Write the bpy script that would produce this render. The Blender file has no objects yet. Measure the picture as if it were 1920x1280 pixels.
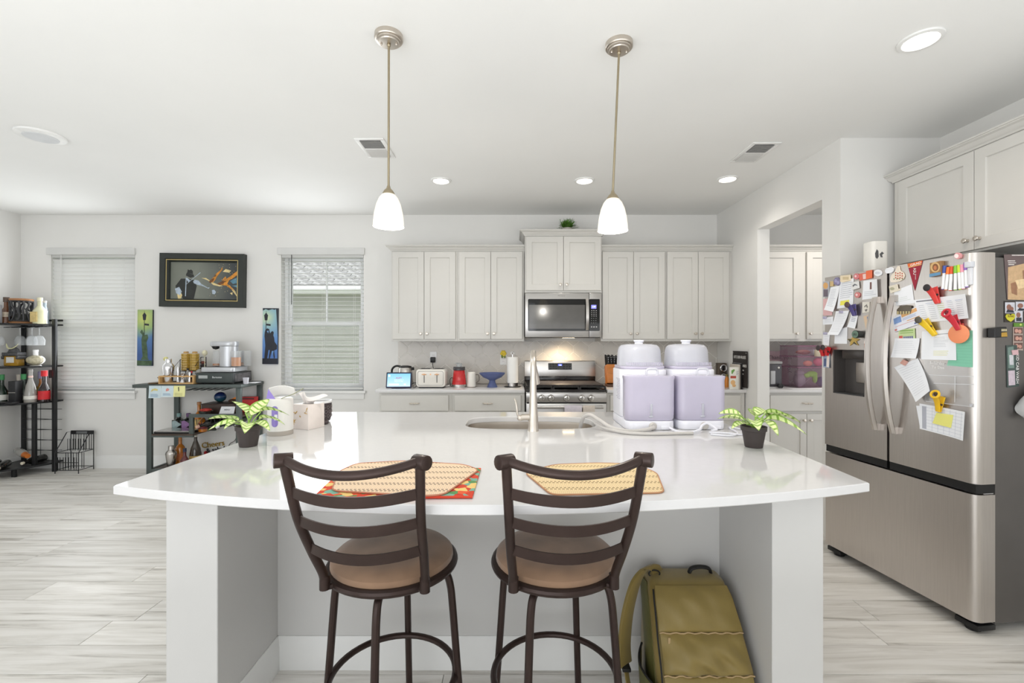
import bpy, bmesh, math, random
from mathutils import Vector, Matrix
random.seed(7)
S = bpy.context.scene
COL = S.collection
PI = math.pi

# ------------------------------------------------------------------ camera, exposure, sky, lights
FPX, CX, CY, CAMZ = 853.0, 962.0, 640.0, 1.37      # focal length in pixels of a 1920 wide frame, eye height in metres
cam_d = bpy.data.cameras.new('camera')
cam_d.sensor_width = 36.0
cam_d.lens = FPX / 1920.0 * 36.0
cam_d.shift_x = -(CX - 960.0) / 1920.0
cam_d.clip_start = 0.05
cam = bpy.data.objects.new('camera', cam_d)
COL.objects.link(cam)
cam.location = (0, 0, CAMZ)
cam.rotation_euler = (PI / 2, 0, 0)
S.camera = cam

S.view_settings.view_transform = 'Standard'
S.view_settings.look = 'None'
S.view_settings.gamma = 1.0
S.view_settings.use_curve_mapping = False
S.view_settings.exposure = 0.09

world = bpy.data.worlds.new('sky')
S.world = world
world.use_nodes = True
wn = world.node_tree.nodes
wn.clear()
w_out = wn.new('ShaderNodeOutputWorld')
w_bg = wn.new('ShaderNodeBackground')
w_bg.inputs['Color'].default_value = (0.93, 0.96, 1.0, 1)
w_bg.inputs['Strength'].default_value = 1.7
world.node_tree.links.new(w_bg.outputs[0], w_out.inputs[0])


def area(name, loc, rot, sx, sy, power, color=(1, 1, 1), spread=PI):
    d = bpy.data.lights.new(name, 'AREA')
    d.shape = 'RECTANGLE'
    d.size, d.size_y = sx, sy
    d.energy = power
    d.color = color
    d.spread = spread
    o = bpy.data.objects.new(name, d)
    COL.objects.link(o)
    o.location = loc
    o.rotation_euler = rot
    return o


# two fill lights added behind the camera, and daylight through the side windows
COOL = (0.945, 0.975, 1.0)
area('rear_fill', (-1.6, -3.15, 1.25), (PI / 2, 0, 0), 4.3, 2.1, 26, COOL)  # unseen frontal fill, added to brighten the faces turned to the camera
area('side_daylight', (-5.24, -1.3, 1.5), (PI / 2, 0, -PI / 2), 2.3, 1.6, 6, COOL)
area('ceiling_fill', (-0.7, -0.6, 1.3), (PI - math.radians(20), 0, 0), 7.0, 3.0, 82, COOL)  # added lamp facing up, evens out the light by way of the ceiling
# daylight that the blinds throw into the room
area('window_daylight', (-2.07, 4.83, 1.58), (math.radians(95), 0, PI), .84, 1.42, 13, COOL)
area('window_daylight', (-4.55, 4.83, 1.58), (math.radians(95), 0, PI), .84, 1.42, 13, COOL)


def spot(name, loc, power, color=(1.0, 0.945, 0.87), size=2.4, radius=0.06):
    d = bpy.data.lights.new(name, 'SPOT')
    d.energy = power
    d.color = color
    d.spot_size = size
    d.spot_blend = 0.8
    d.shadow_soft_size = radius
    o = bpy.data.objects.new(name, d)
    COL.objects.link(o)
    o.location = loc
    return o


# ------------------------------------------------------------------ materials
def lin(c):
    c = c / 255.0
    return c / 12.92 if c <= 0.04045 else ((c + 0.055) / 1.055) ** 2.4


def rgb(r, g, b):
    return (lin(r), lin(g), lin(b), 1.0)


def M(name, col, rough=0.5, metal=0.0, noise=0.06, scale=12.0, bump=0.0, bscale=60.0, trans=0.0, emit=0.0, alpha=1.0,
      coat=0.0, ior=1.45, stretch=None, aniso=0.0, spec=0.5, sheen=0.0):
    """A Principled material with a slight procedural mottling of its colour and an optional fine relief."""
    m = bpy.data.materials.new(name)
    m.use_nodes = True
    nt = m.node_tree
    b = nt.nodes['Principled BSDF']
    c = rgb(*col)
    b.inputs['Roughness'].default_value = rough
    b.inputs['Metallic'].default_value = metal
    b.inputs['Transmission Weight'].default_value = trans
    b.inputs['Alpha'].default_value = alpha
    b.inputs['IOR'].default_value = ior
    b.inputs['Coat Weight'].default_value = coat
    b.inputs['Specular IOR Level'].default_value = spec
    b.inputs['Anisotropic'].default_value = aniso
    b.inputs['Sheen Weight'].default_value = sheen
    if emit:
        b.inputs['Emission Color'].default_value = c
        b.inputs['Emission Strength'].default_value = emit
    tc = nt.nodes.new('ShaderNodeTexCoord')
    mp = nt.nodes.new('ShaderNodeMapping')
    if stretch:
        mp.inputs['Scale'].default_value = stretch
    nt.links.new(tc.outputs['Object'], mp.inputs['Vector'])
    if noise:
        n = nt.nodes.new('ShaderNodeTexNoise')
        n.inputs['Scale'].default_value = scale
        n.inputs['Detail'].default_value = 3.0
        r = nt.nodes.new('ShaderNodeValToRGB')
        lo, hi = 1 - noise, 1 + noise
        r.color_ramp.elements[0].position = 0.3
        r.color_ramp.elements[1].position = 0.7
        r.color_ramp.elements[0].color = (c[0] * lo, c[1] * lo, c[2] * lo, 1)
        r.color_ramp.elements[1].color = (min(1, c[0] * hi), min(1, c[1] * hi), min(1, c[2] * hi), 1)
        nt.links.new(mp.outputs[0], n.inputs['Vector'])
        nt.links.new(n.outputs['Fac'], r.inputs['Fac'])
        nt.links.new(r.outputs['Color'], b.inputs['Base Color'])
    else:
        b.inputs['Base Color'].default_value = c
    if bump:
        n2 = nt.nodes.new('ShaderNodeTexNoise')
        n2.inputs['Scale'].default_value = bscale
        n2.inputs['Detail'].default_value = 4.0
        bp = nt.nodes.new('ShaderNodeBump')
        bp.inputs['Strength'].default_value = bump
        bp.inputs['Distance'].default_value = 0.002
        nt.links.new(mp.outputs[0], n2.inputs['Vector'])
        nt.links.new(n2.outputs['Fac'], bp.inputs['Height'])
        nt.links.new(bp.outputs['Normal'], b.inputs['Normal'])
    return m


def wood_planks():
    m = bpy.data.materials.new('whitewashed_plank')
    m.use_nodes = True
    nt = m.node_tree
    L = nt.links.new
    b = nt.nodes['Principled BSDF']
    tc = nt.nodes.new('ShaderNodeTexCoord')
    oi = nt.nodes.new('ShaderNodeObjectInfo')
    mp = nt.nodes.new('ShaderNodeMapping')
    mp.inputs['Scale'].default_value = (0.55, 7.0, 1.0)
    sc = nt.nodes.new('ShaderNodeVectorMath'); sc.operation = 'SCALE'
    sc.inputs[0].default_value = (37, 19, 11)
    L(oi.outputs['Random'], sc.inputs['Scale'])
    L(sc.outputs[0], mp.inputs['Location'])
    L(tc.outputs['Object'], mp.inputs['Vector'])
    n = nt.nodes.new('ShaderNodeTexNoise')
    n.inputs['Scale'].default_value = 3.0
    n.inputs['Detail'].default_value = 7.0
    n.inputs['Roughness'].default_value = 0.62
    n.inputs['Distortion'].default_value = 0.6
    L(mp.outputs[0], n.inputs['Vector'])
    r = nt.nodes.new('ShaderNodeValToRGB')
    e = r.color_ramp.elements
    e[0].position = 0.27; e[0].color = rgb(154, 148, 139)
    e[1].position = 0.60; e[1].color = rgb(234, 231, 226)
    x = e.new(0.43); x.color = rgb(215, 211, 204)
    L(n.outputs['Fac'], r.inputs['Fac'])
    hs = nt.nodes.new('ShaderNodeHueSaturation')
    mr = nt.nodes.new('ShaderNodeMapRange')
    mr.inputs['To Min'].default_value = 0.90
    mr.inputs['To Max'].default_value = 1.06
    L(oi.outputs['Random'], mr.inputs['Value'])
    L(mr.outputs[0], hs.inputs['Value'])
    L(r.outputs['Color'], hs.inputs['Color'])
    L(hs.outputs['Color'], b.inputs['Base Color'])
    b.inputs['Roughness'].default_value = 0.42
    bp = nt.nodes.new('ShaderNodeBump')
    bp.inputs['Strength'].default_value = 0.12
    bp.inputs['Distance'].default_value = 0.002
    L(n.outputs['Fac'], bp.inputs['Height'])
    L(bp.outputs['Normal'], b.inputs['Normal'])
    return m


WALL = M('wall_paint', (231, 230, 227), 0.7, noise=0.012, scale=3, bump=0.06, bscale=180)
CEIL = M('ceiling_paint', (240, 240, 238), 0.8, noise=0.01, scale=2, bump=0.08, bscale=160)
TRIMW = M('trim_paint', (236, 236, 234), 0.4, noise=0.01)
CABW = M('cabinet_paint', (209, 207, 202), 0.38, noise=0.012, scale=6)
QUARTZ = M('white_quartz', (218, 217, 217), 0.07, noise=0.012, scale=40, coat=0.2)
STEEL = M('stainless_steel', (196, 192, 188), 0.27, metal=1.0, noise=0.05, scale=8, bump=0.05, bscale=90, stretch=(1, 1, 30))
STEELH = M('stainless_steel_brushed', (190, 188, 186), 0.3, metal=1.0, noise=0.05, scale=8, bump=0.05, bscale=90, stretch=(1, 30, 30))
NICKEL = M('brushed_nickel', (206, 198, 188), 0.3, metal=1.0, noise=0.04, scale=20)
BRASSN = M('antique_nickel_rod', (170, 158, 134), 0.32, metal=1.0, noise=0.05, scale=20)
CHROME = M('polished_chrome', (225, 225, 228), 0.1, metal=1.0, noise=0.02)
BLACK = M('black_plastic', (24, 24, 26), 0.4, noise=0.15)
BLACKG = M('black_glass', (10, 10, 11), 0.06, noise=0.05, coat=0.3)
IRON = M('cast_iron', (36, 34, 33), 0.55, noise=0.2, bump=0.2)
BLACKM = M('black_metal', (44, 45, 46), 0.42, metal=0.4, noise=0.08)
WHITEP = M('white_plastic', (240, 240, 240), 0.3, noise=0.01)
PAPER = M('white_paper', (240, 241, 244), 0.75, noise=0.015, scale=30)
GLASS = M('clear_glass', (250, 250, 250), 0.02, trans=1.0, noise=0.0, ior=1.35)


# ------------------------------------------------------------------ mesh helpers
class MB:
    """Collects shapes; build() links them as ONE mesh object."""
    def __init__(s):
        s.v, s.f, s.mi, s.cur = [], [], [], 0

    def add(s, vs, fs, T=None):
        o = len(s.v)
        s.v += [tuple(T @ Vector(p)) if T is not None else tuple(p) for p in vs]
        s.f += [tuple(i + o for i in f) for f in fs]
        s.mi += [s.cur] * len(fs)
        return s

    def box(s, x0, x1, y0, y1, z0, z1, T=None):
        return s.add([(x0, y0, z0), (x1, y0, z0), (x1, y1, z0), (x0, y1, z0), (x0, y0, z1), (x1, y0, z1), (x1, y1, z1), (x0, y1, z1)],
                     [(0, 3, 2, 1), (4, 5, 6, 7), (0, 1, 5, 4), (1, 2, 6, 5), (2, 3, 7, 6), (3, 0, 4, 7)], T)

    def prism(s, poly, z0, z1, T=None):
        n = len(poly)
        vs = [(x, y, z0) for x, y in poly] + [(x, y, z1) for x, y in poly]
        fs = [tuple(range(n - 1, -1, -1)), tuple(range(n, 2 * n))] + [(i, (i + 1) % n, n + (i + 1) % n, n + i) for i in range(n)]
        return s.add(vs, fs, T)

    def rings(s, rings, closed=False, caps=True):
        n = len(rings[0])
        vs = [p for r in rings for p in r]
        fs = []
        m = len(rings)
        for k in range(m if closed else m - 1):
            a, b = k * n, ((k + 1) % m) * n
            fs += [(a + i, a + (i + 1) % n, b + (i + 1) % n, b + i) for i in range(n)]
        if caps and not closed:
            fs += [tuple(range(n - 1, -1, -1)), tuple(range((m - 1) * n, m * n))]
        return s.add(vs, fs)

    def tube(s, pts, r, n=10, closed=False, flat=1.0, caps=True):
        P = [Vector(p) for p in pts]
        m = len(P)
        R = r if isinstance(r, (list, tuple)) else [r] * m
        up = None
        rings = []
        for k in range(m):
            if closed:
                d = P[(k + 1) % m] - P[k - 1]
            else:
                d = P[min(k + 1, m - 1)] - P[max(k - 1, 0)]
            d.normalize()
            if up is None:
                up = Vector((0, 0, 1)) if abs(d.z) < 0.9 else Vector((1, 0, 0))
            a = d.cross(up)
            if a.length < 1e-6:
                a = d.cross(Vector((0, 1, 0)))
            a.normalize()
            b = a.cross(d).normalized()
            up = b
            rings.append([tuple(P[k] + a * (R[k] * math.cos(2 * PI * i / n)) + b * (R[k] * flat * math.sin(2 * PI * i / n))) for i in range(n)])
        return s.rings(rings, closed, caps)

    def cyl(s, p0, p1, r0, r1=None, n=16):
        return s.tube([p0, p1], [r0, r0 if r1 is None else r1], n)

    def lathe(s, prof, c=(0, 0, 0), n=24, T=None, caps=True):
        vs, fs = [], []
        for r, z in prof:
            vs += [(c[0] + r * math.cos(2 * PI * i / n), c[1] + r * math.sin(2 * PI * i / n), c[2] + z) for i in range(n)]
        for k in range(len(prof) - 1):
            a, b = k * n, (k + 1) * n
            fs += [(a + i, a + (i + 1) % n, b + (i + 1) % n, b + i) for i in range(n)]
        if caps:
            if prof[0][0] > 1e-5:
                fs.append(tuple(range(n - 1, -1, -1)))
            if prof[-1][0] > 1e-5:
                fs.append(tuple(range((len(prof) - 1) * n, len(prof) * n)))
        return s.add(vs, fs, T)

    def ball(s, c, r, n=14, m=8, T=None):
        r = r if isinstance(r, (list, tuple)) else (r, r, r)
        prof = [(math.sin(PI * k / m), -math.cos(PI * k / m)) for k in range(m + 1)]
        vs, fs = [], []
        for q, z in prof:
            q = max(q, 1e-4)
            vs += [(c[0] + r[0] * q * math.cos(2 * PI * i / n), c[1] + r[1] * q * math.sin(2 * PI * i / n), c[2] + r[2] * z) for i in range(n)]
        for k in range(m):
            a, b = k * n, (k + 1) * n
            fs += [(a + i, a + (i + 1) % n, b + (i + 1) % n, b + i) for i in range(n)]
        return s.add(vs, fs, T)

    def grid(s, fn, nu, nv, th=0.0):
        """A sheet fn(u, v) -> point; with a thickness along its normals when th is set."""
        P = [[Vector(fn(i / nu, j / nv)) for i in range(nu + 1)] for j in range(nv + 1)]
        w = nu + 1
        vs = [tuple(p) for r in P for p in r]
        fs = [(j * w + i, j * w + i + 1, (j + 1) * w + i + 1, (j + 1) * w + i) for j in range(nv) for i in range(nu)]
        if th:
            o = len(vs)
            for j in range(nv + 1):
                for i in range(nu + 1):
                    du = P[j][min(i + 1, nu)] - P[j][max(i - 1, 0)]
                    dv = P[min(j + 1, nv)][i] - P[max(j - 1, 0)][i]
                    nn = du.cross(dv).normalized()
                    vs.append(tuple(P[j][i] - nn * th))
            fs += [(o + j * w + i, o + (j + 1) * w + i, o + (j + 1) * w + i + 1, o + j * w + i + 1) for j in range(nv) for i in range(nu)]
            for i in range(nu):
                fs.append((i + 1, i, o + i, o + i + 1))
                k = nv * w
                fs.append((k + i, k + i + 1, o + k + i + 1, o + k + i))
            for j in range(nv):
                fs.append((j * w, (j + 1) * w, o + (j + 1) * w, o + j * w))
                k = nu
                fs.append(((j + 1) * w + k, j * w + k, o + j * w + k, o + (j + 1) * w + k))
        return s.add(vs, fs)

    def build(s, name, mat, parent=None, bev=0.0, seg=2, ang=35, sub=0, loc=None):
        me = bpy.data.meshes.new(name)
        me.from_pydata(s.v, [], s.f)
        mats = mat if isinstance(mat, (list, tuple)) else [mat]
        for m in mats:
            me.materials.append(m)
        if len(mats) > 1:
            for p, k in zip(me.polygons, s.mi):
                p.material_index = k
        bm = bmesh.new()
        bm.from_mesh(me)
        if bev:
            es = [e for e in bm.edges if len(e.link_faces) == 2 and e.calc_face_angle(0) > math.radians(30)]
            bmesh.ops.bevel(bm, geom=es, offset=bev, segments=seg, affect='EDGES', profile=0.5, clamp_overlap=True)
        bm.to_mesh(me)
        bm.free()
        for p in me.polygons:
            p.use_smooth = True
        me.set_sharp_from_angle(angle=math.radians(ang))
        o = bpy.data.objects.new(name, me)
        COL.objects.link(o)
        if parent is not None:
            o.parent = parent
        if loc is not None:
            o.location = loc
        if sub:
            md = o.modifiers.new('smooth', 'SUBSURF')
            md.levels = md.render_levels = sub
        return o


def tag(o, label, cat, group=None, kind=None):
    o['label'] = label
    o['category'] = cat
    if group:
        o['group'] = group
    if kind:
        o['kind'] = kind
    return o


def thing(name, label, cat, loc=(0, 0, 0), rz=0.0, group=None, rot=None):
    o = bpy.data.objects.new(name, None)
    o.empty_display_size = 0.05
    COL.objects.link(o)
    o.location = loc
    o.rotation_euler = rot if rot else (0, 0, rz)
    return tag(o, label, cat, group)


def struct(o):
    o['kind'] = 'structure'
    return o


def dup(root, loc=None, rz=None, label=None, group=None):
    c = root.copy()
    COL.objects.link(c)
    if loc is not None:
        c.location = loc
    if rz is not None:
        c.rotation_euler = (0, 0, rz)
    if label:
        c['label'] = label
    if group:
        c['group'] = group

    def rec(a, b):
        for ch in list(a.children):
            d = ch.copy()
            COL.objects.link(d)
            d.parent = b
            rec(ch, d)
    rec(root, c)
    return c


def writing(name, text, size, mat, parent, loc, rot=(PI / 2, 0, 0), align='CENTER', depth=0.0004, sx=1.0):
    cu = bpy.data.curves.new(name, 'FONT')
    cu.body = text
    cu.size = size
    cu.align_x = align
    cu.align_y = 'CENTER'
    cu.extrude = depth
    cu.resolution_u = 2
    t = bpy.data.objects.new(name, cu)
    COL.objects.link(t)
    dg = bpy.context.evaluated_depsgraph_get()
    me = bpy.data.meshes.new_from_object(t.evaluated_get(dg))
    bpy.data.objects.remove(t)
    bpy.data.curves.remove(cu)
    me.materials.clear()
    me.materials.append(mat)
    o = bpy.data.objects.new(name, me)
    COL.objects.link(o)
    o.parent = parent
    o.location = loc
    o.rotation_euler = rot
    o.scale = (sx, 1, 1)
    return o


def at(px, py, Y):
    """The point that shows at a pixel of the 1920 x 1280 frame at depth Y."""
    return Vector(((px - CX) / FPX * Y, Y, CAMZ - (py - CY) / FPX * Y))


def rrect(x0, x1, y0, y1, r, n=5):
    out = []
    for cx, cy, a0 in ((x1 - r, y0 + r, -PI / 2), (x1 - r, y1 - r, 0), (x0 + r, y1 - r, PI / 2), (x0 + r, y0 + r, PI)):
        out += [(cx + r * math.cos(a0 + PI / 2 * k / n), cy + r * math.sin(a0 + PI / 2 * k / n)) for k in range(n + 1)]
    return out


def smooth_path(pts, n=6):
    """Catmull-Rom through the points."""
    P = [Vector(p) for p in pts]
    out = []
    for i in range(len(P) - 1):
        p0, p1, p2, p3 = P[max(i - 1, 0)], P[i], P[i + 1], P[min(i + 2, len(P) - 1)]
        for k in range(n):
            t = k / n
            out.append(0.5 * ((2 * p1) + (p2 - p0) * t + (2 * p0 - 5 * p1 + 4 * p2 - p3) * t * t + (3 * p1 - p0 - 3 * p2 + p3) * t ** 3))
    out.append(P[-1])
    return out


# ------------------------------------------------------------------ the room
YB = 4.934            # back wall
XL, XR = -5.34, 2.21  # left wall, wall with the pantry opening
YS, XF = 3.07, 2.88   # step wall beside the fridge, wall behind the fridge
ZC = 2.743
YR = -3.2             # rear wall behind the camera
PLANKM = wood_planks()

fl = struct(MB().box(XL - .1, 4.3, YR - .1, YB + .1, -.12, -.012).build('floor', M('subfloor', (190, 182, 170), .6)))
# laid planks: every course is shifted; the last courses behind the camera are one mesh
pw, plen = 0.18, 1.22
pl_bm = MB().box(0, 1, 0, 1, 0, 1)
plank0 = MB().box(.0012, plen - .0012, .0012, pw - .0012, -.012, 0).build('plank', PLANKM, fl, bev=.0012, seg=1)
first = True
rest = MB()
row = 0
y = YB - pw
while y > YR - pw:
    x = XL - random.uniform(0.05, 1.1)
    while x < 2.9:
        if y > 0.75:
            if first:
                o = plank0; first = False
            else:
                o = plank0.copy(); COL.objects.link(o)
            xa, xb = max(x, XL), min(x + plen, 2.9 if y + pw > 0 else 2.9)
            o.location = (xa, y, 0)
            o.scale = ((xb - xa) / plen, 1, 1)
        else:
            rest.box(max(x, XL) + .001, min(x + plen, 2.9) - .001, y + .001, y + pw - .001, -.012, 0)
        x += plen
    y -= pw
r_ = rest.build('plank', PLANKM, fl)
r_['kind'] = 'stuff'

struct(MB().box(XL - .1, 4.3, YR - .1, YB + .1, ZC, ZC + .1).build('ceiling', CEIL))

W1 = (-5.01, -4.10, 0.832, 2.32)      # left window opening: x0, x1, z0, z1
W2 = (-2.516, -1.62, 0.832, 2.32)     # right window opening
wb = MB()
x0, x1 = XL - .1, 4.3
th = .14
for a, b in ((x0, W1[0]), (W1[1], W2[0]), (W2[1], x1)):
    wb.box(a, b, YB, YB + th, 0, ZC)
for w in (W1, W2):
    wb.box(w[0], w[1], YB, YB + th, 0, w[2])
    wb.box(w[0], w[1], YB, YB + th, w[3], ZC)
struct(wb.build('wall_back', WALL))
# left wall, with a wide window beside the living area behind the camera
wl = MB()
wl.box(XL - .12, XL, -.1, YB + .1, 0, ZC).box(XL - .12, XL, YR - .1, -2.5, 0, ZC)
wl.box(XL - .12, XL, -2.5, -.1, 0, .6).box(XL - .12, XL, -2.5, -.1, 2.35, ZC)
struct(wl.build('wall_left', WALL))
# wall with the opening to the pantry
OP = (3.254, 4.115, 2.385)
wr = MB()
wr.box(XR, XR + .11, OP[1], YB, 0, ZC).box(XR, XR + .11, YS - .11 + .11, OP[0], 0, ZC).box(XR, XR + .11, OP[0], OP[1], OP[2], ZC)
struct(wr.build('wall_right', WALL))
struct(MB().box(XR + .11, XF + .12, YS, YS + .11, 0, ZC).build('wall_step', WALL))
struct(MB().box(XF, XF + .12, YR - .1, YS, 0, ZC).build('wall_fridge', WALL))
struct(MB().box(4.18, 4.3, YS, YB, 0, ZC).build('wall_pantry', WALL))
rw = MB()
rw.box(XL - .1, -3.8, YR - .12, YR, 0, ZC).box(.6, XF + .1, YR - .12, YR, 0, ZC).box(-3.8, .6, YR - .12, YR, 2.4, ZC).box(-3.8, .6, YR - .12, YR, 0, .1)
struct(rw.build('wall_rear', WALL))


def baseboard(name, pts, h=.135, t=.016, mat=TRIMW, parent=None):
    """A stepped baseboard along a wall; pts = (start, end) on the wall face, the room on its left side."""
    a, b = Vector((*pts[0], 0)), Vector((*pts[1], 0))
    d = (b - a).normalized()
    nrm = Vector((-d.y, d.x, 0))
    prof = [(0, 0), (t, 0), (t, h * .72), (t * .72, h * .78), (t * .62, h * .9), (t * .25, h), (0, h)]
    m = MB()
    ring = lambda p: [tuple(p + nrm * q + Vector((0, 0, z))) for q, z in prof]
    m.rings([ring(a), ring(b)])
    return m.build(name, mat, parent)


struct(baseboard('baseboard_back', ((-1.29, YB), (XL, YB))))
struct(baseboard('baseboard_left', ((XL, YB), (XL, 1.3))))
struct(baseboard('baseboard_step', ((XF, YS), (XR, YS))))

# ------------------------------------------------------------------ windows with blinds
VINYL = M('window_vinyl', (244, 245, 245), 0.35, noise=0.008)
SLAT = M('blind_slat', (250, 250, 249), 0.45, noise=0.01)
# the thin slats let some daylight through
_nt = SLAT.node_tree
_tr = _nt.nodes.new('ShaderNodeBsdfTranslucent')
_tr.inputs['Color'].default_value = (.95, .95, .94, 1)
_mx = _nt.nodes.new('ShaderNodeMixShader')
_mx.inputs[0].default_value = .45
_nt.links.new(_nt.nodes['Principled BSDF'].outputs[0], _mx.inputs[1])
_nt.links.new(_tr.outputs[0], _mx.inputs[2])
_nt.links.new(_mx.outputs[0], _nt.nodes['Material Output'].inputs['Surface'])
PANEM = M('window_pane', (250, 252, 252), 0.01, trans=1.0, noise=0, ior=1.05)


def window(n, w, tilt, label_slat):
    x0, x1, z0, z1 = w
    root = bpy.data.objects.new('window_%d' % n, None)
    COL.objects.link(root)
    root['kind'] = 'structure'
    yo = YB + .075
    zm = (z0 + z1) / 2 - .02
    f = MB()
    fw = .035
    f.box(x0, x0 + fw, yo, yo + .06, z0, z1).box(x1 - fw, x1, yo, yo + .06, z0, z1)
    f.box(x0 + fw, x1 - fw, yo, yo + .06, z1 - fw, z1).box(x0 + fw, x1 - fw, yo, yo + .06, z0, z0 + fw)
    f.build('window_frame', VINYL, root, bev=.003)
    for k, (a, b, dy) in enumerate(((zm - .02, z1 - fw, .03), (z0 + fw, zm + .03, 0))):
        s_ = MB()
        sw = .042 if k else .034
        xa, xb = x0 + fw, x1 - fw
        ya, yb = yo + .002 + dy, yo + .026 + dy
        s_.box(xa, xa + sw, ya, yb, a, b).box(xb - sw, xb, ya, yb, a, b)
        s_.box(xa + sw, xb - sw, ya, yb, a, a + sw).box(xa + sw, xb - sw, ya, yb, b - sw, b)
        sash = s_.build('sash', VINYL, root, bev=.002)
        MB().box(xa + sw, xb - sw, ya + .01, ya + .014, a + sw, b - sw).build('pane', PANEM, sash)
        if k == 0:
            xc = (xa + xb) / 2
            mm = MB().box(xc - .009, xc + .009, ya + .004, ya + .0095, a + sw, b - sw)
            mm.box(xc - .009, xc + .009, ya + .0145, ya + .02, a + sw, b - sw)
            mm.build('muntin', VINYL, sash)
    # sill (stool) and apron
    MB().box(x0 - .045, x1 + .03, YB - .045, YB - .001, z0 - .02, z0 + .005).box(x0 + .001, x1 - .001, YB - .001, YB + .074, z0 + .0005, z0 + .005).build('window_sill', TRIMW, root, bev=.004)
    MB().box(x0 - .02, x1 + .01, YB - .018, YB - .0005, z0 - .085, z0 - .0205).build('apron', TRIMW, root, bev=.003)
    # the blind: a thing that hangs inside the opening
    bl = thing('window_blind', label_slat, 'blind', (0, 0, 0))
    yv = YB + .02
    MB().box(x0 - .03, x1 + .012, YB - .03, YB - .002, z1 - .012, z1 + .06).build('valance', SLAT, bl, bev=.004)
    MB().box(x0 + .006, x1 - .006, YB + .002, YB + .045, z1 - .04, z1 - .002).build('headrail', SLAT, bl, bev=.002)
    zb = z0 + .02
    MB().box(x0 + .008, x1 - .008, yv - .022, yv + .022, zb, zb + .018).build('bottom_rail', SLAT, bl, bev=.004)
    pitch = .0432
    sl = MB()
    hw = .024
    for q in range(4):
        pass
    sl.grid(lambda u, v: (x0 + .008 + (x1 - x0 - .016) * u, (v - .5) * 2 * hw, .0025 * (1 - (2 * v - 1) ** 2)), 1, 4, .0026)
    s0 = sl.build('slat', SLAT, bl)
    z = zb + .018 + .03
    k = 0
    while z < z1 - .05:
        o = s0 if k == 0 else s0.copy()
        if k:
            COL.objects.link(o)
        o.location = (0, yv, z)
        o.rotation_euler = (tilt + random.uniform(-.02, .02), 0, 0)
        z += pitch
        k += 1
    for fx in (.12, .5, .88):
        xx = x0 + (x1 - x0) * fx
        c = MB()
        for dy in (-.0255, .0255):
            c.tube([(xx, yv + dy, zb + .018), (xx, yv + dy, z1 - .04)], .0012, 5)
        c.build('ladder_cord', SLAT, bl)
    xx = x0 + .12
    MB().tube([(xx, YB - .012, z1 - .012), (xx, YB - .014, z1 - .55)], .004, 6).build('tilt_wand', M('blind_wand', (70, 70, 70), .4) if n == 2 else SLAT, bl)
    return root


window(1, W1, math.radians(-68), 'white slatted blind shut flat, above the black wire file rack')
window(2, W2, math.radians(4), 'white slatted blind with open slats showing the neighbouring roof')

# ------------------------------------------------------------------ outside: the neighbouring house and ground
SIDING = M('grey_siding', (172, 172, 163), .7, noise=.06, scale=2)
nb = thing('neighbour_house', 'grey clapboard house with speckled shingle roof seen through the open blind', 'house', (-3.6, 12, -1.0))
w_ = MB()
z = 0.0
while z < 3.55:
    w_.add([(-6, 0, z), (6, 0, z), (6, -.02, z), (-6, -.02, z), (-6, 0, z + .15), (6, 0, z + .15)],
           [(0, 1, 2, 3), (3, 2, 5, 4), (0, 3, 4), (1, 5, 2)])
    z += .15
w_.box(-6, 6, .01, 4, 0, 3.6)
w_.build('clapboard_wall', SIDING, nb)
MB().box(-6.3, 6.3, -.42, -.36, 3.62, 3.8).box(-6.3, 6.3, -.36, 0, 3.6, 3.63).build('fascia', TRIMW, nb)
gut = MB().box(-6.35, 6.35, -.52, -.42, 3.66, 3.79)
gut.build('gutter', TRIMW, nb, bev=.02)
SHG = M('roof_shingle', (176, 174, 170), .9, noise=.5, scale=9, stretch=(1, 1, 1))
MB().prism([(-.45, 3.8), (4.5, 6.6), (4.5, 6.5), (-.45, 3.7)], -6.4, 6.4, Matrix(((0, 0, 1, 0), (1, 0, 0, 0), (0, 1, 0, 0), (0, 0, 0, 1)))).build('roof_deck', SHG, nb)
shm = MB().box(0, .32, 0, .2, 0, .018).build('shingle', SHG, nb)
sl_ = math.atan2(2.8, 4.95)
k = 0
for r in range(16):
    for c in range(-4, 14):
        if k >= 290:
            break
        o = shm if k == 0 else shm.copy()
        if k:
            COL.objects.link(o)
        d = r * .19
        o.location = (-1.2 + c * .33 + (r % 2) * .16 + random.uniform(-.01, .01), -.45 + d * math.cos(sl_), 3.81 + d * math.sin(sl_))
        o.rotation_euler = (sl_ - .05 + random.uniform(-.01, .01), 0, 0)
        k += 1
struct(MB().box(-30, 20, YB + .2, 40, -1.1, -1.0).build('ground', M('lawn', (150, 158, 120), .9, noise=.2, scale=3)))

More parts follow.
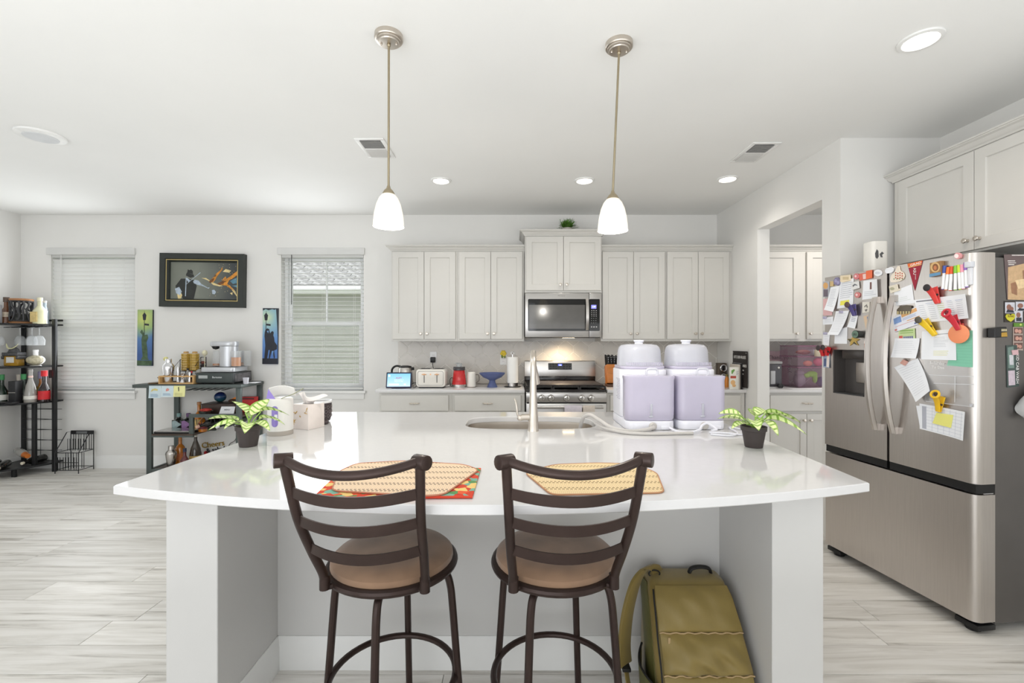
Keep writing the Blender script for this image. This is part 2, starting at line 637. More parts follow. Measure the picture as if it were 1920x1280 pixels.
# ------------------------------------------------------------------ ceiling fittings
LAMP = M('led_diffuser', (255, 246, 232), .4, emit=9.0, noise=0)
RECESS = [(-.614, 3.878, 'second'), (.609, 3.878, ''), (1.81, 3.84, ''), (1.854, 2.07, '')]
RL = ['round recessed ceiling light between the two pendant rods, above the left wall cabinets',
      'round recessed ceiling light above the microwave cabinet with the green plant',
      'round recessed ceiling light beside the right vent, near the pantry wall',
      'large round recessed ceiling light above the fridge, glowing white']
for (x, y, _), lb in zip(RECESS, RL):
    t = thing('recessed_light', lb, 'ceiling light', (x, y, ZC), group='recessed ceiling lights')
    MB().lathe([(.062, -.0005), (.086, -.0005), (.084, -.008), (.068, -.011), (.062, -.004)], n=32, caps=False).build('trim_ring', TRIMW, t)
    MB().lathe([(.0625, -.0005), (.062, -.006), (.001, -.0065)], n=32).build('diffuser', LAMP, t)
    spot('downlight', (x, y, ZC - .03), 12 if y > 3 else 15, (1.0, .945, .87) if y > 3 else (1.0, .88, .77))
t = thing('ceiling_speaker', 'flat white round ceiling disc, unlit, high above the bar shelf', 'ceiling disc', (-3.14, 3.026, ZC))
MB().lathe([(.13, -.0005), (.128, -.012), (.112, -.018), (.001, -.018)], n=36).build('cover', M('disc_white', (238, 238, 236), .5), t)
MB().lathe([(.09, -.018), (.088, -.0215), (.001, -.022)], n=36).build('grille', M('disc_grey', (212, 214, 216), .6), t)

VENTD = M('vent_dark', (92, 90, 88), .6)
VENTG = M('vent_slat', (200, 199, 196), .5)


def vent(x0, x1, y0, y1, label):
    t = thing('ceiling_vent', label, 'vent', ((x0 + x1) / 2, (y0 + y1) / 2, ZC), group='ceiling vents')
    w, h = (x1 - x0) / 2, (y1 - y0) / 2
    b = .028
    f = MB()
    f.box(-w, w, -h, -h + b, -.008, -.0005).box(-w, w, h - b, h, -.008, -.0005).box(-w, -w + b, -h + b, h - b, -.008, -.0005).box(w - b, w, -h + b, h - b, -.008, -.0005)
    f.box(-w + b, w - b, -.006, .006, -.008, -.0005)
    f.build('frame', TRIMW, t, bev=.002)
    MB().box(-w + b, w - b, -h + b, h - b, -.002, -.0006).build('backing', VENTD, t)
    s0 = MB().box(-w + b, w - b, -.0075, .0075, -.0007, .0007).build('slat', VENTG, t)
    k = 0
    for sgn in (-1, 1):
        n = 9
        for i in range(n):
            o = s0 if k == 0 else s0.copy()
            if k:
                COL.objects.link(o)
            yy = sgn * (.012 + (h - b - .016) * (i + .5) / n)
            o.location = (0, yy, -.0085)
            o.rotation_euler = (math.radians(-38 if sgn > 0 else 38) * 1, 0, 0)
            k += 1


vent(-1.075, -.875, 3.066, 3.395, 'white ceiling vent partly hidden by a pendant rod')
vent(1.652, 1.85, 3.13, 3.475, 'white ceiling vent near the pantry opening wall')
# ------------------------------------------------------------------ cabinets
def knob_mb():
    T = Matrix.Rotation(PI / 2, 4, 'X')      # lathe axis z -> -y
    return MB().lathe([(.009, 0), (.008, .003), (.0055, .008), (.006, .014), (.0125, .020), (.0145, .025), (.012, .029), (.001, .031)], n=16, T=T)


def pull_mb():
    m = MB()
    for sx in (-1, 1):
        m.tube(smooth_path([(sx * .045, 0, 0), (sx * .044, -.018, 0), (sx * .034, -.026, 0), (sx * .015, -.027, 0), (0, -.026, 0)], 5), [.004] * 5 + [.0045] * 5 + [.007] * 5 + [.005] * 5 + [.006], 8)
        m.ball((sx * .030, -.026, 0), (.012, .005, .0075), 10, 6)
    m.ball((0, -.026, 0), (.010, .008, .010), 10, 6)
    return m


def door_mb(w, h, fr=.058, t=.02):
    """A shaker door with its lower left corner at the origin, its back on y = 0."""
    def q(d, y):
        return [(d, y, d), (w - d, y, d), (w - d, y, h - d), (d, y, h - d)]
    return MB().rings([q(.0005, 0), q(0, -.001), q(0, -t + .0015), q(.0015, -t), q(fr, -t), q(fr + .0015, -t + .0015), q(fr + .003, -t + .010)])


def doors(parent, spans, z0, z1, knobs, y=0.0, low=True):
    for (a, b), ks in zip(spans, knobs):
        d = door_mb(b - a, z1 - z0).build('door', CABW, parent, loc=(a, y, z0))
        if ks:
            kx = (b - a - .030) if ks > 0 else .030
            kn = knob_mb().build('knob', NICKEL, d, loc=(kx, -.02, .055 if low else z1 - z0 - .06))
    return


def crown(name, pts, h=.055, out=.05, z=0.0, dep=.0):
    """Crown moulding along a path of (x, y) points, projecting to the right of the path direction."""
    prof = [(0, 0), (.006, 0), (.010, .010), (.020, .018), (.030, .034), (.044, .040), (.044, .046), (.050, .047), (.050, .056), (0, .056)]
    P = [Vector((*p, 0)) for p in pts]
    rings = []
    for k, p in enumerate(P):
        d0 = (P[k] - P[k - 1]).normalized() if k else None
        d1 = (P[k + 1] - P[k]).normalized() if k < len(P) - 1 else None
        n0 = Vector((d0.y, -d0.x, 0)) if d0 else None
        n1 = Vector((d1.y, -d1.x, 0)) if d1 else None
        if n0 and n1:
            b = (n0 + n1)
            b = b / b.dot(n0)
        else:
            b = n0 or n1
        rings.append([tuple(p + b * q + Vector((0, 0, z + zz))) for q, zz in prof])
    o = MB().rings(rings).build(name, CABW, None, ang=25)
    return struct(o)


def upper(name, label, x0, x1, z0, z1, dep, ndoor=2, stile=.008, y=None, group='wall cabinets'):
    t = thing(name, label, 'cabinet', (x0, YB - .001, z0), group=group)
    w, h = x1 - x0, z1 - z0
    MB().box(0, w, -dep, 0, 0, h).build('body', CABW, t, bev=.001, seg=1)
    e = stile
    mid = w / 2
    if ndoor == 2:
        doors(t, ((e, mid - .002), (mid + .002, w - e)), .022, h - .008, (1, -1), y=-dep - .0008)
    return t


UF = .33
upper('wall_cabinet', 'tall two-door wall cabinet over the tablet and toaster, nearest the window', -1.231, -.563, 1.372, 2.282, UF, stile=.018)
upper('wall_cabinet', 'tall two-door wall cabinet over the blue bowl, left of the microwave cabinet', -.562, .112, 1.372, 2.282, UF, stile=.018)
upper('microwave_cabinet', 'shorter raised two-door cabinet above the microwave with a plant on top', .117, .883, 1.856, 2.42, .40, stile=.012)
upper('wall_cabinet', 'tall two-door wall cabinet over the knife block, right of the microwave', .888, 1.540, 1.372, 2.282, UF, stile=.012)
upper('wall_cabinet', 'tall two-door wall cabinet in the corner beside the pantry wall', 1.541, 2.190, 1.372, 2.282, UF, stile=.012)
struct(MB().box(2.1905, XR - .0005, YB - UF, YB - .001, 1.372, 2.282).build('trim_1', CABW))
yf = YB - UF - .001
crown('trim_2', [(-1.231, YB - .002), (-1.231, yf), (.1155, yf)], z=2.2825)
crown('trim_3', [(.117, YB - .002), (.117, YB - .402), (.883, YB - .402), (.883, YB - .002)], z=2.4205)
crown('trim_4', [(.8845, yf), (XR - .001, yf)], z=2.2825)
# pantry
t = thing('pantry_wall_cabinet', 'wall cabinet inside the pantry doorway with two knobs facing each other', 'cabinet', (2.33, YB - .001, 1.372))
MB().box(0, 1.5, -UF, 0, 0, .91).build('body', CABW, t)
doors(t, ((.02, .555), (.632, 1.2)), .022, .90, (1, -1), y=-UF - .0008)
crown('trim_5', [(2.33, yf), (3.83, yf)], z=2.2825)

# cabinet above the fridge, facing the room from the right wall
t = thing('fridge_cabinet', 'large two-door cabinet on the wall above the fridge', 'cabinet', (XF - .001, YS - .03, 1.862), rz=-PI / 2)
wdt = 1.06
MB().box(0, wdt, -.33, 0, 0, .565).build('body', CABW, t, bev=.001, seg=1)
doors(t, ((.055, .5415), (.5455, 1.035)), .012, .555, (1, -1), y=-.3308)
crown('trim_6', [(XF - .002, YS - .027), (2.549, YS - .027), (2.549, YS - .03 - wdt)], z=2.428)


def base_cab(name, label, x0, x1, units, group='base cabinets', yf=YB - .61):
    t = thing(name, label, 'cabinet', (x0, YB - .001, 0), group=group)
    w = x1 - x0
    d = YB - .001 - yf
    MB().box(0, w, -d, 0, .1, .884).build('body', CABW, t, bev=.001, seg=1)
    MB().box(.001, w - .001, -d + .07, -.001, 0, .0995).build('toe_kick', CABW, t)
    for a, b in units:
        dr = MB().box(0, b - a, -.02, 0, 0, .150).build('drawer', CABW, t, bev=.0025, seg=1, loc=(a, -d - .0008, .712))
        pull_mb().build('pull', NICKEL, dr, loc=((b - a) / 2, -.02, .075))
        doors(t, ((a, (a + b) / 2 - .002), ((a + b) / 2 + .002, b)), .115, .685, (1, -1), y=-d - .0008, low=False)
    return t


base_cab('base_cabinet', 'base cabinet with a wide drawer below the tablet and toaster', -1.272, -.582, [(.022, .66)])
base_cab('base_cabinet', 'base cabinet with a wide drawer below the blue bowl, next to the range', -.581, .110, [(.026, .655)])
base_cab('base_cabinet', 'base cabinet hidden mostly by the sterilizers, right of the range', .890, 2.2, [(.03, .62), (.66, 1.265)])
base_cab('pantry_base_cabinet', 'base cabinet with one drawer and bow pull inside the pantry', 2.325, 4.1, [(.11, .80), (.84, 1.6)], group=None)


def slab(name, label, x0, x1, y0, y1, cat='countertop'):
    t = MB().box(x0, x1, y0, y1, .8845, .914).build(name, QUARTZ, None, bev=.003)
    return tag(t, label, cat)


slab('countertop', 'white quartz countertop under the toaster and the red grinder', -1.302, .1105, YB - .636, YB - .0005)
slab('countertop', 'white quartz countertop right of the range holding the knife block', .8895, XR - .0005, YB - .636, YB - .0005)
slab('pantry_countertop', 'white quartz countertop inside the pantry holding the clear purple bins', 2.3205, 4.17, YB - .636, YB - .0005)

# ------------------------------------------------------------------ backsplash: elongated hexagon tiles
TILE = M('backsplash_tile', (205, 200, 193), 0.28, noise=.03, scale=5, coat=.15)
GROUT = M('backsplash_grout', (250, 247, 241), 0.8, noise=.02)


def clip(poly, ax, lim, keep_less):
    out = []
    for i in range(len(poly)):
        a, b = poly[i], poly[(i + 1) % len(poly)]
        ia = (a[ax] <= lim) == keep_less or a[ax] == lim
        ib = (b[ax] <= lim) == keep_less or b[ax] == lim
        if ia:
            out.append(a)
        if ia != ib:
            q = (lim - a[ax]) / (b[ax] - a[ax])
            out.append((a[0] + q * (b[0] - a[0]), a[1] + q * (b[1] - a[1])))
    return out


def backsplash(name, x0, x1, z0, z1, holes=()):
    g = struct(MB().box(x0, x1, YB - .006, YB - .0004, z0, z1).build(name, GROUT))
    pw_, ve, sl = .163, .063, .066
    gap = .0052
    rows = int((z1 - z0) / (ve + sl)) + 3
    full = None
    for r in range(rows):
        zc = z0 - .015 + r * (ve + sl)
        xx = x0 - .06 - (pw_ / 2 if r % 2 else 0)
        while xx < x1 + pw_:
            hw = pw_ / 2 - gap / 2
            hv = ve / 2 + sl - gap * .7
            hz = ve / 2 - gap * .2
            poly = [(xx - hw, zc - hz), (xx, zc - hv), (xx + hw, zc - hz), (xx + hw, zc + hz), (xx, zc + hv), (xx - hw, zc + hz)]
            q = poly
            for ax, lim, less in ((0, x0, False), (0, x1, True), (1, z0, False), (1, z1, True)):
                if q:
                    q = clip(q, ax, lim, less)
            if len(q) >= 3:
                ar = abs(sum(q[i][0] * q[(i + 1) % len(q)][1] - q[(i + 1) % len(q)][0] * q[i][1] for i in range(len(q)))) / 2
                if ar > 2e-4:
                    T = Matrix(((1, 0, 0, 0), (0, 0, -1, YB - .006), (0, 1, 0, 0), (0, 0, 0, 1)))
                    if len(q) == 6 and q == poly:
                        loc = (xx, 0, zc)
                        if full is None:
                            lp = [(a - xx, b - zc) for a, b in poly]
                            full = MB().prism(lp, .0005, .0035, T).build('tile', TILE, g, bev=.0008, seg=1)
                            full.location = loc
                        else:
                            o = full.copy(); COL.objects.link(o); o.location = loc
                    else:
                        MB().prism(q, .0005, .0035, T).build('tile', TILE, g, bev=.0006, seg=1)
            xx += pw_
    return g


backsplash('wall_tiling', -1.245, XR - .001, .9145, 1.3715)
backsplash('wall_tiling', 2.33, 3.4, .9145, 1.3715)

# ------------------------------------------------------------------ range
t = thing('gas_range', 'stainless steel gas range with five round knobs and black grates', 'range', (.5, 4.27, 0))
RW = .378
MB().box(-RW, RW, .03, .63, .08, .895).build('body', STEELH, t, bev=.003)
for sx in (-1, 1):
    for y in (.08, .58):
        MB().cyl((sx * .33, y, 0), (sx * .33, y, .081), .018).build('leg', BLACK, t)
MB().box(-RW, RW, .005, .60, .8955, .918).build('cooktop', M('enamel_black', (34, 30, 29), .22, noise=.1), t, bev=.004)
MB().box(-RW, RW, -.012, .029, .800, .888).build('control_panel', STEELH, t, bev=.004)
MB().box(-RW + .004, RW - .004, -.008, .029, .790, .7995).build('vent_strip', BLACK, t)
dr = MB().box(-RW + .003, RW - .003, -.012, .028, .26, .789).build('oven_door', STEELH, t, bev=.004)
MB().box(-.27, .27, -.0145, -.0125, .33, .60).build('oven_window', BLACKG, dr)
hd = MB()
hd.cyl((-.335, -.06, .762), (.335, -.06, .762), .0135)
for sx in (-1, 1):
    hd.box(sx * .325 - .012, sx * .325 + .012, -.062, -.012, .752, .772)
hd.build('oven_handle', STEELH, dr)
MB().box(-RW + .003, RW - .003, -.012, .028, .09, .25).build('drawer', STEELH, t, bev=.004)
for i, kx in enumerate((-.232, -.145, 0, .142, .232)):
    k = MB()
    k.lathe([(.033, 0), (.033, .006), (.029, .010), (.027, .034), (.023, .038), (.001, .038)], n=24, T=Matrix.Rotation(PI / 2, 4, 'X'))
    k.box(-.004, .004, -.050, -.036, -.026, .026)
    k.build('knob', M('range_knob', (208, 206, 203), .22, metal=1.0, noise=.03) if i == 0 else bpy.data.materials['range_knob'], t, bev=.002, seg=1, loc=(kx, -.0122, .842))
# back guard with clock panel
MB().box(-RW, RW, .58, .64, .918, 1.0).build('lower_guard', M('guard_black', (30, 26, 26), .18, noise=.1), t, bev=.006)
bg = MB()
bg.prism([(.565, 1.0), (.64, 1.0), (.64, 1.165), (.60, 1.165), (.585, 1.16)], -RW, RW, Matrix(((0, 0, 1, 0), (1, 0, 0, 0), (0, 1, 0, 0), (0, 0, 0, 1))))
bgo = bg.build('back_guard', STEELH, t, bev=.003)
pn = MB().add([(-.125, .5665, 1.07), (.125, .5665, 1.07), (.125, .5795, 1.140), (-.125, .5795, 1.140), (-.125, .5765, 1.07), (.125, .5765, 1.07), (.125, .5895, 1.140), (-.125, .5895, 1.140)],
              [(0, 1, 2, 3), (7, 6, 5, 4), (0, 4, 5, 1), (1, 5, 6, 2), (2, 6, 7, 3), (3, 7, 4, 0)])
cp = pn.build('clock_panel', BLACKG, bgo)
DISP = M('blue_display', (52, 70, 235), .4, emit=1.4, noise=0)
LEDW = M('display_digit', (190, 205, 255), .4, emit=3.0, noise=0)
LEGEND = M('button_legend', (205, 205, 205), .5, noise=0)
tilt = math.atan2(.013, .07)
rotp = (PI / 2 - tilt, 0, 0)
pz = lambda z: .5665 + (z - 1.07) * .013 / .07
MB().box(-.02, .02, pz(1.118) - .0012, pz(1.118) + .003, 1.107, 1.130).build('display', DISP, bgo)
writing('digits', '9:58', .016, LEDW, bgo, (0, pz(1.118) - .0035, 1.118), rotp)
lg = MB()
for i in range(12):
    for x in ((-.10, -.07, -.042) if i % 2 == 0 else (.042, .072, .10)):
        zz = 1.085 + (i // 2 % 3) * .02
        lg.box(x - .006, x + .006, pz(zz) - .0008, pz(zz) + .001, zz - .002, zz + .002)
lg.build('button_legend', LEGEND, bgo)
# burners and three continuous grates
for bx, by in ((-.25, .16), (-.25, .45), (0, .30), (.25, .16), (.25, .45)):
    MB().lathe([(.045, 0), (.045, .008), (.03, .010), (.03, .018), (.001, .020)], n=20).build('burner', IRON, t, loc=(bx, by, .9185))
for k, gx in enumerate((-.252, 0, .252)):
    g = MB()
    a = .118
    z0, z1 = .936, .950
    for yy in (.03, .565):
        g.box(gx - a, gx + a, yy - .007, yy + .007, z0, z1)
    for xx in (gx - a, gx + a):
        g.box(xx - .006, xx + .006, .03, .565, z0, z1)
    for xx in (gx - .06, gx, gx + .06):
        g.box(xx - .006, xx + .006, .03, .565, z0, z1)
    for yy in (.16, .30, .44):
        g.box(gx - a, gx + a, yy - .006, yy + .006, z0 + .001, z1 + .001)
    for xx in (gx - a, gx + a):
        for yy in (.03, .565):
            g.box(xx - .009, xx + .009, yy - .009, yy + .009, .9182, z0 + .002)
    g.build('grate', IRON, t)
t = MB()
gp = M('griddle_iron', (66, 58, 56), .45, noise=.12, scale=30)
t.box(.5 - .32, .5 + .345, 4.31, 4.74, .9512, .962)
gd = tag(t.build('griddle_plate', gp, bev=.004), 'flat dark metal cover plate lying over the range grates', 'griddle')
# tea towels over the oven handle
for x, w, col, lb in ((.555, .16, (206, 200, 208), 'pale lilac tea towel folded over the oven handle'), (.70, .11, (206, 196, 186), 'narrow beige tea towel folded over the oven handle')):
    m = MB()
    yy = 4.27 - .06
    prof = [(yy + .020, .557), (yy + .0175, .697), (yy + .016, .757), (yy + .011, .7725), (yy, .7785), (yy - .011, .7725), (yy - .016, .757), (yy - .018, .657), (yy - .02, .477)]
    n = len(prof) - 1
    def fn(u, v):
        f = v * n
        i = min(int(f), n - 1)
        q = f - i
        a, b = prof[i], prof[i + 1]
        return (x - w / 2 + w * u, a[0] + (b[0] - a[0]) * q + .0016 * math.sin(u * 14) * abs(v - .5), a[1] + (b[1] - a[1]) * q)
    m.grid(fn, 14, 32, -.002)
    tag(m.build('tea_towel', M('towel_' + str(int(w * 100)), col, .95, noise=.05, scale=70, bump=.5, bscale=400)), lb, 'towel', group='tea towels on the oven handle')

# ------------------------------------------------------------------ microwave
t = thing('microwave_oven', 'stainless over-the-range microwave with black glass door and bowed handle', 'microwave', (.5, 4.534, 1.412))
MH = .440
MB().box(-.380, .380, .02, .398, .012, MH).build('body', M('microwave_shell', (70, 68, 66), .5, metal=.6), t)
MB().box(-.380, .255, -.012, .0195, .0, MH).build('door', STEELH, t, bev=.004)
MB().box(.2575, .380, -.012, .0195, .0, MH).build('control_column', STEELH, t, bev=.004)
T_ = Matrix(((1, 0, 0, 0), (0, 0, -1, 0), (0, 1, 0, 0), (0, 0, 0, 1)))
MB().prism(rrect(-.352, .2555, .062, .380, .012), .0122, .0145, T_).build('door_glass', BLACKG, t)
INNER = M('microwave_window', (96, 94, 92), .12, noise=.05, coat=.4)
MB().prism(rrect(-.342, .215, .085, .322, .006), .0147, .0153, T_).build('window', INNER, t)
MB().prism(rrect(.2575, .362, .062, .380, .01), .0122, .0145, T_).build('keypad', BLACKG, t)
MB().prism(rrect(.275, .328, .283, .322, .003), .0147, .0155, T_).build('display', M('lilac_display', (120, 120, 205), .4, emit=.8, noise=0), t)
writing('digits', '2:39', .020, LEDW, t, (.302, -.0162, .302))
lg = MB()
for r in range(4):
    for c in range(3):
        lg.box(.277 + c * .022, .286 + c * .022, -.0152, -.0140, .262 - r * .018, .267 - r * .018)
for r in range(3):
    for c in range(3):
        lg.box(.277 + c * .022, .282 + c * .022, -.0152, -.0140, .185 - r * .022, .189 - r * .022)
for c in range(3):
    lg.box(.274 + c * .024, .286 + c * .024, -.0152, -.0140, .098, .108)
lg.build('button_legend', LEGEND, t)
m = MB()
R_ = []
for k in range(13):
    q = k / 12 * 2 - 1
    zz = .225 + q * .155
    yy = -.060 + .030 * q * q
    R_.append([(.216, yy + .006, zz), (.219, yy - .006, zz), (.246, yy - .006, zz), (.249, yy + .006, zz), (.246, yy + .012, zz), (.219, yy + .012, zz)])
m.rings(R_)
for zz in (.085, .365):
    m.box(.222, .243, -.036, -.0146, zz - .01, zz + .01)
m.build('handle', STEEL, t)
writing('lettering', 'Whirlpool', .017, M('grey_print', (110, 105, 102), .4, noise=0), t, (-.02, -.0124, .412))
MB().box(-.37, .37, .03, .38, -.004, .0115).build('grease_filter', M('filter_dark', (52, 50, 50), .5, metal=.5), t)
MB().box(.02, .14, .20, .26, -.006, -.0042).build('cooktop_lamp', M('warm_lamp', (255, 228, 180), .4, emit=8.0, noise=0), t)
spot('hood_lamp', (.5, 4.72, 1.395), 13, (1.0, .78, .52), 2.7, .04)

spot('pantry_light', (3.1, 4.0, 2.70), 36, (1.0, .93, .85), 2.8, .08)
# ------------------------------------------------------------------ island
IX0, IX1 = -1.163, 1.04
t = thing('kitchen_island', 'painted kitchen island base with open knee space for the bar stools', 'island', (-.06, 1.524, 0))
ox, oy = -.06, 1.524
ISL = M('island_paint', (211, 210, 208), .55, noise=.015, scale=4, bump=.05, bscale=160)
b = MB()
b.box(IX0 - ox, -.99 - ox, 0, 1.39, 0, .884)
b.build('end_panel', ISL, t, bev=.002, seg=1)
MB().box(.868 - ox, IX1 - ox, 0, 1.39, 0, .884).build('end_panel', ISL, t, bev=.002, seg=1)
MB().box(-.9895 - ox, .8675 - ox, .388, .48, 0, .884).build('back_panel', ISL, t)
MB().box(-.9895 - ox, .8675 - ox, .4805, 1.38, 0.1, .60).build('carcass', CABW, t)
for a, bb in (((-.9895, 1.524 + .388), (-.9895, 1.524)), ((.8675, 1.5245), (.8675, 1.524 + .388)), ((.8675, 1.524 + .3878), (-.9895, 1.524 + .3878))):
    bo = baseboard('baseboard', ((a[0] - ox, a[1] - oy), (bb[0] - ox, bb[1] - oy)), h=.135, parent=t)

# worktop with a bowed seating edge and the sink cut-out
top = []
n = 40
fy, fyl, fyr, bx0, bx1 = 1.268, 1.441, 1.468, -1.207, 1.197
top.append((bx1, 2.947)); top.append((bx0, 2.947))
xa, xb = -1.266, 1.150
rc = .012
for k in range(n + 1):
    q = k / n
    x = xa + (xb - xa) * q
    s_ = 1 - (2 * q - 1) ** 2
    ybase = fyl + (fyr - fyl) * q
    top.append((x, ybase - (((fyl + fyr) / 2) - fy) * s_))
SX0, SX1, SY0, SY1 = -.262, .455, 2.372, 2.762
def sink_loop(d, n=48):
    out = []
    cx, cy, ax, ay = (SX0 + SX1) / 2, (SY0 + SY1) / 2, (SX1 - SX0) / 2 - d, (SY1 - SY0) / 2 - d
    for k in range(n):
        a = 2 * PI * k / n
        c, s = math.cos(a), math.sin(a)
        e = 2 / 3.6
        out.append((cx + ax * math.copysign(abs(c) ** e, c), cy + ay * math.copysign(abs(s) ** e, s)))
    return out


def inset(poly, d):
    out = []
    n = len(poly)
    for i in range(n):
        p0, p1, p2 = Vector(poly[i - 1]), Vector(poly[i]), Vector(poly[(i + 1) % n])
        d0, d1 = (p1 - p0).normalized(), (p2 - p1).normalized()
        n0, n1 = Vector((-d0.y, d0.x)), Vector((-d1.y, d1.x))
        b = n0 + n1
        b = b / max(b.dot(n0), .3)
        out.append(tuple(p1 + b * d))
    return out


def area2(p):
    return sum(p[i][0] * p[(i + 1) % len(p)][1] - p[(i + 1) % len(p)][0] * p[i][1] for i in range(len(p)))


if area2(top) < 0:
    top.reverse()
me = bpy.data.meshes.new('island_worktop')
bm = bmesh.new()
z1, z0, ch = .914, .8845, .003
hole = sink_loop(0)
lo = {}
def loop(poly, z):
    vs = [bm.verts.new((x, y, z)) for x, y in poly]
    return vs
ot = loop(inset(top, ch), z1); om = loop(top, z1 - ch); on = loop(top, z0 + ch); ob = loop(inset(top, ch), z0)
ht = loop(sink_loop(-ch), z1); hm = loop(hole, z1 - ch); hb = loop(hole, z0)
def ring_edges(v):
    return [bm.edges.new((v[i], v[(i + 1) % len(v)])) for i in range(len(v))]
eo, eh = ring_edges(ot), ring_edges(ht)
bmesh.ops.triangle_fill(bm, edges=eo + eh, use_beauty=True, use_dissolve=False)
eo, eh = ring_edges(ob), ring_edges(hb)
bmesh.ops.triangle_fill(bm, edges=eo + eh, use_beauty=True, use_dissolve=False)
for a, b_ in ((ot, om), (om, on), (on, ob), (hm, ht), (hb, hm)):
    for i in range(len(a)):
        j = (i + 1) % len(a)
        bm.faces.new((a[i], b_[i], b_[j], a[j]))
bmesh.ops.recalc_face_normals(bm, faces=bm.faces)
bm.to_mesh(me); bm.free()
me.materials.append(QUARTZ)
for p in me.polygons:
    p.use_smooth = True
me.set_sharp_from_angle(angle=math.radians(30))
wt = bpy.data.objects.new('island_worktop', me)
COL.objects.link(wt)
tag(wt, 'white quartz island worktop with a bowed seating edge and undermount sink', 'worktop')

# sink
t = thing('kitchen_sink', 'stainless undermount sink set into the white island worktop', 'sink', ((SX0 + SX1) / 2, (SY0 + SY1) / 2, .884))
cx, cy = (SX0 + SX1) / 2, (SY0 + SY1) / 2
sk = MB()
rings = []
for d, z in ((-.012, -.0005), (.002, -.0005), (.004, -.02), (.008, -.17), (.02, -.192), (.05, -.2)):
    rings.append([(x - cx, y - cy, z) for x, y in sink_loop(d)])
sk.rings(rings, caps=False)
sk.add([(x - cx, y - cy, -.2) for x, y in sink_loop(.05)], [tuple(range(48))])
sk.build('basin', M('sink_steel', (200, 192, 182), .32, metal=1.0, noise=.04, scale=15), t)
MB().lathe([(.042, -.1995), (.042, -.197), (.02, -.1985), (.001, -.1985)], n=20).build('drain', CHROME, t)

# faucet: spout arcs away from the stools over the sink, lever on the left
t = thing('pull_down_faucet', 'brushed nickel pull-down faucet with a curved lever behind the sink rim', 'faucet', (.103, 2.325, .914))
f = MB()
f.lathe([(.029, 0), (.028, .006), (.0265, .03), (.0245, .075), (.0215, .10), (.0195, .16), (.0172, .21), (.0165, .26)], n=24)
arc = [(0, 0, .24), (0, 0, .30)] + [(.0045 * (1 - math.cos(a)), .085 * (1 - math.cos(a)), .325 + .072 * math.sin(a)) for a in [PI * k / 12 for k in range(13)]]
f.tube(smooth_path(arc, 3), .0155, 14)
f.build('spout', NICKEL, t)
h = MB()
h.tube([(.009, .17, .328), (.012, .171, .30), (.022, .176, .235), (.025, .178, .222)], [.0165, .0185, .0235, .0225], 16)
h.build('spray_head', NICKEL, t)
l = MB()
l.tube([(-.012, 0, .070), (-.062, -.004, .070)], [.0165, .0155], 14)
l.ball((-.066, -.004, .066), (.017, .016, .016), 12, 8)
l.build('valve_body', NICKEL, t)
l = MB()
l.tube(smooth_path([(-.066, -.004, .062), (-.080, -.004, .085), (-.083, -.004, .115), (-.087, -.002, .14), (-.093, 0, .158), (-.098, 0, .167)], 4), [.008] * 9 + [.0075] * 8 + [.0065] * 3 + [.004], 10, flat=.7)
l.build('lever', NICKEL, t)

# ------------------------------------------------------------------ bar stools
DARKM = M('bronze_metal', (58, 44, 40), 0.42, metal=.55, noise=.12, scale=14, coat=.1)
SUEDE = M('brown_suede', (150, 119, 94), .8, noise=.3, scale=6, bump=.15, bscale=120, sheen=.4)


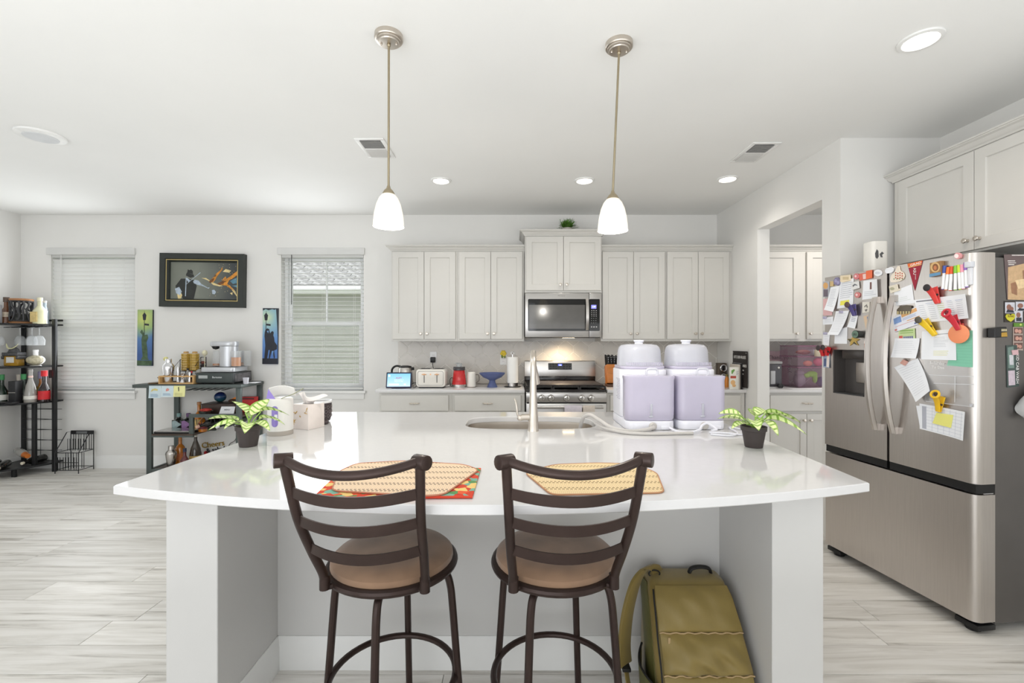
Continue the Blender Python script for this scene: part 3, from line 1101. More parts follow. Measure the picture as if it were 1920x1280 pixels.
def stool(label, loc, rz, legrot):
    t = thing('bar_stool', label, 'bar stool', loc, rz, group='bar stools at the island')
    R = .203
    MB().lathe([(.001, .628), (.17, .628), (.196, .630), (.200, .645), (.198, .660), (.185, .672), (.15, .680), (.08, .685), (.001, .686)], n=48).build('seat', SUEDE, t)
    MB().tube([(R * math.cos(a), R * math.sin(a), .630) for a in [2 * PI * k / 48 for k in range(48)]], .0135, 10, closed=True).build('seat_ring', DARKM, t)
    MB().box(-.19, .19, -.02, .02, .612, .6395).box(-.02, .02, -.19, .19, .6115, .639).lathe([(.06, .585), (.06, .6395)], n=20).build('swivel_plate', DARKM, t)
    for k in range(4):
        a = legrot + PI / 2 * k
        c, s = math.cos(a), math.sin(a)
        P = [(.10, .600), (.150, .600), (.178, .588), (.192, .55), (.200, .48), (.214, .30), (.238, 0.004)]
        MB().tube(smooth_path([(c * r, s * r, z) for r, z in P], 4), .0125, 10).build('leg', DARKM, t)
    rr = .208
    MB().tube([(rr * math.cos(a), rr * math.sin(a), .245) for a in [2 * PI * k / 48 for k in range(48)]], .011, 10, closed=True).build('foot_ring', DARKM, t)
    # back: two posts that lean out towards the sitter's back, three straps and a round top rail
    post = {}
    for sx in (-1, 1):
        P = [(sx * .152, -.178, .640), (sx * .154, -.186, .68), (sx * .163, -.236, .77), (sx * .171, -.298, .89), (sx * .181, -.345, 1.048)]
        post[sx] = P
        m = MB().tube(smooth_path(P, 6), .0135, 12)
        po = m.build('back_post', DARKM, t)
        MB().tube([(P[0][0], P[0][1], P[0][2] - .012), (P[0][0], P[0][1], P[0][2] + .03)], .0155, 12).tube([(sx * .125, -.158, .63), (P[0][0], P[0][1] , .632)], .009, 8).build('post_socket', DARKM, po)
        q = P[4]
        MB().tube([(q[0] - sx * .016, q[1] + .012, q[2] + .008), (q[0] + sx * .022, q[1] - .014, q[2] + .010)], .0195, 14).build('rail_knuckle', DARKM, po, bev=.002)
    def pt(sx, z):
        P = smooth_path(post[sx], 6)
        for a, b in zip(P[:-1], P[1:]):
            if a.z <= z <= b.z:
                q = (z - a.z) / (b.z - a.z)
                return a + (b - a) * q
        return P[-1]
    for z in (.785, .882, .969):
        a, b = pt(-1, z), pt(1, z)
        rings = []
        for k in range(17):
            u = k / 16
            p = a + (b - a) * u
            sag = 1 - (2 * u - 1) ** 2
            y = p.y - .052 * sag
            rings.append([(p.x, y - .0025, z - .0155 - .010 * sag), (p.x, y - .0065, z + .0155 - .010 * sag), (p.x, y - .0015, z + .0155 - .010 * sag), (p.x, y + .0025, z - .0155 - .010 * sag)])
        MB().rings(rings).build('back_slat', DARKM, t)
    a, b = post[-1][4], post[1][4]
    MB().tube([(a[0] + (b[0] - a[0]) * u, a[1] - .060 * (1 - (2 * u - 1) ** 2), a[2] + .012 - .024 * (1 - (2 * u - 1) ** 2)) for u in [k / 20 for k in range(21)]], .0125, 12).build('top_rail', DARKM, t)
    return t


stool('bronze bar stool with a brown suede seat, in front of the red and woven placemats', (-.404, 1.535, 0), math.radians(-3), math.radians(3))
stool('bronze bar stool with a brown suede seat, the one next to the green backpack', (.142, 1.54, 0), math.radians(3.5), math.radians(-31))
# ------------------------------------------------------------------ fridge
FO = Vector((2.03, 2.965, 0))
FN = Vector((2.145, 2.105, 0))
FD = (FN - FO)
FWD = FD.length
FA = math.atan2(FD.y, FD.x)
fr = thing('french_door_fridge', 'stainless french-door refrigerator with bottom freezer, covered in papers and magnets', 'refrigerator', FO, FA)
FINV = Matrix.Translation(FO) @ Matrix.Rotation(FA, 4, 'Z')
FINVI = FINV.inverted()
DT = .105
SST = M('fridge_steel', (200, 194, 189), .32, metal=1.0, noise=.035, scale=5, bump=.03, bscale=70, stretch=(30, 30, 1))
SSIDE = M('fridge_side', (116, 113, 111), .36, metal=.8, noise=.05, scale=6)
FGAP = M('fridge_gasket', (18, 18, 19), .5, noise=.1)
W_ = FWD
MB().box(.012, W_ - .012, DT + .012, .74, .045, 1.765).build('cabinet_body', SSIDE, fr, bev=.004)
MB().box(.02, W_ - .02, DT + .0005, DT + .0115, .07, 1.77).build('gasket', FGAP, fr)


def f_uv(px, py, off=0.0):
    """Where the sight line of a pixel meets the fridge's front plane, in the fridge's own frame."""
    o = FINVI @ Vector((0, 0, CAMZ))
    d = FINVI.to_3x3() @ Vector((px - CX, FPX, -(py - CY)))
    k = (-off - o.y) / d.y
    p = o + d * k
    return p.x, p.z


ux0, uz0 = f_uv(1562, 655)
ux1, uz1 = f_uv(1621, 744)
du0, du1, dz0, dz1 = ux0, ux1, uz1, uz0
# left door built around the dispenser recess
xm = W_ / 2
ld = MB()
zb, zt = .705, 1.785
ld.box(.003, du0, 0, DT, zb, zt).box(du1, xm - .004, 0, DT, zb, zt).box(du0, du1, 0, DT, dz1, zt).box(du0, du1, 0, DT, zb, dz0)
ld.box(du0, du1, .09, DT, dz0, dz1)
ldo = ld.build('left_door', SST, fr)
rd = MB()
prof = [(xm + .004, DT), (xm + .004, .006), (xm + .010, 0), (W_ - .04, 0)] + [(W_ - .04 + .037 * math.sin(a), .037 - .037 * math.cos(a)) for a in [PI / 2 * k / 6 for k in range(1, 7)]] + [(W_ - .003, DT)]
rd.prism(prof, zb, zt)
rdo = rd.build('right_door', SST, fr, ang=25)
fz = MB()
prof = [(.003, DT), (.003, .006), (.008, 0), (W_ - .04, 0)] + [(W_ - .04 + .037 * math.sin(a), .037 - .037 * math.cos(a)) for a in [PI / 2 * k / 6 for k in range(1, 7)]] + [(W_ - .003, DT)]
fz.prism(prof, .062, .655)
fzo = fz.build('freezer_drawer', SST, fr, ang=25)
MB().box(.01, xm - .008, .004, DT, .662, .7045).box(xm + .008, W_ - .006, .004, DT, .662, .7045).build('handle_recess', FGAP, fr)
# dispenser
dp = MB()
dp.box(du0 + .001, du0 + .004, .002, .089, dz0, dz1).box(du1 - .004, du1 - .001, .002, .089, dz0, dz1)
dp.box(du0 + .004, du1 - .004, .085, .0895, dz0 + .001, dz1 - .001)
dpo = dp.build('dispenser_niche', M('dispenser_dark', (96, 92, 90), .4, metal=.5), ldo)
MB().box(du0 + .06, du1 - .004, .005, .084, dz1 - .055, dz1 - .002).build('dispenser_hood', M('dispenser_hood', (74, 70, 68), .3, metal=.6), ldo, bev=.006)
MB().box(du0 + .105, du1 - .012, .058, .070, dz0 + .075, dz1 - .075).build('dispenser_paddle', SST, ldo, bev=.004)
MB().box(du0 + .005, du1 - .005, -.004, .084, dz0 + .0012, dz0 + .008).build('drip_tray', M('drip_tray', (60, 60, 62), .3), ldo)
# bowed handles
for sx, x, xb_ in ((0, xm - .052, -.004), (1, xm + .052, .004)):
    R_ = []
    for k in range(25):
        q = k / 24 * 2 - 1
        z = 1.245 + q * .375
        y = -.078 + .052 * abs(q) ** 2.2
        w = .0135
        R_.append([(x - w, y + .004, z), (x - w * .5, y - .011, z), (x + w * .5, y - .011, z), (x + w, y + .004, z), (x + w * .7, y + .013, z), (x - w * .7, y + .013, z)])
    h = MB().rings(R_)
    for z in (.885, 1.605):
        h.box(x - .011, x + .011, -.022, -.0005, z - .018, z + .018)
    h.build('door_handle', SST, ldo if sx == 0 else rdo, ang=30)
hg = MB()
hg.box(W_ - .10, W_ - .02, .03, .20, 1.7655, 1.788)
hg.build('top_hinge', M('hinge_dark', (70, 68, 67), .4, metal=.5), fr, bev=.003)
for x in (.05, W_ - .06):
    MB().box(x - .05, x + .05, .02, .12, .018, .0445).cyl((x, .06, 0), (x, .06, .02), .03).build('foot', BLACK, fr, bev=.004)
MB().box(W_ - .09, W_ - .01, .05, DT, .657, .664).build('mid_hinge', CHROME, fr)


RESERVE = []
# ------------------------------------------------------------------ pendants
SHADE = M('frosted_shade', (240, 236, 228), .35, noise=.01, trans=.25, emit=.25)
BULB = M('warm_bulb', (255, 236, 205), .4, emit=3.0, noise=0)


def pendant(label, top, bot):
    t = thing('pendant_lamp', label, 'pendant lamp', (top[0], top[1], ZC), group='pendant lamps over the island')
    MB().lathe([(.062, -.0005), (.063, -.020), (.060, -.024), (.054, -.025), (.053, -.031), (.046, -.033), (.044, -.038), (.020, -.040), (.001, -.040)], n=36).build('canopy', NICKEL, t)
    sm = MB()
    for sx in (-1, 1):
        sm.ball((sx * .034, .0, -.041), .005, 8, 5)
    sm.build('screw', NICKEL, t)
    d = Vector(bot) - Vector((top[0], top[1], ZC))
    u = d.normalized()
    rod = MB().tube([Vector((0, 0, -.038)), d + Vector((0, 0, .165))], .0052, 10).ball((0, 0, -.045), .009, 10, 6)
    rod.build('rod', BRASSN, t)
    sh = MB()
    prof = [(.0685, 0), (.0675, .02), (.063, .06), (.054, .10), (.042, .128), (.030, .143), (.024, .147)]
    inner = [(r - .003, z) for r, z in prof[::-1]]
    sh.lathe(prof + inner + [prof[0]], n=36, caps=False)
    s_ = sh.build('shade', SHADE, t, loc=tuple(d))
    MB().lathe([(.027, .140), (.027, .150), (.020, .162), (.010, .172), (.006, .185)], n=20).build('socket_cap', BRASSN, t, loc=tuple(d))
    MB().lathe([(.012, .135), (.012, .10), (.024, .075), (.026, .06), (.020, .042), (.001, .034)], n=16).build('bulb', BULB, s_)
    l = bpy.data.lights.new('pendant_bulb', 'POINT')
    l.energy = 9
    l.color = (1, .95, .86)
    l.shadow_soft_size = .03
    o = bpy.data.objects.new('pendant_bulb', l)
    COL.objects.link(o)
    o.location = Vector(bot) + Vector((0, 0, -.05))
    return t


pendant('nickel pendant lamp with frosted bell shade hanging nearer the window', (-.557, 2.04), (-.561, 2.05, 1.887))
pendant('nickel pendant lamp with frosted bell shade hanging near the microwave plant', (.488, 2.095), (.458, 2.09, 1.878))

# ------------------------------------------------------------------ things on the back counter
ZT = .9143
NAVY = M('navy_plastic', (40, 48, 72), .45, noise=.05)


def outlet(label, x, z, plug=None):
    t = thing('wall_outlet', label, 'outlet', (x, YB - .0097, z))
    MB().prism(rrect(-.037, .037, -.060, .060, .006), 0, .005, T_).build('cover_plate', WHITEP, t, bev=.0015, seg=1)
    for dz in (-.022, .022):
        r = MB().prism(rrect(-.017, .017, dz - .014, dz + .014, .006), .0052, .007, T_).build('receptacle', WHITEP, t)
        sl = MB()
        for dx in (-.006, .006):
            sl.box(dx - .001, dx + .001, -.0074, -.0071, dz - .003, dz + .005)
        sl.build('slot', BLACK, r)
    return t


outlet('white wall outlet above the cream toaster with a black plug in it', -.862, 1.20)
p = thing('power_plug', 'black square power plug in the outlet above the toaster', 'plug', (-.862, YB - .017, 1.173))
MB().box(-.026, .026, -.045, -.0005, -.030, .030).build('body', BLACK, p, bev=.008)
MB().tube(smooth_path([(0, -.03, -.028), (.002, -.035, -.07), (.03, -.04, -.15), (.06, -.05, -.2)], 5), .0035, 8).build('cable', BLACK, p)
outlet('white wall outlet behind the paper towels carrying a yellow flower night light', -.105, 1.178)
p = thing('night_light', 'small yellow flower night light plugged into an outlet', 'night light', (-.105, YB - .017, 1.21))
MB().box(-.018, .018, -.022, -.0005, -.026, .012).build('base', WHITEP, p, bev=.004)
YEL = M('yellow_petal', (236, 208, 62), .45, noise=.08)
m = MB()
for k in range(6):
    a = PI / 3 * k
    m.ball((.020 * math.cos(a), -.028, .030 + .022 * math.sin(a)), (.014, .006, .016), 8, 6)
m.ball((.004, -.030, .045), (.016, .010, .02), 8, 6)
m.build('flower', YEL, p)
MB().ball((-.012, -.03, .0), (.012, .008, .018), 8, 6).ball((.016, -.03, -.004), (.01, .008, .015), 8, 6).build('leaf', M('olive_leaf', (120, 140, 60), .5), p)

# smart display
Y0 = 4.40
t = thing('smart_display', 'navy smart display with a pale blue screen standing at the counter end', 'tablet', at(747, 724, 4.40) * 1, rz=math.radians(3))
t.location = (at(747, 724, 4.40).x, 4.40, ZT)
w, h = .245, .155
lean = Matrix.Rotation(math.radians(-14), 4, 'X')
MB().box(-w / 2, w / 2, 0, .016, .0, h).build('case', NAVY, t, bev=.005).matrix_local = lean @ Matrix.Translation((0, 0, .006))
SCR = bpy.data.materials.new('display_picture'); SCR.use_nodes = True
nt = SCR.node_tree
bb = nt.nodes['Principled BSDF']
tcn = nt.nodes.new('ShaderNodeTexCoord'); sep = nt.nodes.new('ShaderNodeSeparateXYZ'); rp = nt.nodes.new('ShaderNodeValToRGB'); mrn = nt.nodes.new('ShaderNodeMapRange')
nt.links.new(tcn.outputs['Object'], sep.inputs[0])
nt.links.new(sep.outputs['Z'], mrn.inputs['Value'])
mrn.inputs['From Max'].default_value = .155
nt.links.new(mrn.outputs[0], rp.inputs['Fac'])
rp.color_ramp.elements[0].color = rgb(190, 215, 235)
rp.color_ramp.elements[1].color = rgb(110, 185, 225)
nt.links.new(rp.outputs[0], bb.inputs['Base Color']); nt.links.new(rp.outputs[0], bb.inputs['Emission Color'])
bb.inputs['Emission Strength'].default_value = .55
bb.inputs['Roughness'].default_value = .15
so = MB().box(-w / 2 + .012, w / 2 - .012, -.0012, .001, .014, h - .014).build('screen', SCR, t)
so.matrix_local = lean @ Matrix.Translation((0, 0, .006))
WTXT = M('white_print', (245, 246, 248), .5, noise=0, emit=.6)
RTXT = M('red_print', (205, 60, 70), .5, noise=0, emit=.3)
for txt, sz, zz, mt in (('ALERT', .020, .098, RTXT), ('Weekly reminder of', .011, .078, WTXT), ('things to do today', .011, .064, WTXT)):
    o = writing('lettering', txt, sz, mt, t, (0, 0, 0))
    o.matrix_local = lean @ Matrix.Translation((.0, -.0018, zz + .006)) @ Matrix.Rotation(PI / 2, 4, 'X')
o = MB().box(-.09, .0, -.0019, -.0012, .028, .042).box(.05, .07, -.0019, -.0012, .030, .042).box(-.10, -.085, -.0019, -.0012, .11, .13).build('screen_button', WTXT, t)
o.matrix_local = lean @ Matrix.Translation((0, 0, .006))
MB().prism([(.014, .0), (.075, .0), (.03, .08)], -.07, .07, Matrix(((0, 0, 1, 0), (1, 0, 0, 0), (0, 1, 0, 0), (0, 0, 0, 1)))).build('stand', NAVY, t, bev=.003)
MB().tube(smooth_path([(.11, .05, .03), (.15, .06, .055), (.17, .05, .03), (.15, .03, .006), (.13, .06, .004)], 5), .003, 8).build('cable', BLACK, t)

# kettle behind the display
t = thing('electric_kettle', 'stainless kettle with a black handle behind the smart display', 'kettle', (at(760, 700, 4.62).x, 4.62, ZT))
MB().lathe([(.085, 0), (.085, .012), (.078, .02), (.080, .03), (.066, .185), (.062, .192)], n=28).build('body', STEEL, t)
MB().lathe([(.063, .192), (.060, .206), (.03, .212), (.001, .213)], n=28).build('lid', BLACK, t)
MB().tube(smooth_path([(-.05, -.0, .204), (-.10, 0, .205), (-.135, 0, .17), (-.128, 0, .10), (-.078, 0, .045)], 5), .013, 10, flat=.8).build('handle', BLACK, t)
MB().prism([(.052, -.022), (.052, .022), (.092, 0)], .165, .195).build('spout', BLACK, t, bev=.003)

# toaster
t = thing('toaster', 'cream two-lever toaster with rose gold levers between tablet and red grinder', 'toaster', (at(810.5, 722, 4.52).x, 4.52, ZT))
CREAM = M('cream_enamel', (236, 232, 224), .22, noise=.01, coat=.3)
w, h, d = .285, .185, .19
MB().prism(rrect(-w / 2, w / 2, .012, h, .03), -d / 2, d / 2, T_).build('body', CREAM, t, bev=.012, seg=3)
MB().prism(rrect(-w / 2 + .02, w / 2 - .02, -d / 2 + .02, d / 2 - .02, .02), .0, .0125).build('foot', BLACK, t)
sl = MB()
for dx in (-.065, .065):
    for dy in (-.04, .04):
        sl.box(dx - .05, dx + .05, dy - .012, dy + .012, h + .0002, h + .003)
sl.build('bread_slot', BLACK, t)
ol = rrect(-w / 2 + .018, w / 2 - .018, .03, h - .02, .018)
MB().tube([(x, -d / 2 - .001, z) for x, z in ol], .0013, 6, closed=True).build('outline', M('dark_outline', (60, 58, 58), .4), t)
ROSE = M('rose_gold', (214, 168, 128), .3, metal=.8)
for dx in (-.062, .062):
    MB().box(dx - .003, dx + .003, -d / 2 - .0015, -d / 2 + .001, .055, .125).build('lever_slot', BLACK, t)
    lv = MB().box(dx - .022, dx + .022, -d / 2 - .018, -d / 2 - .002, .132, .140).cyl((dx, -d / 2 - .012, .136), (dx, -d / 2 - .022, .136), .009)
    lv.build('lever', ROSE, t, bev=.002)
MB().cyl((0, -d / 2 - .0005, .136), (0, -d / 2 - .004, .136), .007).build('button', ROSE, t)
cab = MB().tube(smooth_path([(.13, .0, .01), (.17, -.03, .02), (.16, .05, .02), (.15, .08, .012)], 5), .004, 8)
cab.build('cable', WHITEP, t)

# red grinder
t = thing('popcorn_maker', 'glossy red popcorn maker with a smoky measuring cap beside the toaster', 'popcorn maker', (at(861, 722, 4.55).x, 4.55, ZT))
RED = M('red_enamel', (198, 30, 34), .16, noise=.03, coat=.4)
MB().lathe([(.072, 0), (.073, .004), (.073, .03)], n=28).build('base_band', STEEL, t)
MB().lathe([(.0728, .0302), (.070, .05), (.056, .165), (.054, .168)], n=28).build('body', RED, t)
MB().lathe([(.056, .1682), (.060, .172), (.060, .198), (.056, .204), (.001, .204)], n=28).build('cap', M('smoky_cap', (82, 78, 82), .12, trans=.4, noise=.02), t)
MB().lathe([(.03, .2045), (.028, .235), (.026, .235)], n=20).tube([(.028, 0, .232), (-.02, 0, .240), (-.045, 0, .238)], .004, 8).build('lid', M('clear_lid', (225, 230, 232), .08, trans=.8, noise=0), t)
MB().tube(smooth_path([(-.06, 0, .09), (-.085, .01, .09), (-.095, .02, .05), (-.085, .03, .006), (-.07, .06, .004)], 5), .003, 8).build('cable', BLACK, t)

# cream milk frother jug
t = thing('milk_frother', 'small cream milk frother jug between the red maker and blue bowl', 'jug', (at(884, 722, 4.55).x, 4.55, ZT))
MB().lathe([(.045, 0), (.046, .006)], n=24).build('base', M('base_brown', (120, 100, 86), .4), t)
MB().lathe([(.045, .0062), (.046, .03), (.044, .12), (.042, .142), (.040, .143)], n=24).build('body', CREAM, t)
MB().lathe([(.042, .1432), (.036, .152), (.001, .153)], n=24).build('lid', CREAM, t)
MB().tube(smooth_path([(.042, -.004, .125), (.072, -.01, .12), (.075, -.01, .07), (.044, -.004, .04)], 5), .005, 8).build('handle', M('grey_handle', (118, 110, 104), .4), t)

# blue footed bowl
t = MB()
BLUEM = M('matte_blue', (92, 104, 150), .55, noise=.03)
t.lathe([(.052, 0), (.052, .006), (.045, .02), (.032, .05), (.030, .068), (.045, .078), (.09, .098), (.122, .128), (.130, .142), (.126, .142), (.116, .128), (.085, .104), (.03, .090), (.001, .088)], n=40, c=(at(923, 722, 4.55).x, 4.55, ZT))
tag(t.build('footed_bowl', BLUEM), 'matte blue footed fruit bowl standing left of the paper towels', 'bowl')

# paper towel holder
t = thing('paper_towel_holder', 'paper towel roll on a steel holder left of the range', 'paper towels', (at(961, 722, 4.58).x, 4.58, ZT))
MB().lathe([(.085, 0), (.085, .006), (.06, .009), (.001, .009)], n=28).build('base', BLACK, t)
MB().lathe([(.054, .0092), (.054, .042), (.03, .042)], n=28).build('weight', STEEL, t)
MB().lathe([(.02, .0425), (.056, .0425), (.056, .30), (.02, .30)], n=32).build('paper_roll', M('towel_paper', (246, 245, 242), .9, noise=.02, bump=.3, bscale=60), t)
MB().cyl((0, 0, .30), (0, 0, .325), .006).tube([(.014 * math.cos(a), 0, .338 + .014 * math.sin(a)) for a in [2 * PI * k / 16 for k in range(16)]], .004, 8, closed=True).build('finial', CHROME, t)

# knife block
t = thing('knife_block', 'orange wooden knife block full of black-handled knives right of the range', 'knife block', (at(1149, 718, 4.60).x, 4.62, ZT))
WOODO = M('orange_wood', (190, 116, 52), .4, noise=.2, scale=14, stretch=(1, 1, 6))
lean = Matrix.Rotation(math.radians(-13), 4, 'X')
b = MB().box(-.062, .062, -.055, .055, .0, .19).build('block', WOODO, t, bev=.004)
b.matrix_local = Matrix.Translation((0, .0, .028)) @ lean
MB().box(-.066, .066, -.075, .07, 0, .026).build('foot', M('dark_wood', (88, 62, 46), .45, noise=.15), t, bev=.004)
for r in range(3):
    for c in range(4 if r else 3):
        L_ = (.115, .10, .085)[r]
        k = MB().box(-.009, .009, -.006, .006, 0, L_)
        hk = k.build('knife_handle', BLACK, t, bev=.003, seg=1)
        hk.matrix_local = Matrix.Translation((0, 0, .028)) @ lean @ Matrix.Translation((-.048 + c * .031 + .004 * r, .034 - .036 * r, .1915)) @ Matrix.Rotation(random.uniform(-.04, .04), 4, 'Y')
        rv = MB()
        for q in (.3, .55, .8):
            rv.cyl((0, -.0062, L_ * q), (0, -.0072, L_ * q), .0028, n=8)
        rv.build('rivet', CHROME, hk)

# twin canister rack in the corner
t = thing('spice_canisters', 'small dark stand holding two round-lidded tins, one above the other', 'spice rack', (2.135, 4.66, ZT))
MB().box(-.035, .055, 0, .06, 0, .235).build('stand', M('bronze_stand', (92, 82, 72), .4, metal=.6), t, bev=.004)
for z in (.09, .185):
    c = MB().lathe([(.034, 0), (.036, .006), (.036, .022), (.030, .026), (.028, .020), (.001, .020)], n=20, T=Matrix.Rotation(PI / 2, 4, 'X'))
    c.build('tin', CHROME, t, loc=(.012, -.0005, z))

# black sign leaning on the pantry wall, cookbooks in front
t = thing('kitchen_sign', 'black wall sign with white lettering behind the cookbooks', 'sign', (2.199, 4.402, .932), rz=-PI / 2)
MB().box(-.14, .14, -.006, -.0005, -.0, .345).build('board', M('sign_black', (38, 33, 32), .5, noise=.08), t, bev=.001)
WPR = M('white_lettering', (238, 236, 232), .6, noise=0)
for txt, sz, z in (('KITCHEN RULES', .040, .285), ('WIPE YOUR HANDS', .036, .205), ('clean up after you', .028, .165), ('help with dishes', .028, .130), ('be thankful', .028, .095)):
    writing('lettering', txt, sz, WPR, t, (0, -.0068, z), sx=.80)
sc = MB()
for dx in (-.125, .125):
    sc.cyl((dx, -.0062, .328), (dx, -.009, .328), .006, n=10)
sc.build('screw', CHROME, t)
BK = [(.030, .21, .165, (240, 238, 230), 'white recipe booklet with a green sprig, standing under the black sign'),
      (.018, .235, .17, (206, 196, 184), 'slim beige cookbook between the recipe booklet and the black book'),
      (.018, .245, .17, (30, 28, 28), 'black cookbook, last in the row below the sign')]
xx = at(1378, 728, 4.36).x
for i, (tk, hh, dd, col, lb) in enumerate(BK):
    if i == 0:
        t = thing('cookbook', lb, 'book', (2.068, 4.335, ZT), rz=math.radians(-3), group='cookbooks beside the range counter')
        MB().box(0, .082, 0, tk, 0, hh).build('cover', M('booklet_cover', col, .5), t, bev=.001)
        pr = MB().box(.003, .055, -.0012, -.0004, .105, .128)
        pr.build('banner', M('banner_red', (188, 84, 70), .5), t)
        MB().ball((.022, -.0015, .172), (.012, .001, .014), 10, 6).ball((.034, -.0015, .182), (.009, .001, .010), 10, 6).ball((.018, -.0015, .158), (.007, .001, .012), 10, 6).build('leaf_print', M('leaf_print', (120, 170, 90), .5), t)
        MB().ball((.026, -.0015, .065), (.022, .001, .024), 12, 6).ball((.036, -.0015, .036), (.018, .001, .014), 10, 6).build('food_print', M('food_print', (232, 186, 130), .5), t)
        lt = MB()
        for k in range(4):
            lt.box(.058, .078 - .008 * (k % 2), -.0012, -.0004, .17 - k * .010, .174 - k * .010)
        lt.build('printing', M('grey_text', (170, 172, 178), .6), t)
        xx = 2.151
    else:
        t = thing('cookbook', lb, 'book', (xx + .002, 4.345, ZT), group='cookbooks beside the range counter')
        MB().box(0, tk, 0, dd, 0, hh).build('cover', M('book_cover_%d' % i, col, .55), t, bev=.0015)
        MB().box(.002, tk - .002, .006, dd + .0008, .003, hh + .0005).build('pages', PAPER, t)
        xx += tk + .002
t = thing('sauce_bottle', 'little orange sauce bottle half hidden behind the recipe booklet', 'bottle', (2.152, 4.575, ZT))
MB().lathe([(.022, 0), (.023, .06), (.016, .085), (.010, .10), (.010, .105)], n=16).build('body', M('orange_sauce', (222, 140, 60), .3), t)
MB().lathe([(.012, .1055), (.012, .125), (.001, .126)], n=16).build('cap', M('olive_cap', (130, 120, 60), .4), t)

# green plant on the microwave cabinet
t = thing('potted_greenery', 'small bright green grassy plant on top of the microwave cabinet', 'plant', (at(1063, 428, 4.66).x, 4.66, 2.477))
GREEN = M('grass_green', (88, 132, 48), .55, noise=.3, scale=30)
MB().lathe([(.045, 0), (.055, .05), (.05, .05), (.001, .045)], n=18).build('pot', M('clay_white', (190, 186, 178), .6), t)
rg = random.Random(3)
lm = MB()
for k in range(260):
    a, e = rg.uniform(0, 2 * PI), rg.uniform(.15, 1.45)
    L_ = rg.uniform(.07, .125)
    d = Vector((math.cos(a) * math.cos(e), math.sin(a) * math.cos(e), math.sin(e)))
    p0 = Vector((rg.uniform(-.035, .035), rg.uniform(-.035, .035), .045))
    s_ = d.cross(Vector((0, 0, 1))).normalized() * .0045
    p1, p2 = p0 + d * L_ * .6, p0 + d * L_ + Vector((0, 0, -.012))
    lm.add([p0 - s_ * .5, p0 + s_ * .5, p1 + s_, p1 - s_, p2], [(0, 1, 2, 3), (3, 2, 4)])
    for q in (.5, .75):
        pp = p0 + d * L_ * q
        v = (d + s_.normalized() * rg.choice((-1, 1)) * .9).normalized() * .022
        n_ = v.cross(Vector((0, 0, 1))).normalized() * .003
        lm.add([pp - n_, pp + n_, pp + v], [(0, 1, 2)])
f_ = lm.build('foliage', GREEN, t)
f_['kind'] = 'stuff'

# ------------------------------------------------------------------ pantry counter things
t = thing('water_dispenser', 'dark grey countertop appliance with a clear front tank in the pantry', 'appliance', (at(1455, 727, 4.42).x, 4.44, ZT))
DG = M('charcoal_plastic', (72, 70, 74), .35, noise=.04)
MB().box(-.065, .070, 0, .15, .015, .235).build('body', DG, t, bev=.006)
MB().box(-.07, .075, -.004, .155, .2355, .262).build('lid', M('lid_grey', (150, 148, 148), .3), t, bev=.006)
MB().box(-.045, .0, -.012, -.0005, .04, .17).build('window', M('tank_window', (176, 176, 178), .15), t, bev=.003)
MB().box(-.068, .073, -.01, .15, 0, .0145).build('base', M('base_grey', (190, 188, 188), .35), t)
MB().ball((.03, -.03, .025), (.022, .02, .02), 12, 8).ball((.052, -.028, .024), (.014, .016, .02), 12, 8).build('knob', BLACK, t)
MB().lathe([(.001, 0), (.010, .002), (.010, .006), (.001, .016)], n=10, T=Matrix.Rotation(PI / 2, 4, 'X') @ Matrix.Translation((0, 0, 0))).build('emblem', WPR, t, loc=(.036, .0, .20))
t = thing('medicine_box', 'white box with an orange stripe at the pantry jamb', 'box', (at(1441, 726, 4.44).x - .045, 4.62, ZT))
MB().box(-.05, .035, 0, .1, 0, .15).build('carton', WHITEP, t, bev=.001)
MB().box(-.0505, .0355, -.0006, .05, .085, .115).build('stripe', M('stripe_orange', (232, 160, 130), .5), t)
# pink printed pouch
t = MB()
pkm = M('pink_pouch', (206, 176, 184), .5, noise=.08, scale=16, bump=.3, bscale=20)
cx_ = at(1458, 690, 4.86).x
t.grid(lambda u, v: (cx_ + (u - .5) * (.24 + .03 * v), 4.86 - .05 * math.sin(PI * u) * math.sin(PI * min(v * 1.1, 1)) + .05 * v, ZT + .38 * v - .03 * v * math.sin(PI * u) * v), 10, 12, .01)
o = tag(t.build('bread_pouch', pkm), 'pink puffy pouch with dark script behind the charcoal appliance', 'pouch')
writing('lettering', 'Thank you', .058, M('dark_script', (92, 76, 90), .6), o, (cx_ + .02, 4.852, ZT + .285), (PI / 2 - .1, 0, 0))
writing('lettering', 'you', .06, bpy.data.materials['dark_script'], o, (cx_ + .092, 4.82, ZT + .17), (PI / 2 - .1, -PI / 2, 0))
# clear purple storage bins, stacked, with their contents
BIN = M('clear_purple', (168, 128, 150), .12, noise=.03, alpha=.15, trans=.0)
xb0 = at(1484, 720, 4.55).x


def clear_bin(label, z, h, x=xb0, y=4.45, w=.62, d=.30):
    t = thing('clear_bin', label, 'storage bin', (x, y, z), group='clear purple bins in the pantry')
    m = MB()
    m.box(0, w, 0, .003, 0, h).box(0, w, d - .003, d, 0, h).box(0, .003, .003, d - .003, 0, h).box(w - .003, w, .003, d - .003, 0, h).box(.003, w - .003, .003, d - .003, 0, .003)
    m.build('tub', BIN, t)
    rim = [(0, 0), (w, 0), (w, d), (0, d)]
    MB().tube([(x_, y_, h) for x_, y_ in rrect(0, w, 0, d, .012)], .005, 6, closed=True).build('rim', M('bin_rim', (150, 108, 130), .2) if 'bin_rim' not in bpy.data.materials else bpy.data.materials['bin_rim'], t)
    return t


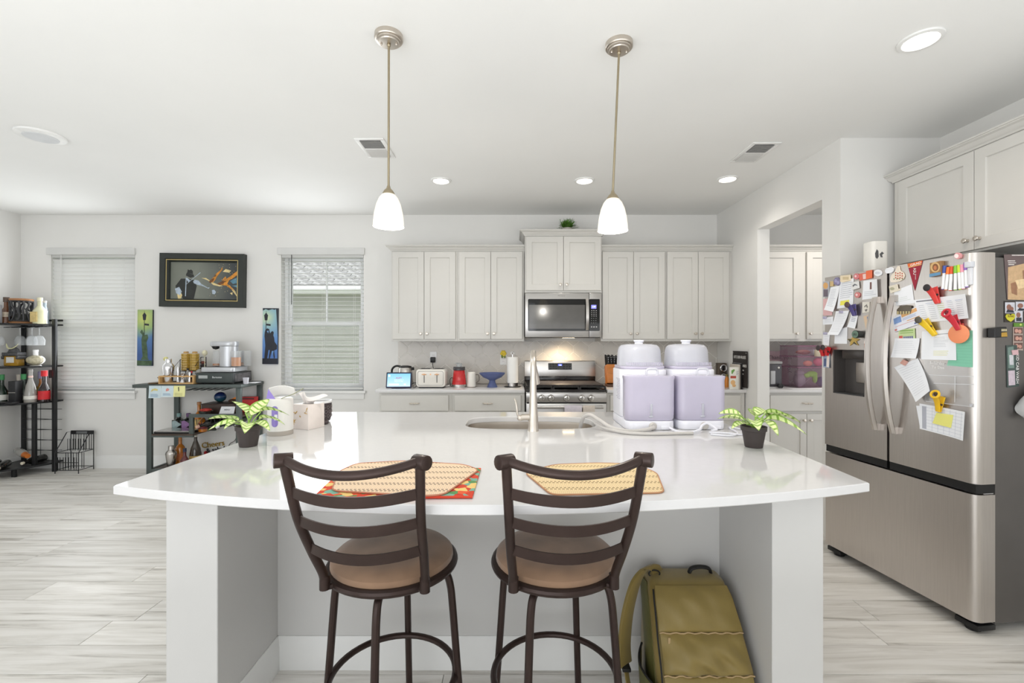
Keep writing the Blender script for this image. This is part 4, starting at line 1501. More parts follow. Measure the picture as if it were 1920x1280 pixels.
clear_bin('clear purple bin at the bottom of the pantry stack, filled with a green toy', ZT, .20)
clear_bin('clear purple bin in the middle of the pantry stack with pink packets', ZT + .2055, .10)
clear_bin('shallow clear purple bin on top of the pantry stack holding a brown packet', ZT + .311, .10, w=.60)
def item(name, label, cat, mat, fn):
    m = MB()
    fn(m)
    return tag(m.build(name, mat, bev=.0), label, cat)
zb = ZT + .004
item('plush_toy', 'lime green toy inside the lowest purple bin', 'toy', M('lime', (150, 196, 80), .7), lambda m: m.ball((xb0 + .17, 4.50, zb + .13), (.055, .03, .03), 12, 8).ball((xb0 + .20, 4.50, zb + .09), (.022, .025, .05), 10, 8).ball((xb0 + .12, 4.50, zb + .115), (.03, .025, .022), 10, 8))
item('toy_ball', 'dark blue ball under the lime toy in the purple bin', 'ball', M('toy_navy', (62, 70, 116), .5), lambda m: m.ball((xb0 + .285, 4.53, zb + .052), .05, 14, 10))
item('cloth_roll', 'grey rolled cloth in the lowest purple bin', 'cloth', M('grey_cloth', (150, 140, 150), .9), lambda m: m.ball((xb0 + .06, 4.52, zb + .075), (.05, .06, .07), 12, 8).ball((xb0 + .06, 4.52, zb + .14), (.04, .05, .03), 12, 8))
zc_ = ZT + .2095
item('snack_packet', 'bright pink packet in the middle purple bin', 'packet', M('hot_pink', (222, 112, 136), .4), lambda m: m.ball((xb0 + .235, 4.50, zc_ + .045), (.05, .03, .042), 12, 8))
item('snack_packet', 'coral packet in the middle purple bin beside the pink one', 'packet', M('coral', (226, 140, 120), .4), lambda m: m.ball((xb0 + .13, 4.50, zc_ + .03), (.045, .03, .028), 12, 8))
zd_ = ZT + .315
item('snack_packet', 'brown packet lying in the topmost purple bin', 'packet', M('brown_packet', (134, 76, 58), .35), lambda m: m.ball((xb0 + .085, 4.50, zd_ + .035), (.075, .03, .024), 12, 8))
item('wipe_packet', 'white packet at the end of the topmost purple bin', 'packet', M('pale_packet', (206, 208, 216), .35), lambda m: m.box(xb0 + .17, xb0 + .30, 4.48, 4.55, zd_ + .008, zd_ + .06))
item('candle_jar', 'cream jar on the middle purple bin, in front of the top bin', 'jar', M('cream_jar', (198, 186, 164), .4), lambda m: m.lathe([(.026, 0), (.028, .005), (.028, .055), (.022, .066), (.001, .07)], n=18, c=(xb0 + .175, 4.42, ZT + .31)))
MBp = MB()
MBp.grid(lambda u, v: (xb0 - .12 + .36 * u, 4.33 + .10 * v, ZT + .0012 + .012 * math.sin(PI * v) * u), 8, 4, .0008)
tag(MBp.build('paper_sheet', PAPER), 'white paper sheet lying on the pantry counter', 'paper')
# ------------------------------------------------------------------ bottle sterilizers on the island
LILAC = M('lilac_tank', (219, 213, 233), .2, noise=.02, trans=.3, coat=.3)
FROST = M('frosted_lid', (228, 229, 238), .3, noise=.015, trans=.45)
WARMW = M('sterilizer_white', (236, 236, 244), .3, noise=.01)
HOSEG = M('grey_hose', (196, 192, 188), .4, noise=.04)


def sterilizer(label, x0, x1, yf):
    w = x1 - x0
    t = thing('bottle_sterilizer', label, 'sterilizer', ((x0 + x1) / 2, yf, ZT), group='bottle sterilizers on the island')
    h = w / 2
    # base and white tower
    MB().prism(rrect(-h, h, .0, .36, .05), .0, .046).build('base', WARMW, t, bev=.006)
    MB().prism(rrect(-h, h, .115, .36, .05), .0465, .305).build('tower', WARMW, t, bev=.008)
    MB().prism(rrect(-h + .006, h - .006, .125, .352, .05), .3055, .322).build('steam_tray', LILAC, t, bev=.004)
    # lilac water tank in front, rounded, with a lip and a loop handle
    tk = MB()
    rr = []
    for d, z in ((.006, .048), (.001, .060), (0, .10), (0, .255), (-.003, .268), (-.003, .276), (.004, .278)):
        rr.append([(x, y, z) for x, y in rrect(-h + d, h - d, .004 + d, .112, .035 if d >= 0 else .036, 6)])
    tk.rings(rr)
    tko = tk.build('water_tank', LILAC, t, ang=40)
    MB().box(-.006, .006, -.0005, .006, .065, .135).ball((0, .003, .07), (.014, .006, .006), 10, 6).build('spine', FROST, tko, bev=.002)
    ha = MB().tube([(x, .05, z) for x, z in rrect(-.012, .048, .272, .312, .016, 4)], .006, 8, closed=True)
    ha.build('tank_handle', M('handle_grey', (206, 206, 214), .3, noise=.01) if 'handle_grey' not in bpy.data.materials else bpy.data.materials['handle_grey'], tko)
    # dome lid
    cy = .235
    dm = MB()
    rr = []
    for d, z in ((0, .3225), (0, .345), (.001, .36), (.004, .405), (.010, .424), (.024, .436), (.06, .441), (.11, .442)):
        r = max(.112 - d * .75, .004)
        rr.append([(x, y, z) for x, y in rrect(-h + .008 + d * .9, h - .008 - d * .9, cy - .108 + d * .8, cy + .108 - d * .8, min(.10, .108 - d * .8, h - .009 - d * .9), 8)])
    dm.rings(rr)
    dmo = dm.build('dome_lid', FROST, t, ang=50)
    rib = MB()
    n = 30
    for k in range(n):
        x = -h + .03 + (2 * h - .06) * k / (n - 1)
        rib.box(x - .0012, x + .0012, cy - .1095, cy - .1078, .325, .343)
    rib.build('rib_band', LILAC, dmo)
    MB().lathe([(.024, .4425), (.022, .450), (.029, .457), (.029, .464), (.001, .465)], c=(0, cy, 0), n=20).build('lid_knob', WARMW, dmo)
    lg = MB()
    for k in range(13):
        lg.box(-h - .0012, -h + .001, .15, .15 + random.uniform(.05, .085), .25 - k * .009, .253 - k * .009)
    lg.build('printing', M('print_grey', (190, 188, 200), .6) if 'print_grey' not in bpy.data.materials else bpy.data.materials['print_grey'], t)
    MB().lathe([(.020, 0), (.020, .006), (.014, .012), (.001, .012)], n=18, T=Matrix.Translation((h * .05, -.0006, .022)) @ Matrix.Rotation(PI / 2, 4, 'X')).build('hose_port', HOSEG, t)
    MB().box(h * .55 - .022, h * .55 + .022, -.004, -.0005, .004, .024).build('latch', WARMW, t, bev=.002)
    return t


SA = sterilizer('lilac and white bottle sterilizer with tank, the one nearer the faucet', .583, .838, 2.335)
SB = sterilizer('lilac and white bottle sterilizer with tank, the one nearer the leafy plant', .855, 1.105, 2.345)
tag(MB().tube(smooth_path([(.715, 2.31, .934), (.66, 2.285, .925), (.58, 2.262, .924), (.50, 2.29, .935), (.44, 2.34, .968), (.405, 2.385, .985), (.375, 2.42, .965), (.36, 2.45, .90), (.355, 2.47, .85)], 6), .0095, 10).build('drain_hose', HOSEG), 'thick grey drain hose looping from the sterilizer into the sink', 'hose')
tag(MB().tube(smooth_path([(.43, 2.36, .945), (.47, 2.31, .930), (.55, 2.235, .923), (.66, 2.205, .9225), (.78, 2.215, .9225), (.88, 2.225, .9225)], 6), .008, 10).build('drain_hose', HOSEG), 'second grey hose lying along the worktop in front of the sterilizers', 'hose')
tag(MB().tube(smooth_path([(.80, 2.325, .930), (.82, 2.27, .9215), (.87, 2.245, .9215), (.93, 2.27, .930), (.955, 2.30, .945), (.985, 2.31, .955), (1.01, 2.30, .94), (1.02, 2.28, .93), (.99, 2.27, .924)], 6), .006, 8).build('coiled_wire', WARMW), 'white power cord curling between the two sterilizers', 'cord')
tag(MB().tube(smooth_path([(.97, 2.25, .9205), (1.05, 2.23, .9205), (1.10, 2.20, .9205), (1.16, 2.24, .9205), (1.17, 2.33, .9205), (1.13, 2.38, .9205), (1.10, 2.23, .9225), (1.04, 2.18, .9195), (.96, 2.21, .9195)], 6), .0045, 8).build('coiled_wire', WARMW), 'thin white cord lying in loops near the leafy plant', 'cord')

# ------------------------------------------------------------------ potted variegated plants
LEAFP = M('leaf_pale', (222, 234, 170), .45, noise=.12, scale=50)
LEAFG = M('leaf_green', (138, 172, 78), .45, noise=.18, scale=40)
STEMG = M('stem_green', (150, 190, 84), .5, noise=.12)
POT = M('dark_pot', (66, 58, 57), .5, noise=.06)


def leaf_mb(L, W, droop, ):
    m = MB()
    nu, nv = 15, 10
    def P(i, j):
        u, v = i / nu, j / nv * 2 - 1
        wd = W * (math.sin(PI * min(1, u ** .75 * .98 + .02)) ** .8)
        z = -droop * u * u * L + abs(v) * wd * .45 + .0018 * math.sin(i * PI)
        return (L * u, v * wd, z)
    for j in range(nv):
        m.cur = 1 if j in (0, nv - 1) else (1 if False else 0)
        for i in range(nu):
            m.cur = 1 if j in (0, nv - 1) or (i % 3 == 2 and 0 < j < nv - 1) else 0
            m.add([P(i, j), P(i + 1, j), P(i + 1, j + 1), P(i, j + 1)], [(0, 1, 2, 3)])
    return m


def potted(label, loc, leaves, seed):
    t = thing('potted_plant', label, 'potted plant', loc, group='variegated plants on the island')
    MB().lathe([(.034, 0), (.036, .002), (.047, .070), (.0515, .072), (.0525, .090), (.0485, .090), (.046, .074), (.001, .072)], n=30).build('pot', POT, t)
    MB().lathe([(.0455, .0725), (.03, .078), (.001, .079)], n=20).build('soil', M('soil', (48, 38, 30), .95, noise=.3, scale=80) if 'soil' not in bpy.data.materials else bpy.data.materials['soil'], t)
    rg = random.Random(seed)
    for (az, el, st, L, W, dr) in leaves:
        a = math.radians(az)
        e = math.radians(el)
        base = Vector((rg.uniform(-.008, .008), rg.uniform(-.008, .008), .076))
        d = Vector((math.cos(a) * math.cos(e), math.sin(a) * math.cos(e), math.sin(e)))
        tip = base + d * st
        lf = leaf_mb(L * 1.12, W * 1.35, dr).build('leaf', [LEAFP, LEAFG], t, ang=60)
        e2 = e * .45
        lf.location = tip
        lf.rotation_euler = (rg.uniform(-.35, .35), -e2, a)
        MB().tube([base, base + d * st * .5 + Vector((0, 0, .006)), tip + Vector((math.cos(a), math.sin(a), 0)) * .004], .0026, 6).build('stem', STEMG, t)
    return t


potted('variegated leafy plant in a dark pot beside the white bottle warmer', (-1.155, 1.985, ZT),
       [(178, 35, .06, .115, .024, .25), (150, 62, .075, .10, .026, .1), (60, 70, .06, .09, .026, -.1), (10, 45, .055, .085, .022, .7), (-25, 30, .05, .08, .02, .5),
        (-60, 35, .05, .075, .022, .6), (-110, 40, .045, .07, .02, .5), (-150, 30, .05, .085, .02, .5), (100, 50, .06, .08, .024, .3), (30, 60, .08, .085, .026, .8)], 5)
potted('variegated leafy plant in a dark pot beside the right sterilizer', (1.042, 1.97, ZT),
       [(178, 48, .075, .085, .024, .3), (150, 35, .06, .09, .024, .3), (200, 28, .055, .075, .02, .4), (5, 45, .075, .12, .026, .6), (-35, 45, .06, .11, .028, .8),
        (-75, 45, .055, .085, .026, .8), (-110, 50, .05, .075, .024, .7), (60, 55, .06, .08, .024, .3), (30, 60, .07, .085, .026, .5), (-15, 62, .075, .075, .024, .6)], 9)

# ------------------------------------------------------------------ bottle warmer, tissue box, candle at the left island end
t = thing('bottle_warmer', 'white oval bottle warmer with a lilac window and open lid, beside a plant', 'bottle warmer', (-1.148, 2.245, ZT), rz=math.radians(10))
EW = M('eggshell_white', (234, 232, 228), .3, noise=.01)
def oval(rx, ry, n=36):
    return [(rx * math.cos(2 * PI * k / n), ry * math.sin(2 * PI * k / n)) for k in range(n)]
rr = [[(x, y, z) for x, y in oval(.058 * s_, .062 * s_)] for s_, z in ((.99, 0), (1, .004), (1, .022))]
MB().rings(rr).build('base', M('taupe_base', (176, 168, 160), .4), t)
rr = [[(x, y, z) for x, y in oval(.058 * s_, .062 * s_)] for s_, z in ((1, .0222), (1, .06), (.985, .165), (.96, .175), (.86, .178))]
MB().rings(rr).build('body', EW, t, ang=50)
WIN = M('lilac_window', (150, 132, 206), .2, noise=.04)
Tc = Matrix.Rotation(math.radians(12), 4, 'Z')
def wrapped(poly, off, th):
    def pt(x, z, o):
        a = x / .060
        return ((.058 + o) * math.sin(a), -(.062 + o) * math.cos(a), z)
    n = len(poly)
    cx = sum(p[0] for p in poly) / n; cz = sum(p[1] for p in poly) / n
    return MB().add([pt(x, z, off + th) for x, z in poly] + [pt(cx, cz, off + th)] + [pt(x, z, off) for x, z in poly], [(i, (i + 1) % n, n) for i in range(n)] + [(n + 1 + i, n + 1 + (i + 1) % n, (i + 1) % n, i) for i in range(n)])
wrapped(rrect(-.022, .008, .045, .145, .0145, 6), .0004, .0012).build('window', WIN, t, ang=60)
wrapped(rrect(-.008, .006, .078, .105, .002, 2), .002, .001).build('measure_label', WHITEP, t)
lid = MB().grid(lambda u, v: (-.058 + .116 * u, .05 - .035 * v, .178 + .045 * v + .012 * math.sin(PI * u)), 8, 4, .004)
lid.build('open_lid', EW, t)
MB().add([(-.058, -.02, .178), (-.01, -.045, .178), (-.052, -.01, .222), (-.058, -.016, .178), (-.01, -.041, .178), (-.052, -.006, .222)], [(0, 1, 2), (5, 4, 3), (0, 3, 4, 1), (1, 4, 5, 2), (2, 5, 3, 0)]).build('purple_flap', WIN, t)
tag(MB().tube(smooth_path([(-1.12, 2.20, 1.095), (-1.07, 2.22, 1.115), (-1.03, 2.235, 1.14)], 4), .004, 8, flat=.5).build('bottle_brush', M('brush_green', (150, 152, 120), .5)), 'small grey green brush handle sticking up from the bottle warmer', 'brush')
# tissue box
MARB = M('rose_marble', (236, 226, 220), .4, noise=.08, scale=9)
GOLD = M('gold_vein', (206, 166, 74), .35, noise=.1, metal=.3)
t = thing('tissue_box', 'cube tissue box in pink and gold marble print with a tissue pulled out', 'tissue box', (-1.085, 2.41, ZT), rz=math.radians(-21))
s_ = .056
MB().box(-s_, s_, -s_, s_, 0, .128).build('carton', MARB, t, bev=.002)
rg = random.Random(11)
vn = MB()
for face in (0, 1):
    for q in range(7):
        x, z = rg.uniform(-.045, .045), rg.uniform(.01, .11)
        pts = []
        for k in range(5):
            pts.append((x, -s_ - .0006, z) if face == 0 else (-s_ - .0006, x, z))
            x = max(-.052, min(.052, x + rg.uniform(-.012, .012)))
            z = max(.004, min(.124, z + rg.uniform(-.014, .014)))
        vn.tube(pts, [.0006, .0016, .0022, .0014, .0005], 5)
vn.build('gold_veins', GOLD, t)
MB().prism(oval(.035, .022), .1282, .129).build('opening', M('slot_grey', (190, 186, 184), .6), t)
TIS = M('tissue', (240, 234, 230), .9, noise=.02)
tm = MB().grid(lambda u, v: ((u - .5) * (.06 + .17 * v), .012 * math.sin(u * 9) * (1 - v) + .03 * math.sin(u * 6 + 1) * v, .129 + .045 * math.sin(PI * v * .75) + .016 * math.sin(u * 7) * v), 18, 8, .0006)
tm.build('tissue', TIS, t)
t = thing('candle_jar', 'dark patterned candle jar with a white rim behind the tissue box', 'candle', (-1.10, 2.60, ZT))
DKJ = M('dark_pattern_jar', (70, 60, 62), .3, noise=.5, scale=60)
MB().lathe([(.040, 0), (.052, .006), (.058, .03), (.060, .09), (.060, .112), (.056, .112)], n=30).build('jar', DKJ, t)
MB().lathe([(.0605, .108), (.0605, .120), (.054, .120), (.052, .108)], n=30, caps=False).build('rim', WHITEP, t)
MB().lathe([(.053, .105), (.001, .106)], n=24).build('wax', CREAM, t)
bd = MB()
for r in range(3):
    for k in range(14):
        a = 2 * PI * k / 14 + r * .22
        c = Vector((.0602 * math.cos(a), .0602 * math.sin(a), .035 + r * .024))
        tx = Vector((-math.sin(a), math.cos(a), 0)) * .010
        up = Vector((0, 0, .010))
        bd.tube([c - tx, c + up, c + tx, c - up], .0011, 5, closed=True)
bd.build('silver_pattern', M('pattern_silver', (170, 160, 160), .35, metal=.6), t)
tag(MB().lathe([(.03, 0), (.034, .004), (.034, .014), (.028, .02), (.001, .021)], n=20, c=(-1.055, 2.515, ZT)).build('trinket_box', DKJ), 'low dark round trinket box at the foot of the candle jar', 'trinket box')

# ------------------------------------------------------------------ placemats
def mat_material(name, base, dash):
    m = bpy.data.materials.new(name); m.use_nodes = True
    nt = m.node_tree; L = nt.links.new
    b = nt.nodes['Principled BSDF']; b.inputs['Roughness'].default_value = .75
    tc = nt.nodes.new('ShaderNodeTexCoord'); sp = nt.nodes.new('ShaderNodeSeparateXYZ'); L(tc.outputs['Object'], sp.inputs[0])
    def math_(op, a, c=None):
        n = nt.nodes.new('ShaderNodeMath'); n.operation = op
        for i, q in enumerate((a, c)):
            if q is None: continue
            if isinstance(q, (int, float)): n.inputs[i].default_value = q
            else: L(q, n.inputs[i])
        return n.outputs[0]
    fy = math_('FRACT', math_('MULTIPLY', sp.outputs['Y'], 1 / .062))
    row1 = math_('LESS_THAN', math_('ABSOLUTE', math_('SUBTRACT', fy, .40)), .055)
    row2 = math_('LESS_THAN', math_('ABSOLUTE', math_('SUBTRACT', fy, .60)), .055)
    fx = math_('LESS_THAN', math_('FRACT', math_('MULTIPLY', sp.outputs['X'], 1 / .0125)), .55)
    fx2 = math_('LESS_THAN', math_('FRACT', math_('ADD', math_('MULTIPLY', sp.outputs['X'], 1 / .0125), .5)), .55)
    k = math_('ADD', math_('MULTIPLY', row1, fx), math_('MULTIPLY', row2, fx2))
    st = math_('LESS_THAN', math_('FRACT', math_('MULTIPLY', sp.outputs['X'], 1 / .006)), .16)
    mx = nt.nodes.new('ShaderNodeMixRGB'); mx.inputs[1].default_value = rgb(*base); mx.inputs[2].default_value = rgb(*[c * .86 for c in base]); L(st, mx.inputs[0])
    mx2 = nt.nodes.new('ShaderNodeMixRGB'); L(k, mx2.inputs[0]); L(mx.outputs[0], mx2.inputs[1]); mx2.inputs[2].default_value = rgb(*dash)
    L(mx2.outputs[0], b.inputs['Base Color'])
    return m


def placemat(label, poly, z, base, dash, edge):
    cx = sum(p[0] for p in poly) / len(poly); cy = sum(p[1] for p in poly) / len(poly)
    t = thing('woven_placemat', label, 'placemat', (cx, cy, z), group='woven placemats')
    pl = [(x - cx, y - cy) for x, y in poly]
    MB().prism(pl, .0004, .0034).build('weave', mat_material('bamboo_' + label[:6], base, dash), t)
    MB().tube([(x, y, .0026) for x, y in pl], .0026, 6, closed=True).build('binding', M('binding_' + label[:6], edge, .7), t)
    return t


def round_poly(pts, r, n=4):
    out = []
    m = len(pts)
    for i in range(m):
        p0, p1, p2 = Vector(pts[i - 1]), Vector(pts[i]), Vector(pts[(i + 1) % m])
        a = p1 + (p0 - p1).normalized() * r
        c = p1 + (p2 - p1).normalized() * r
        for k in range(n + 1):
            q = k / n
            out.append(tuple(a * (1 - q) ** 2 + p1 * 2 * q * (1 - q) + c * q * q))
    return out


def ctr(px, py, z=.9145):
    Y = (CAMZ - z) * FPX / (py - CY)
    return ((px - CX) / FPX * Y, Y)


pm = round_poly([ctr(1034, 929), ctr(1246, 925), ctr(1232, 888), ctr(1190, 871), ctr(1120, 869), ctr(1040, 872), ctr(984, 887)], .03)
placemat('beige woven placemat lying alone before the sterilizers', pm, ZT, (232, 206, 160), (140, 112, 74), (186, 136, 100))
pm = round_poly([ctr(622, 926), ctr(634, 890), ctr(668, 874), ctr(760, 869), ctr(870, 876), ctr(898, 886), ctr(832, 934), ctr(790, 936)], .03)
placemat('pinkish woven placemat lying crooked over the folded red cloth', pm, ZT + .0078, (236, 208, 176), (112, 92, 72), (190, 128, 100))
cl = [ctr(586, 936), ctr(886, 934), ctr(902, 880), ctr(640, 884)]
cm = bpy.data.materials.new('kilim_cloth'); cm.use_nodes = True
nt = cm.node_tree; b_ = nt.nodes['Principled BSDF']; b_.inputs['Roughness'].default_value = .85
tcn = nt.nodes.new('ShaderNodeTexCoord'); vo = nt.nodes.new('ShaderNodeTexVoronoi'); vo.inputs['Scale'].default_value = 42
rp = nt.nodes.new('ShaderNodeValToRGB'); rp.color_ramp.interpolation = 'CONSTANT'
cols = [(206, 66, 40), (222, 92, 52), (90, 140, 84), (230, 196, 120), (206, 66, 40), (120, 170, 150), (190, 50, 40)]
rp.color_ramp.elements[0].color = rgb(*cols[0]); rp.color_ramp.elements[1].position = .99; rp.color_ramp.elements[1].color = rgb(*cols[-1])
for i, c in enumerate(cols[1:-1]):
    e = rp.color_ramp.elements.new((i + 1) / 6.5); e.color = rgb(*c)
sp = nt.nodes.new('ShaderNodeSeparateColor'); nt.links.new(tcn.outputs['Object'], vo.inputs['Vector']); nt.links.new(vo.outputs['Color'], sp.inputs[0]); nt.links.new(sp.outputs[0], rp.inputs['Fac']); nt.links.new(rp.outputs[0], b_.inputs['Base Color'])
cx = sum(p[0] for p in cl) / 4; cy = sum(p[1] for p in cl) / 4
t = thing('table_cloth', 'folded red and green patterned cloth under the woven placemat', 'cloth', (cx, cy, ZT))
MB().prism([(x - cx, y - cy) for x, y in cl], .0003, .0070).build('cloth', cm, t, bev=.002)
a, bq = cl[0], cl[1]
MB().tube([(a[0] - cx, a[1] - cy, .0042), (bq[0] - cx, bq[1] - cy, .0042)], .0040, 8).build('fold', M('cloth_red', (208, 66, 42), .8), t)

# ------------------------------------------------------------------ backpack in the knee space
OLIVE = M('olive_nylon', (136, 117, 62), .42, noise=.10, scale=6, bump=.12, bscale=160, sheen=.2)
OLIVD = M('olive_side_shaded', (94, 92, 48), .5, noise=.10, scale=6)  # darker copy of the olive, with the left side's shade in the colour
BLKW = M('black_webbing', (26, 25, 24), .6)
TANZ = M('tan_zip', (176, 150, 110), .5)
bp = thing('backpack', 'olive green backpack leaning in the corner of the island knee space', 'backpack', (.69, 1.72, 0))
bx, by = .69, 1.72
LV = [(0.004, .515, .842, 1.535, 1.80), (.03, .505, .850, 1.530, 1.82), (.12, .508, .850, 1.555, 1.845), (.22, .512, .848, 1.605, 1.86), (.32, .520, .842, 1.672, 1.875), (.40, .527, .836, 1.735, 1.885), (.43, .535, .828, 1.765, 1.885), (.437, .56, .80, 1.80, 1.872)]
rr = []
for z, x0, x1, y0, y1 in LV:
    rr.append([(x - bx, y - by, z) for x, y in rrect(x0, x1, y0, y1, .045 if z < .43 else .03, 4)])
MB().rings(rr).build('body', OLIVE, bp, ang=60)


def bfront(u, z):
    z = max(.004, min(.43, z))
    for a, b in zip(LV[:-1], LV[1:]):
        if a[0] <= z <= b[0]:
            q = (z - a[0]) / (b[0] - a[0])
            x0 = a[1] + (b[1] - a[1]) * q; x1 = a[2] + (b[2] - a[2]) * q; y0 = a[3] + (b[3] - a[3]) * q
            return (x0 + (x1 - x0) * u - bx, y0 - by, z)
    return (0, 0, z)


def patch(name, u0, u1, z0, z1, bulge, mat, wr=0.0, nu=22, nv=18, base=.004, ph=0.0):
    def fn(u, v):
        x, y, z = bfront(u0 + (u1 - u0) * u, z0 + (z1 - z0) * v)
        e = (math.sin(PI * u) * math.sin(PI * v)) ** .45
        w_ = wr * (math.sin(u * 11 + ph + 3 * v) * math.sin(v * 7 + u * 5 + ph) + .6 * math.sin(u * 23 + v * 4)) * e
        return (x, y - base - bulge * e - w_, z)
    m = MB().grid(fn, nu, nv)
    o_ = len(m.v)
    return m.build(name, mat, bp, ang=70)


patch('top_flap', .04, .985, .312, .4299, .016, OLIVE, .006, ph=.4, base=.010)
patch('front_pocket', .05, .975, .205, .310, .034, OLIVE, .015, ph=2.1, base=.010)
patch('lower_pocket', .05, .97, .008, .203, .026, OLIVE, .009, ph=4.0, base=.008)
for z, dz in ((.311, .0018), (.204, .0026)):
    MB().tube([Vector(bfront(.04 + .94 * k / 24, z + dz * math.sin(k * 1.7))) + Vector((0, -.014, 0)) for k in range(25)], .0028, 6).build('zipper', TANZ, bp)
p = Vector(bfront(.13, .308))
MB().box(p.x - .004, p.x + .004, p.y - .032, p.y - .026, p.z - .034, p.z - .002).build('zipper_pull', TANZ, bp, bev=.001)
MB().tube([Vector(bfront(.03, .02 + .40 * k / 16)) + Vector((-.004, -.012 - .004 * math.sin(k), 0)) for k in range(17)], .0032, 6).build('side_zipper', BLKW, bp)
def side_fn(u, v):
    z = .01 + .41 * v
    x, y, zz = bfront(0, z)
    return (x - .0035 - .006 * math.sin(PI * u), y + .045 + (.10 + .04 * (1 - v)) * u, z)
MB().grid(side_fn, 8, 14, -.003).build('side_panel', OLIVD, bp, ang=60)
# side pocket
sp_ = MB().grid(lambda u, v: (-.188 - .035 * math.sin(PI * u) * (.6 + .4 * v), -.155 + .21 * u, .006 + .17 * v + .025 * v * (u - .3)), 10, 8, .004)
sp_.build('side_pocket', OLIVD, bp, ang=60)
MB().tube([(-.188 - .035 * math.sin(PI * u) , -.155 + .21 * u, .178 + .025 * (u - .3)) for u in [k / 12 for k in range(13)]], .004, 6).build('pocket_binding', BLKW, bp)
# carry loop and shoulder straps
MB().tube(smooth_path([(.02, .12, .43), (.03, .115, .455), (.065, .115, .462), (.10, .115, .455), (.11, .12, .43)], 5), .011, 8, flat=.55).build('carry_loop', BLKW, bp)
def strap(name, pts, w, th, mat):
    P = smooth_path(pts, 6)
    rings = []
    for k, p in enumerate(P):
        d = (P[min(k + 1, len(P) - 1)] - P[max(k - 1, 0)]).normalized()
        side = Vector((.78, .62, 0))
        nn = d.cross(side).normalized()
        rings.append([tuple(p + side * w + nn * th), tuple(p - side * w + nn * th), tuple(p - side * w - nn * th), tuple(p + side * w - nn * th)])
    return MB().rings(rings).build(name, mat, bp, bev=.002, ang=50)
strap('shoulder_strap', [(-.10, .13, .425), (-.125, .115, .462), (-.165, .085, .470), (-.205, .06, .44), (-.232, .045, .38), (-.252, .035, .30), (-.262, .03, .20), (-.258, .03, .13)], .032, .006, OLIVE)
strap('strap_web', [(-.258, .03, .13), (-.25, .01, .06), (-.235, -.01, .012), (-.20, -.02, .06), (-.175, -.02, .12)], .012, .002, OLIVE)
MB().box(-.275, -.243, .0, .06, .118, .132).build('strap_buckle', BLKW, bp, bev=.003)
MB().tube([(-.125 + .022 * math.cos(a), .10, .442 + .014 * math.sin(a)) for a in [2 * PI * k / 16 for k in range(16)]], .003, 6, closed=True).build('strap_ring', BLKW, bp)
# ------------------------------------------------------------------ wall art
T90 = Matrix(((1, 0, 0, 0), (0, 0, -1, 0), (0, 1, 0, 0), (0, 0, 0, 1)))      # (x, z) outlines standing on the wall


def flat(parent, name, mat, polys, y, th=.0006):
    m = MB()
    for k, p in enumerate(polys):
        m.prism(p, y + .00004 * k, y + th + .00004 * k, T90)
    return m.build(name, mat, parent)


def grad_mat(name, stops, axis='Z', z0=0.0, z1=1.0, rough=.5, radial=None):
    m = bpy.data.materials.new(name); m.use_nodes = True
    nt = m.node_tree; b = nt.nodes['Principled BSDF']; b.inputs['Roughness'].default_value = rough
    tc = nt.nodes.new('ShaderNodeTexCoord'); mr = nt.nodes.new('ShaderNodeMapRange'); rp = nt.nodes.new('ShaderNodeValToRGB')
    mr.inputs['From Min'].default_value = z0; mr.inputs['From Max'].default_value = z1
    if radial:
        d = nt.nodes.new('ShaderNodeVectorMath'); d.operation = 'DISTANCE'; d.inputs[1].default_value = radial
        nt.links.new(tc.outputs['Object'], d.inputs[0]); nt.links.new(d.outputs['Value'], mr.inputs['Value'])
    else:
        sp = nt.nodes.new('ShaderNodeSeparateXYZ'); nt.links.new(tc.outputs['Object'], sp.inputs[0]); nt.links.new(sp.outputs[axis], mr.inputs['Value'])
    nz = nt.nodes.new('ShaderNodeTexNoise'); nz.inputs['Scale'].default_value = 14
    ad = nt.nodes.new('ShaderNodeMath'); ad.operation = 'MULTIPLY_ADD'; ad.inputs[1].default_value = .12
    nt.links.new(tc.outputs['Object'], nz.inputs['Vector']); nt.links.new(nz.outputs['Fac'], ad.inputs[0]); nt.links.new(mr.outputs[0], ad.inputs[2]); nt.links.new(ad.outputs[0], rp.inputs['Fac'])
    e = rp.color_ramp.elements
    e[0].position, e[0].color = stops[0][0], rgb(*stops[0][1])
    e[1].position, e[1].color = stops[-1][0], rgb(*stops[-1][1])
    for p, c in stops[1:-1]:
        q = e.new(p); q.color = rgb(*c)
    nt.links.new(rp.outputs[0], b.inputs['Base Color'])
    return m


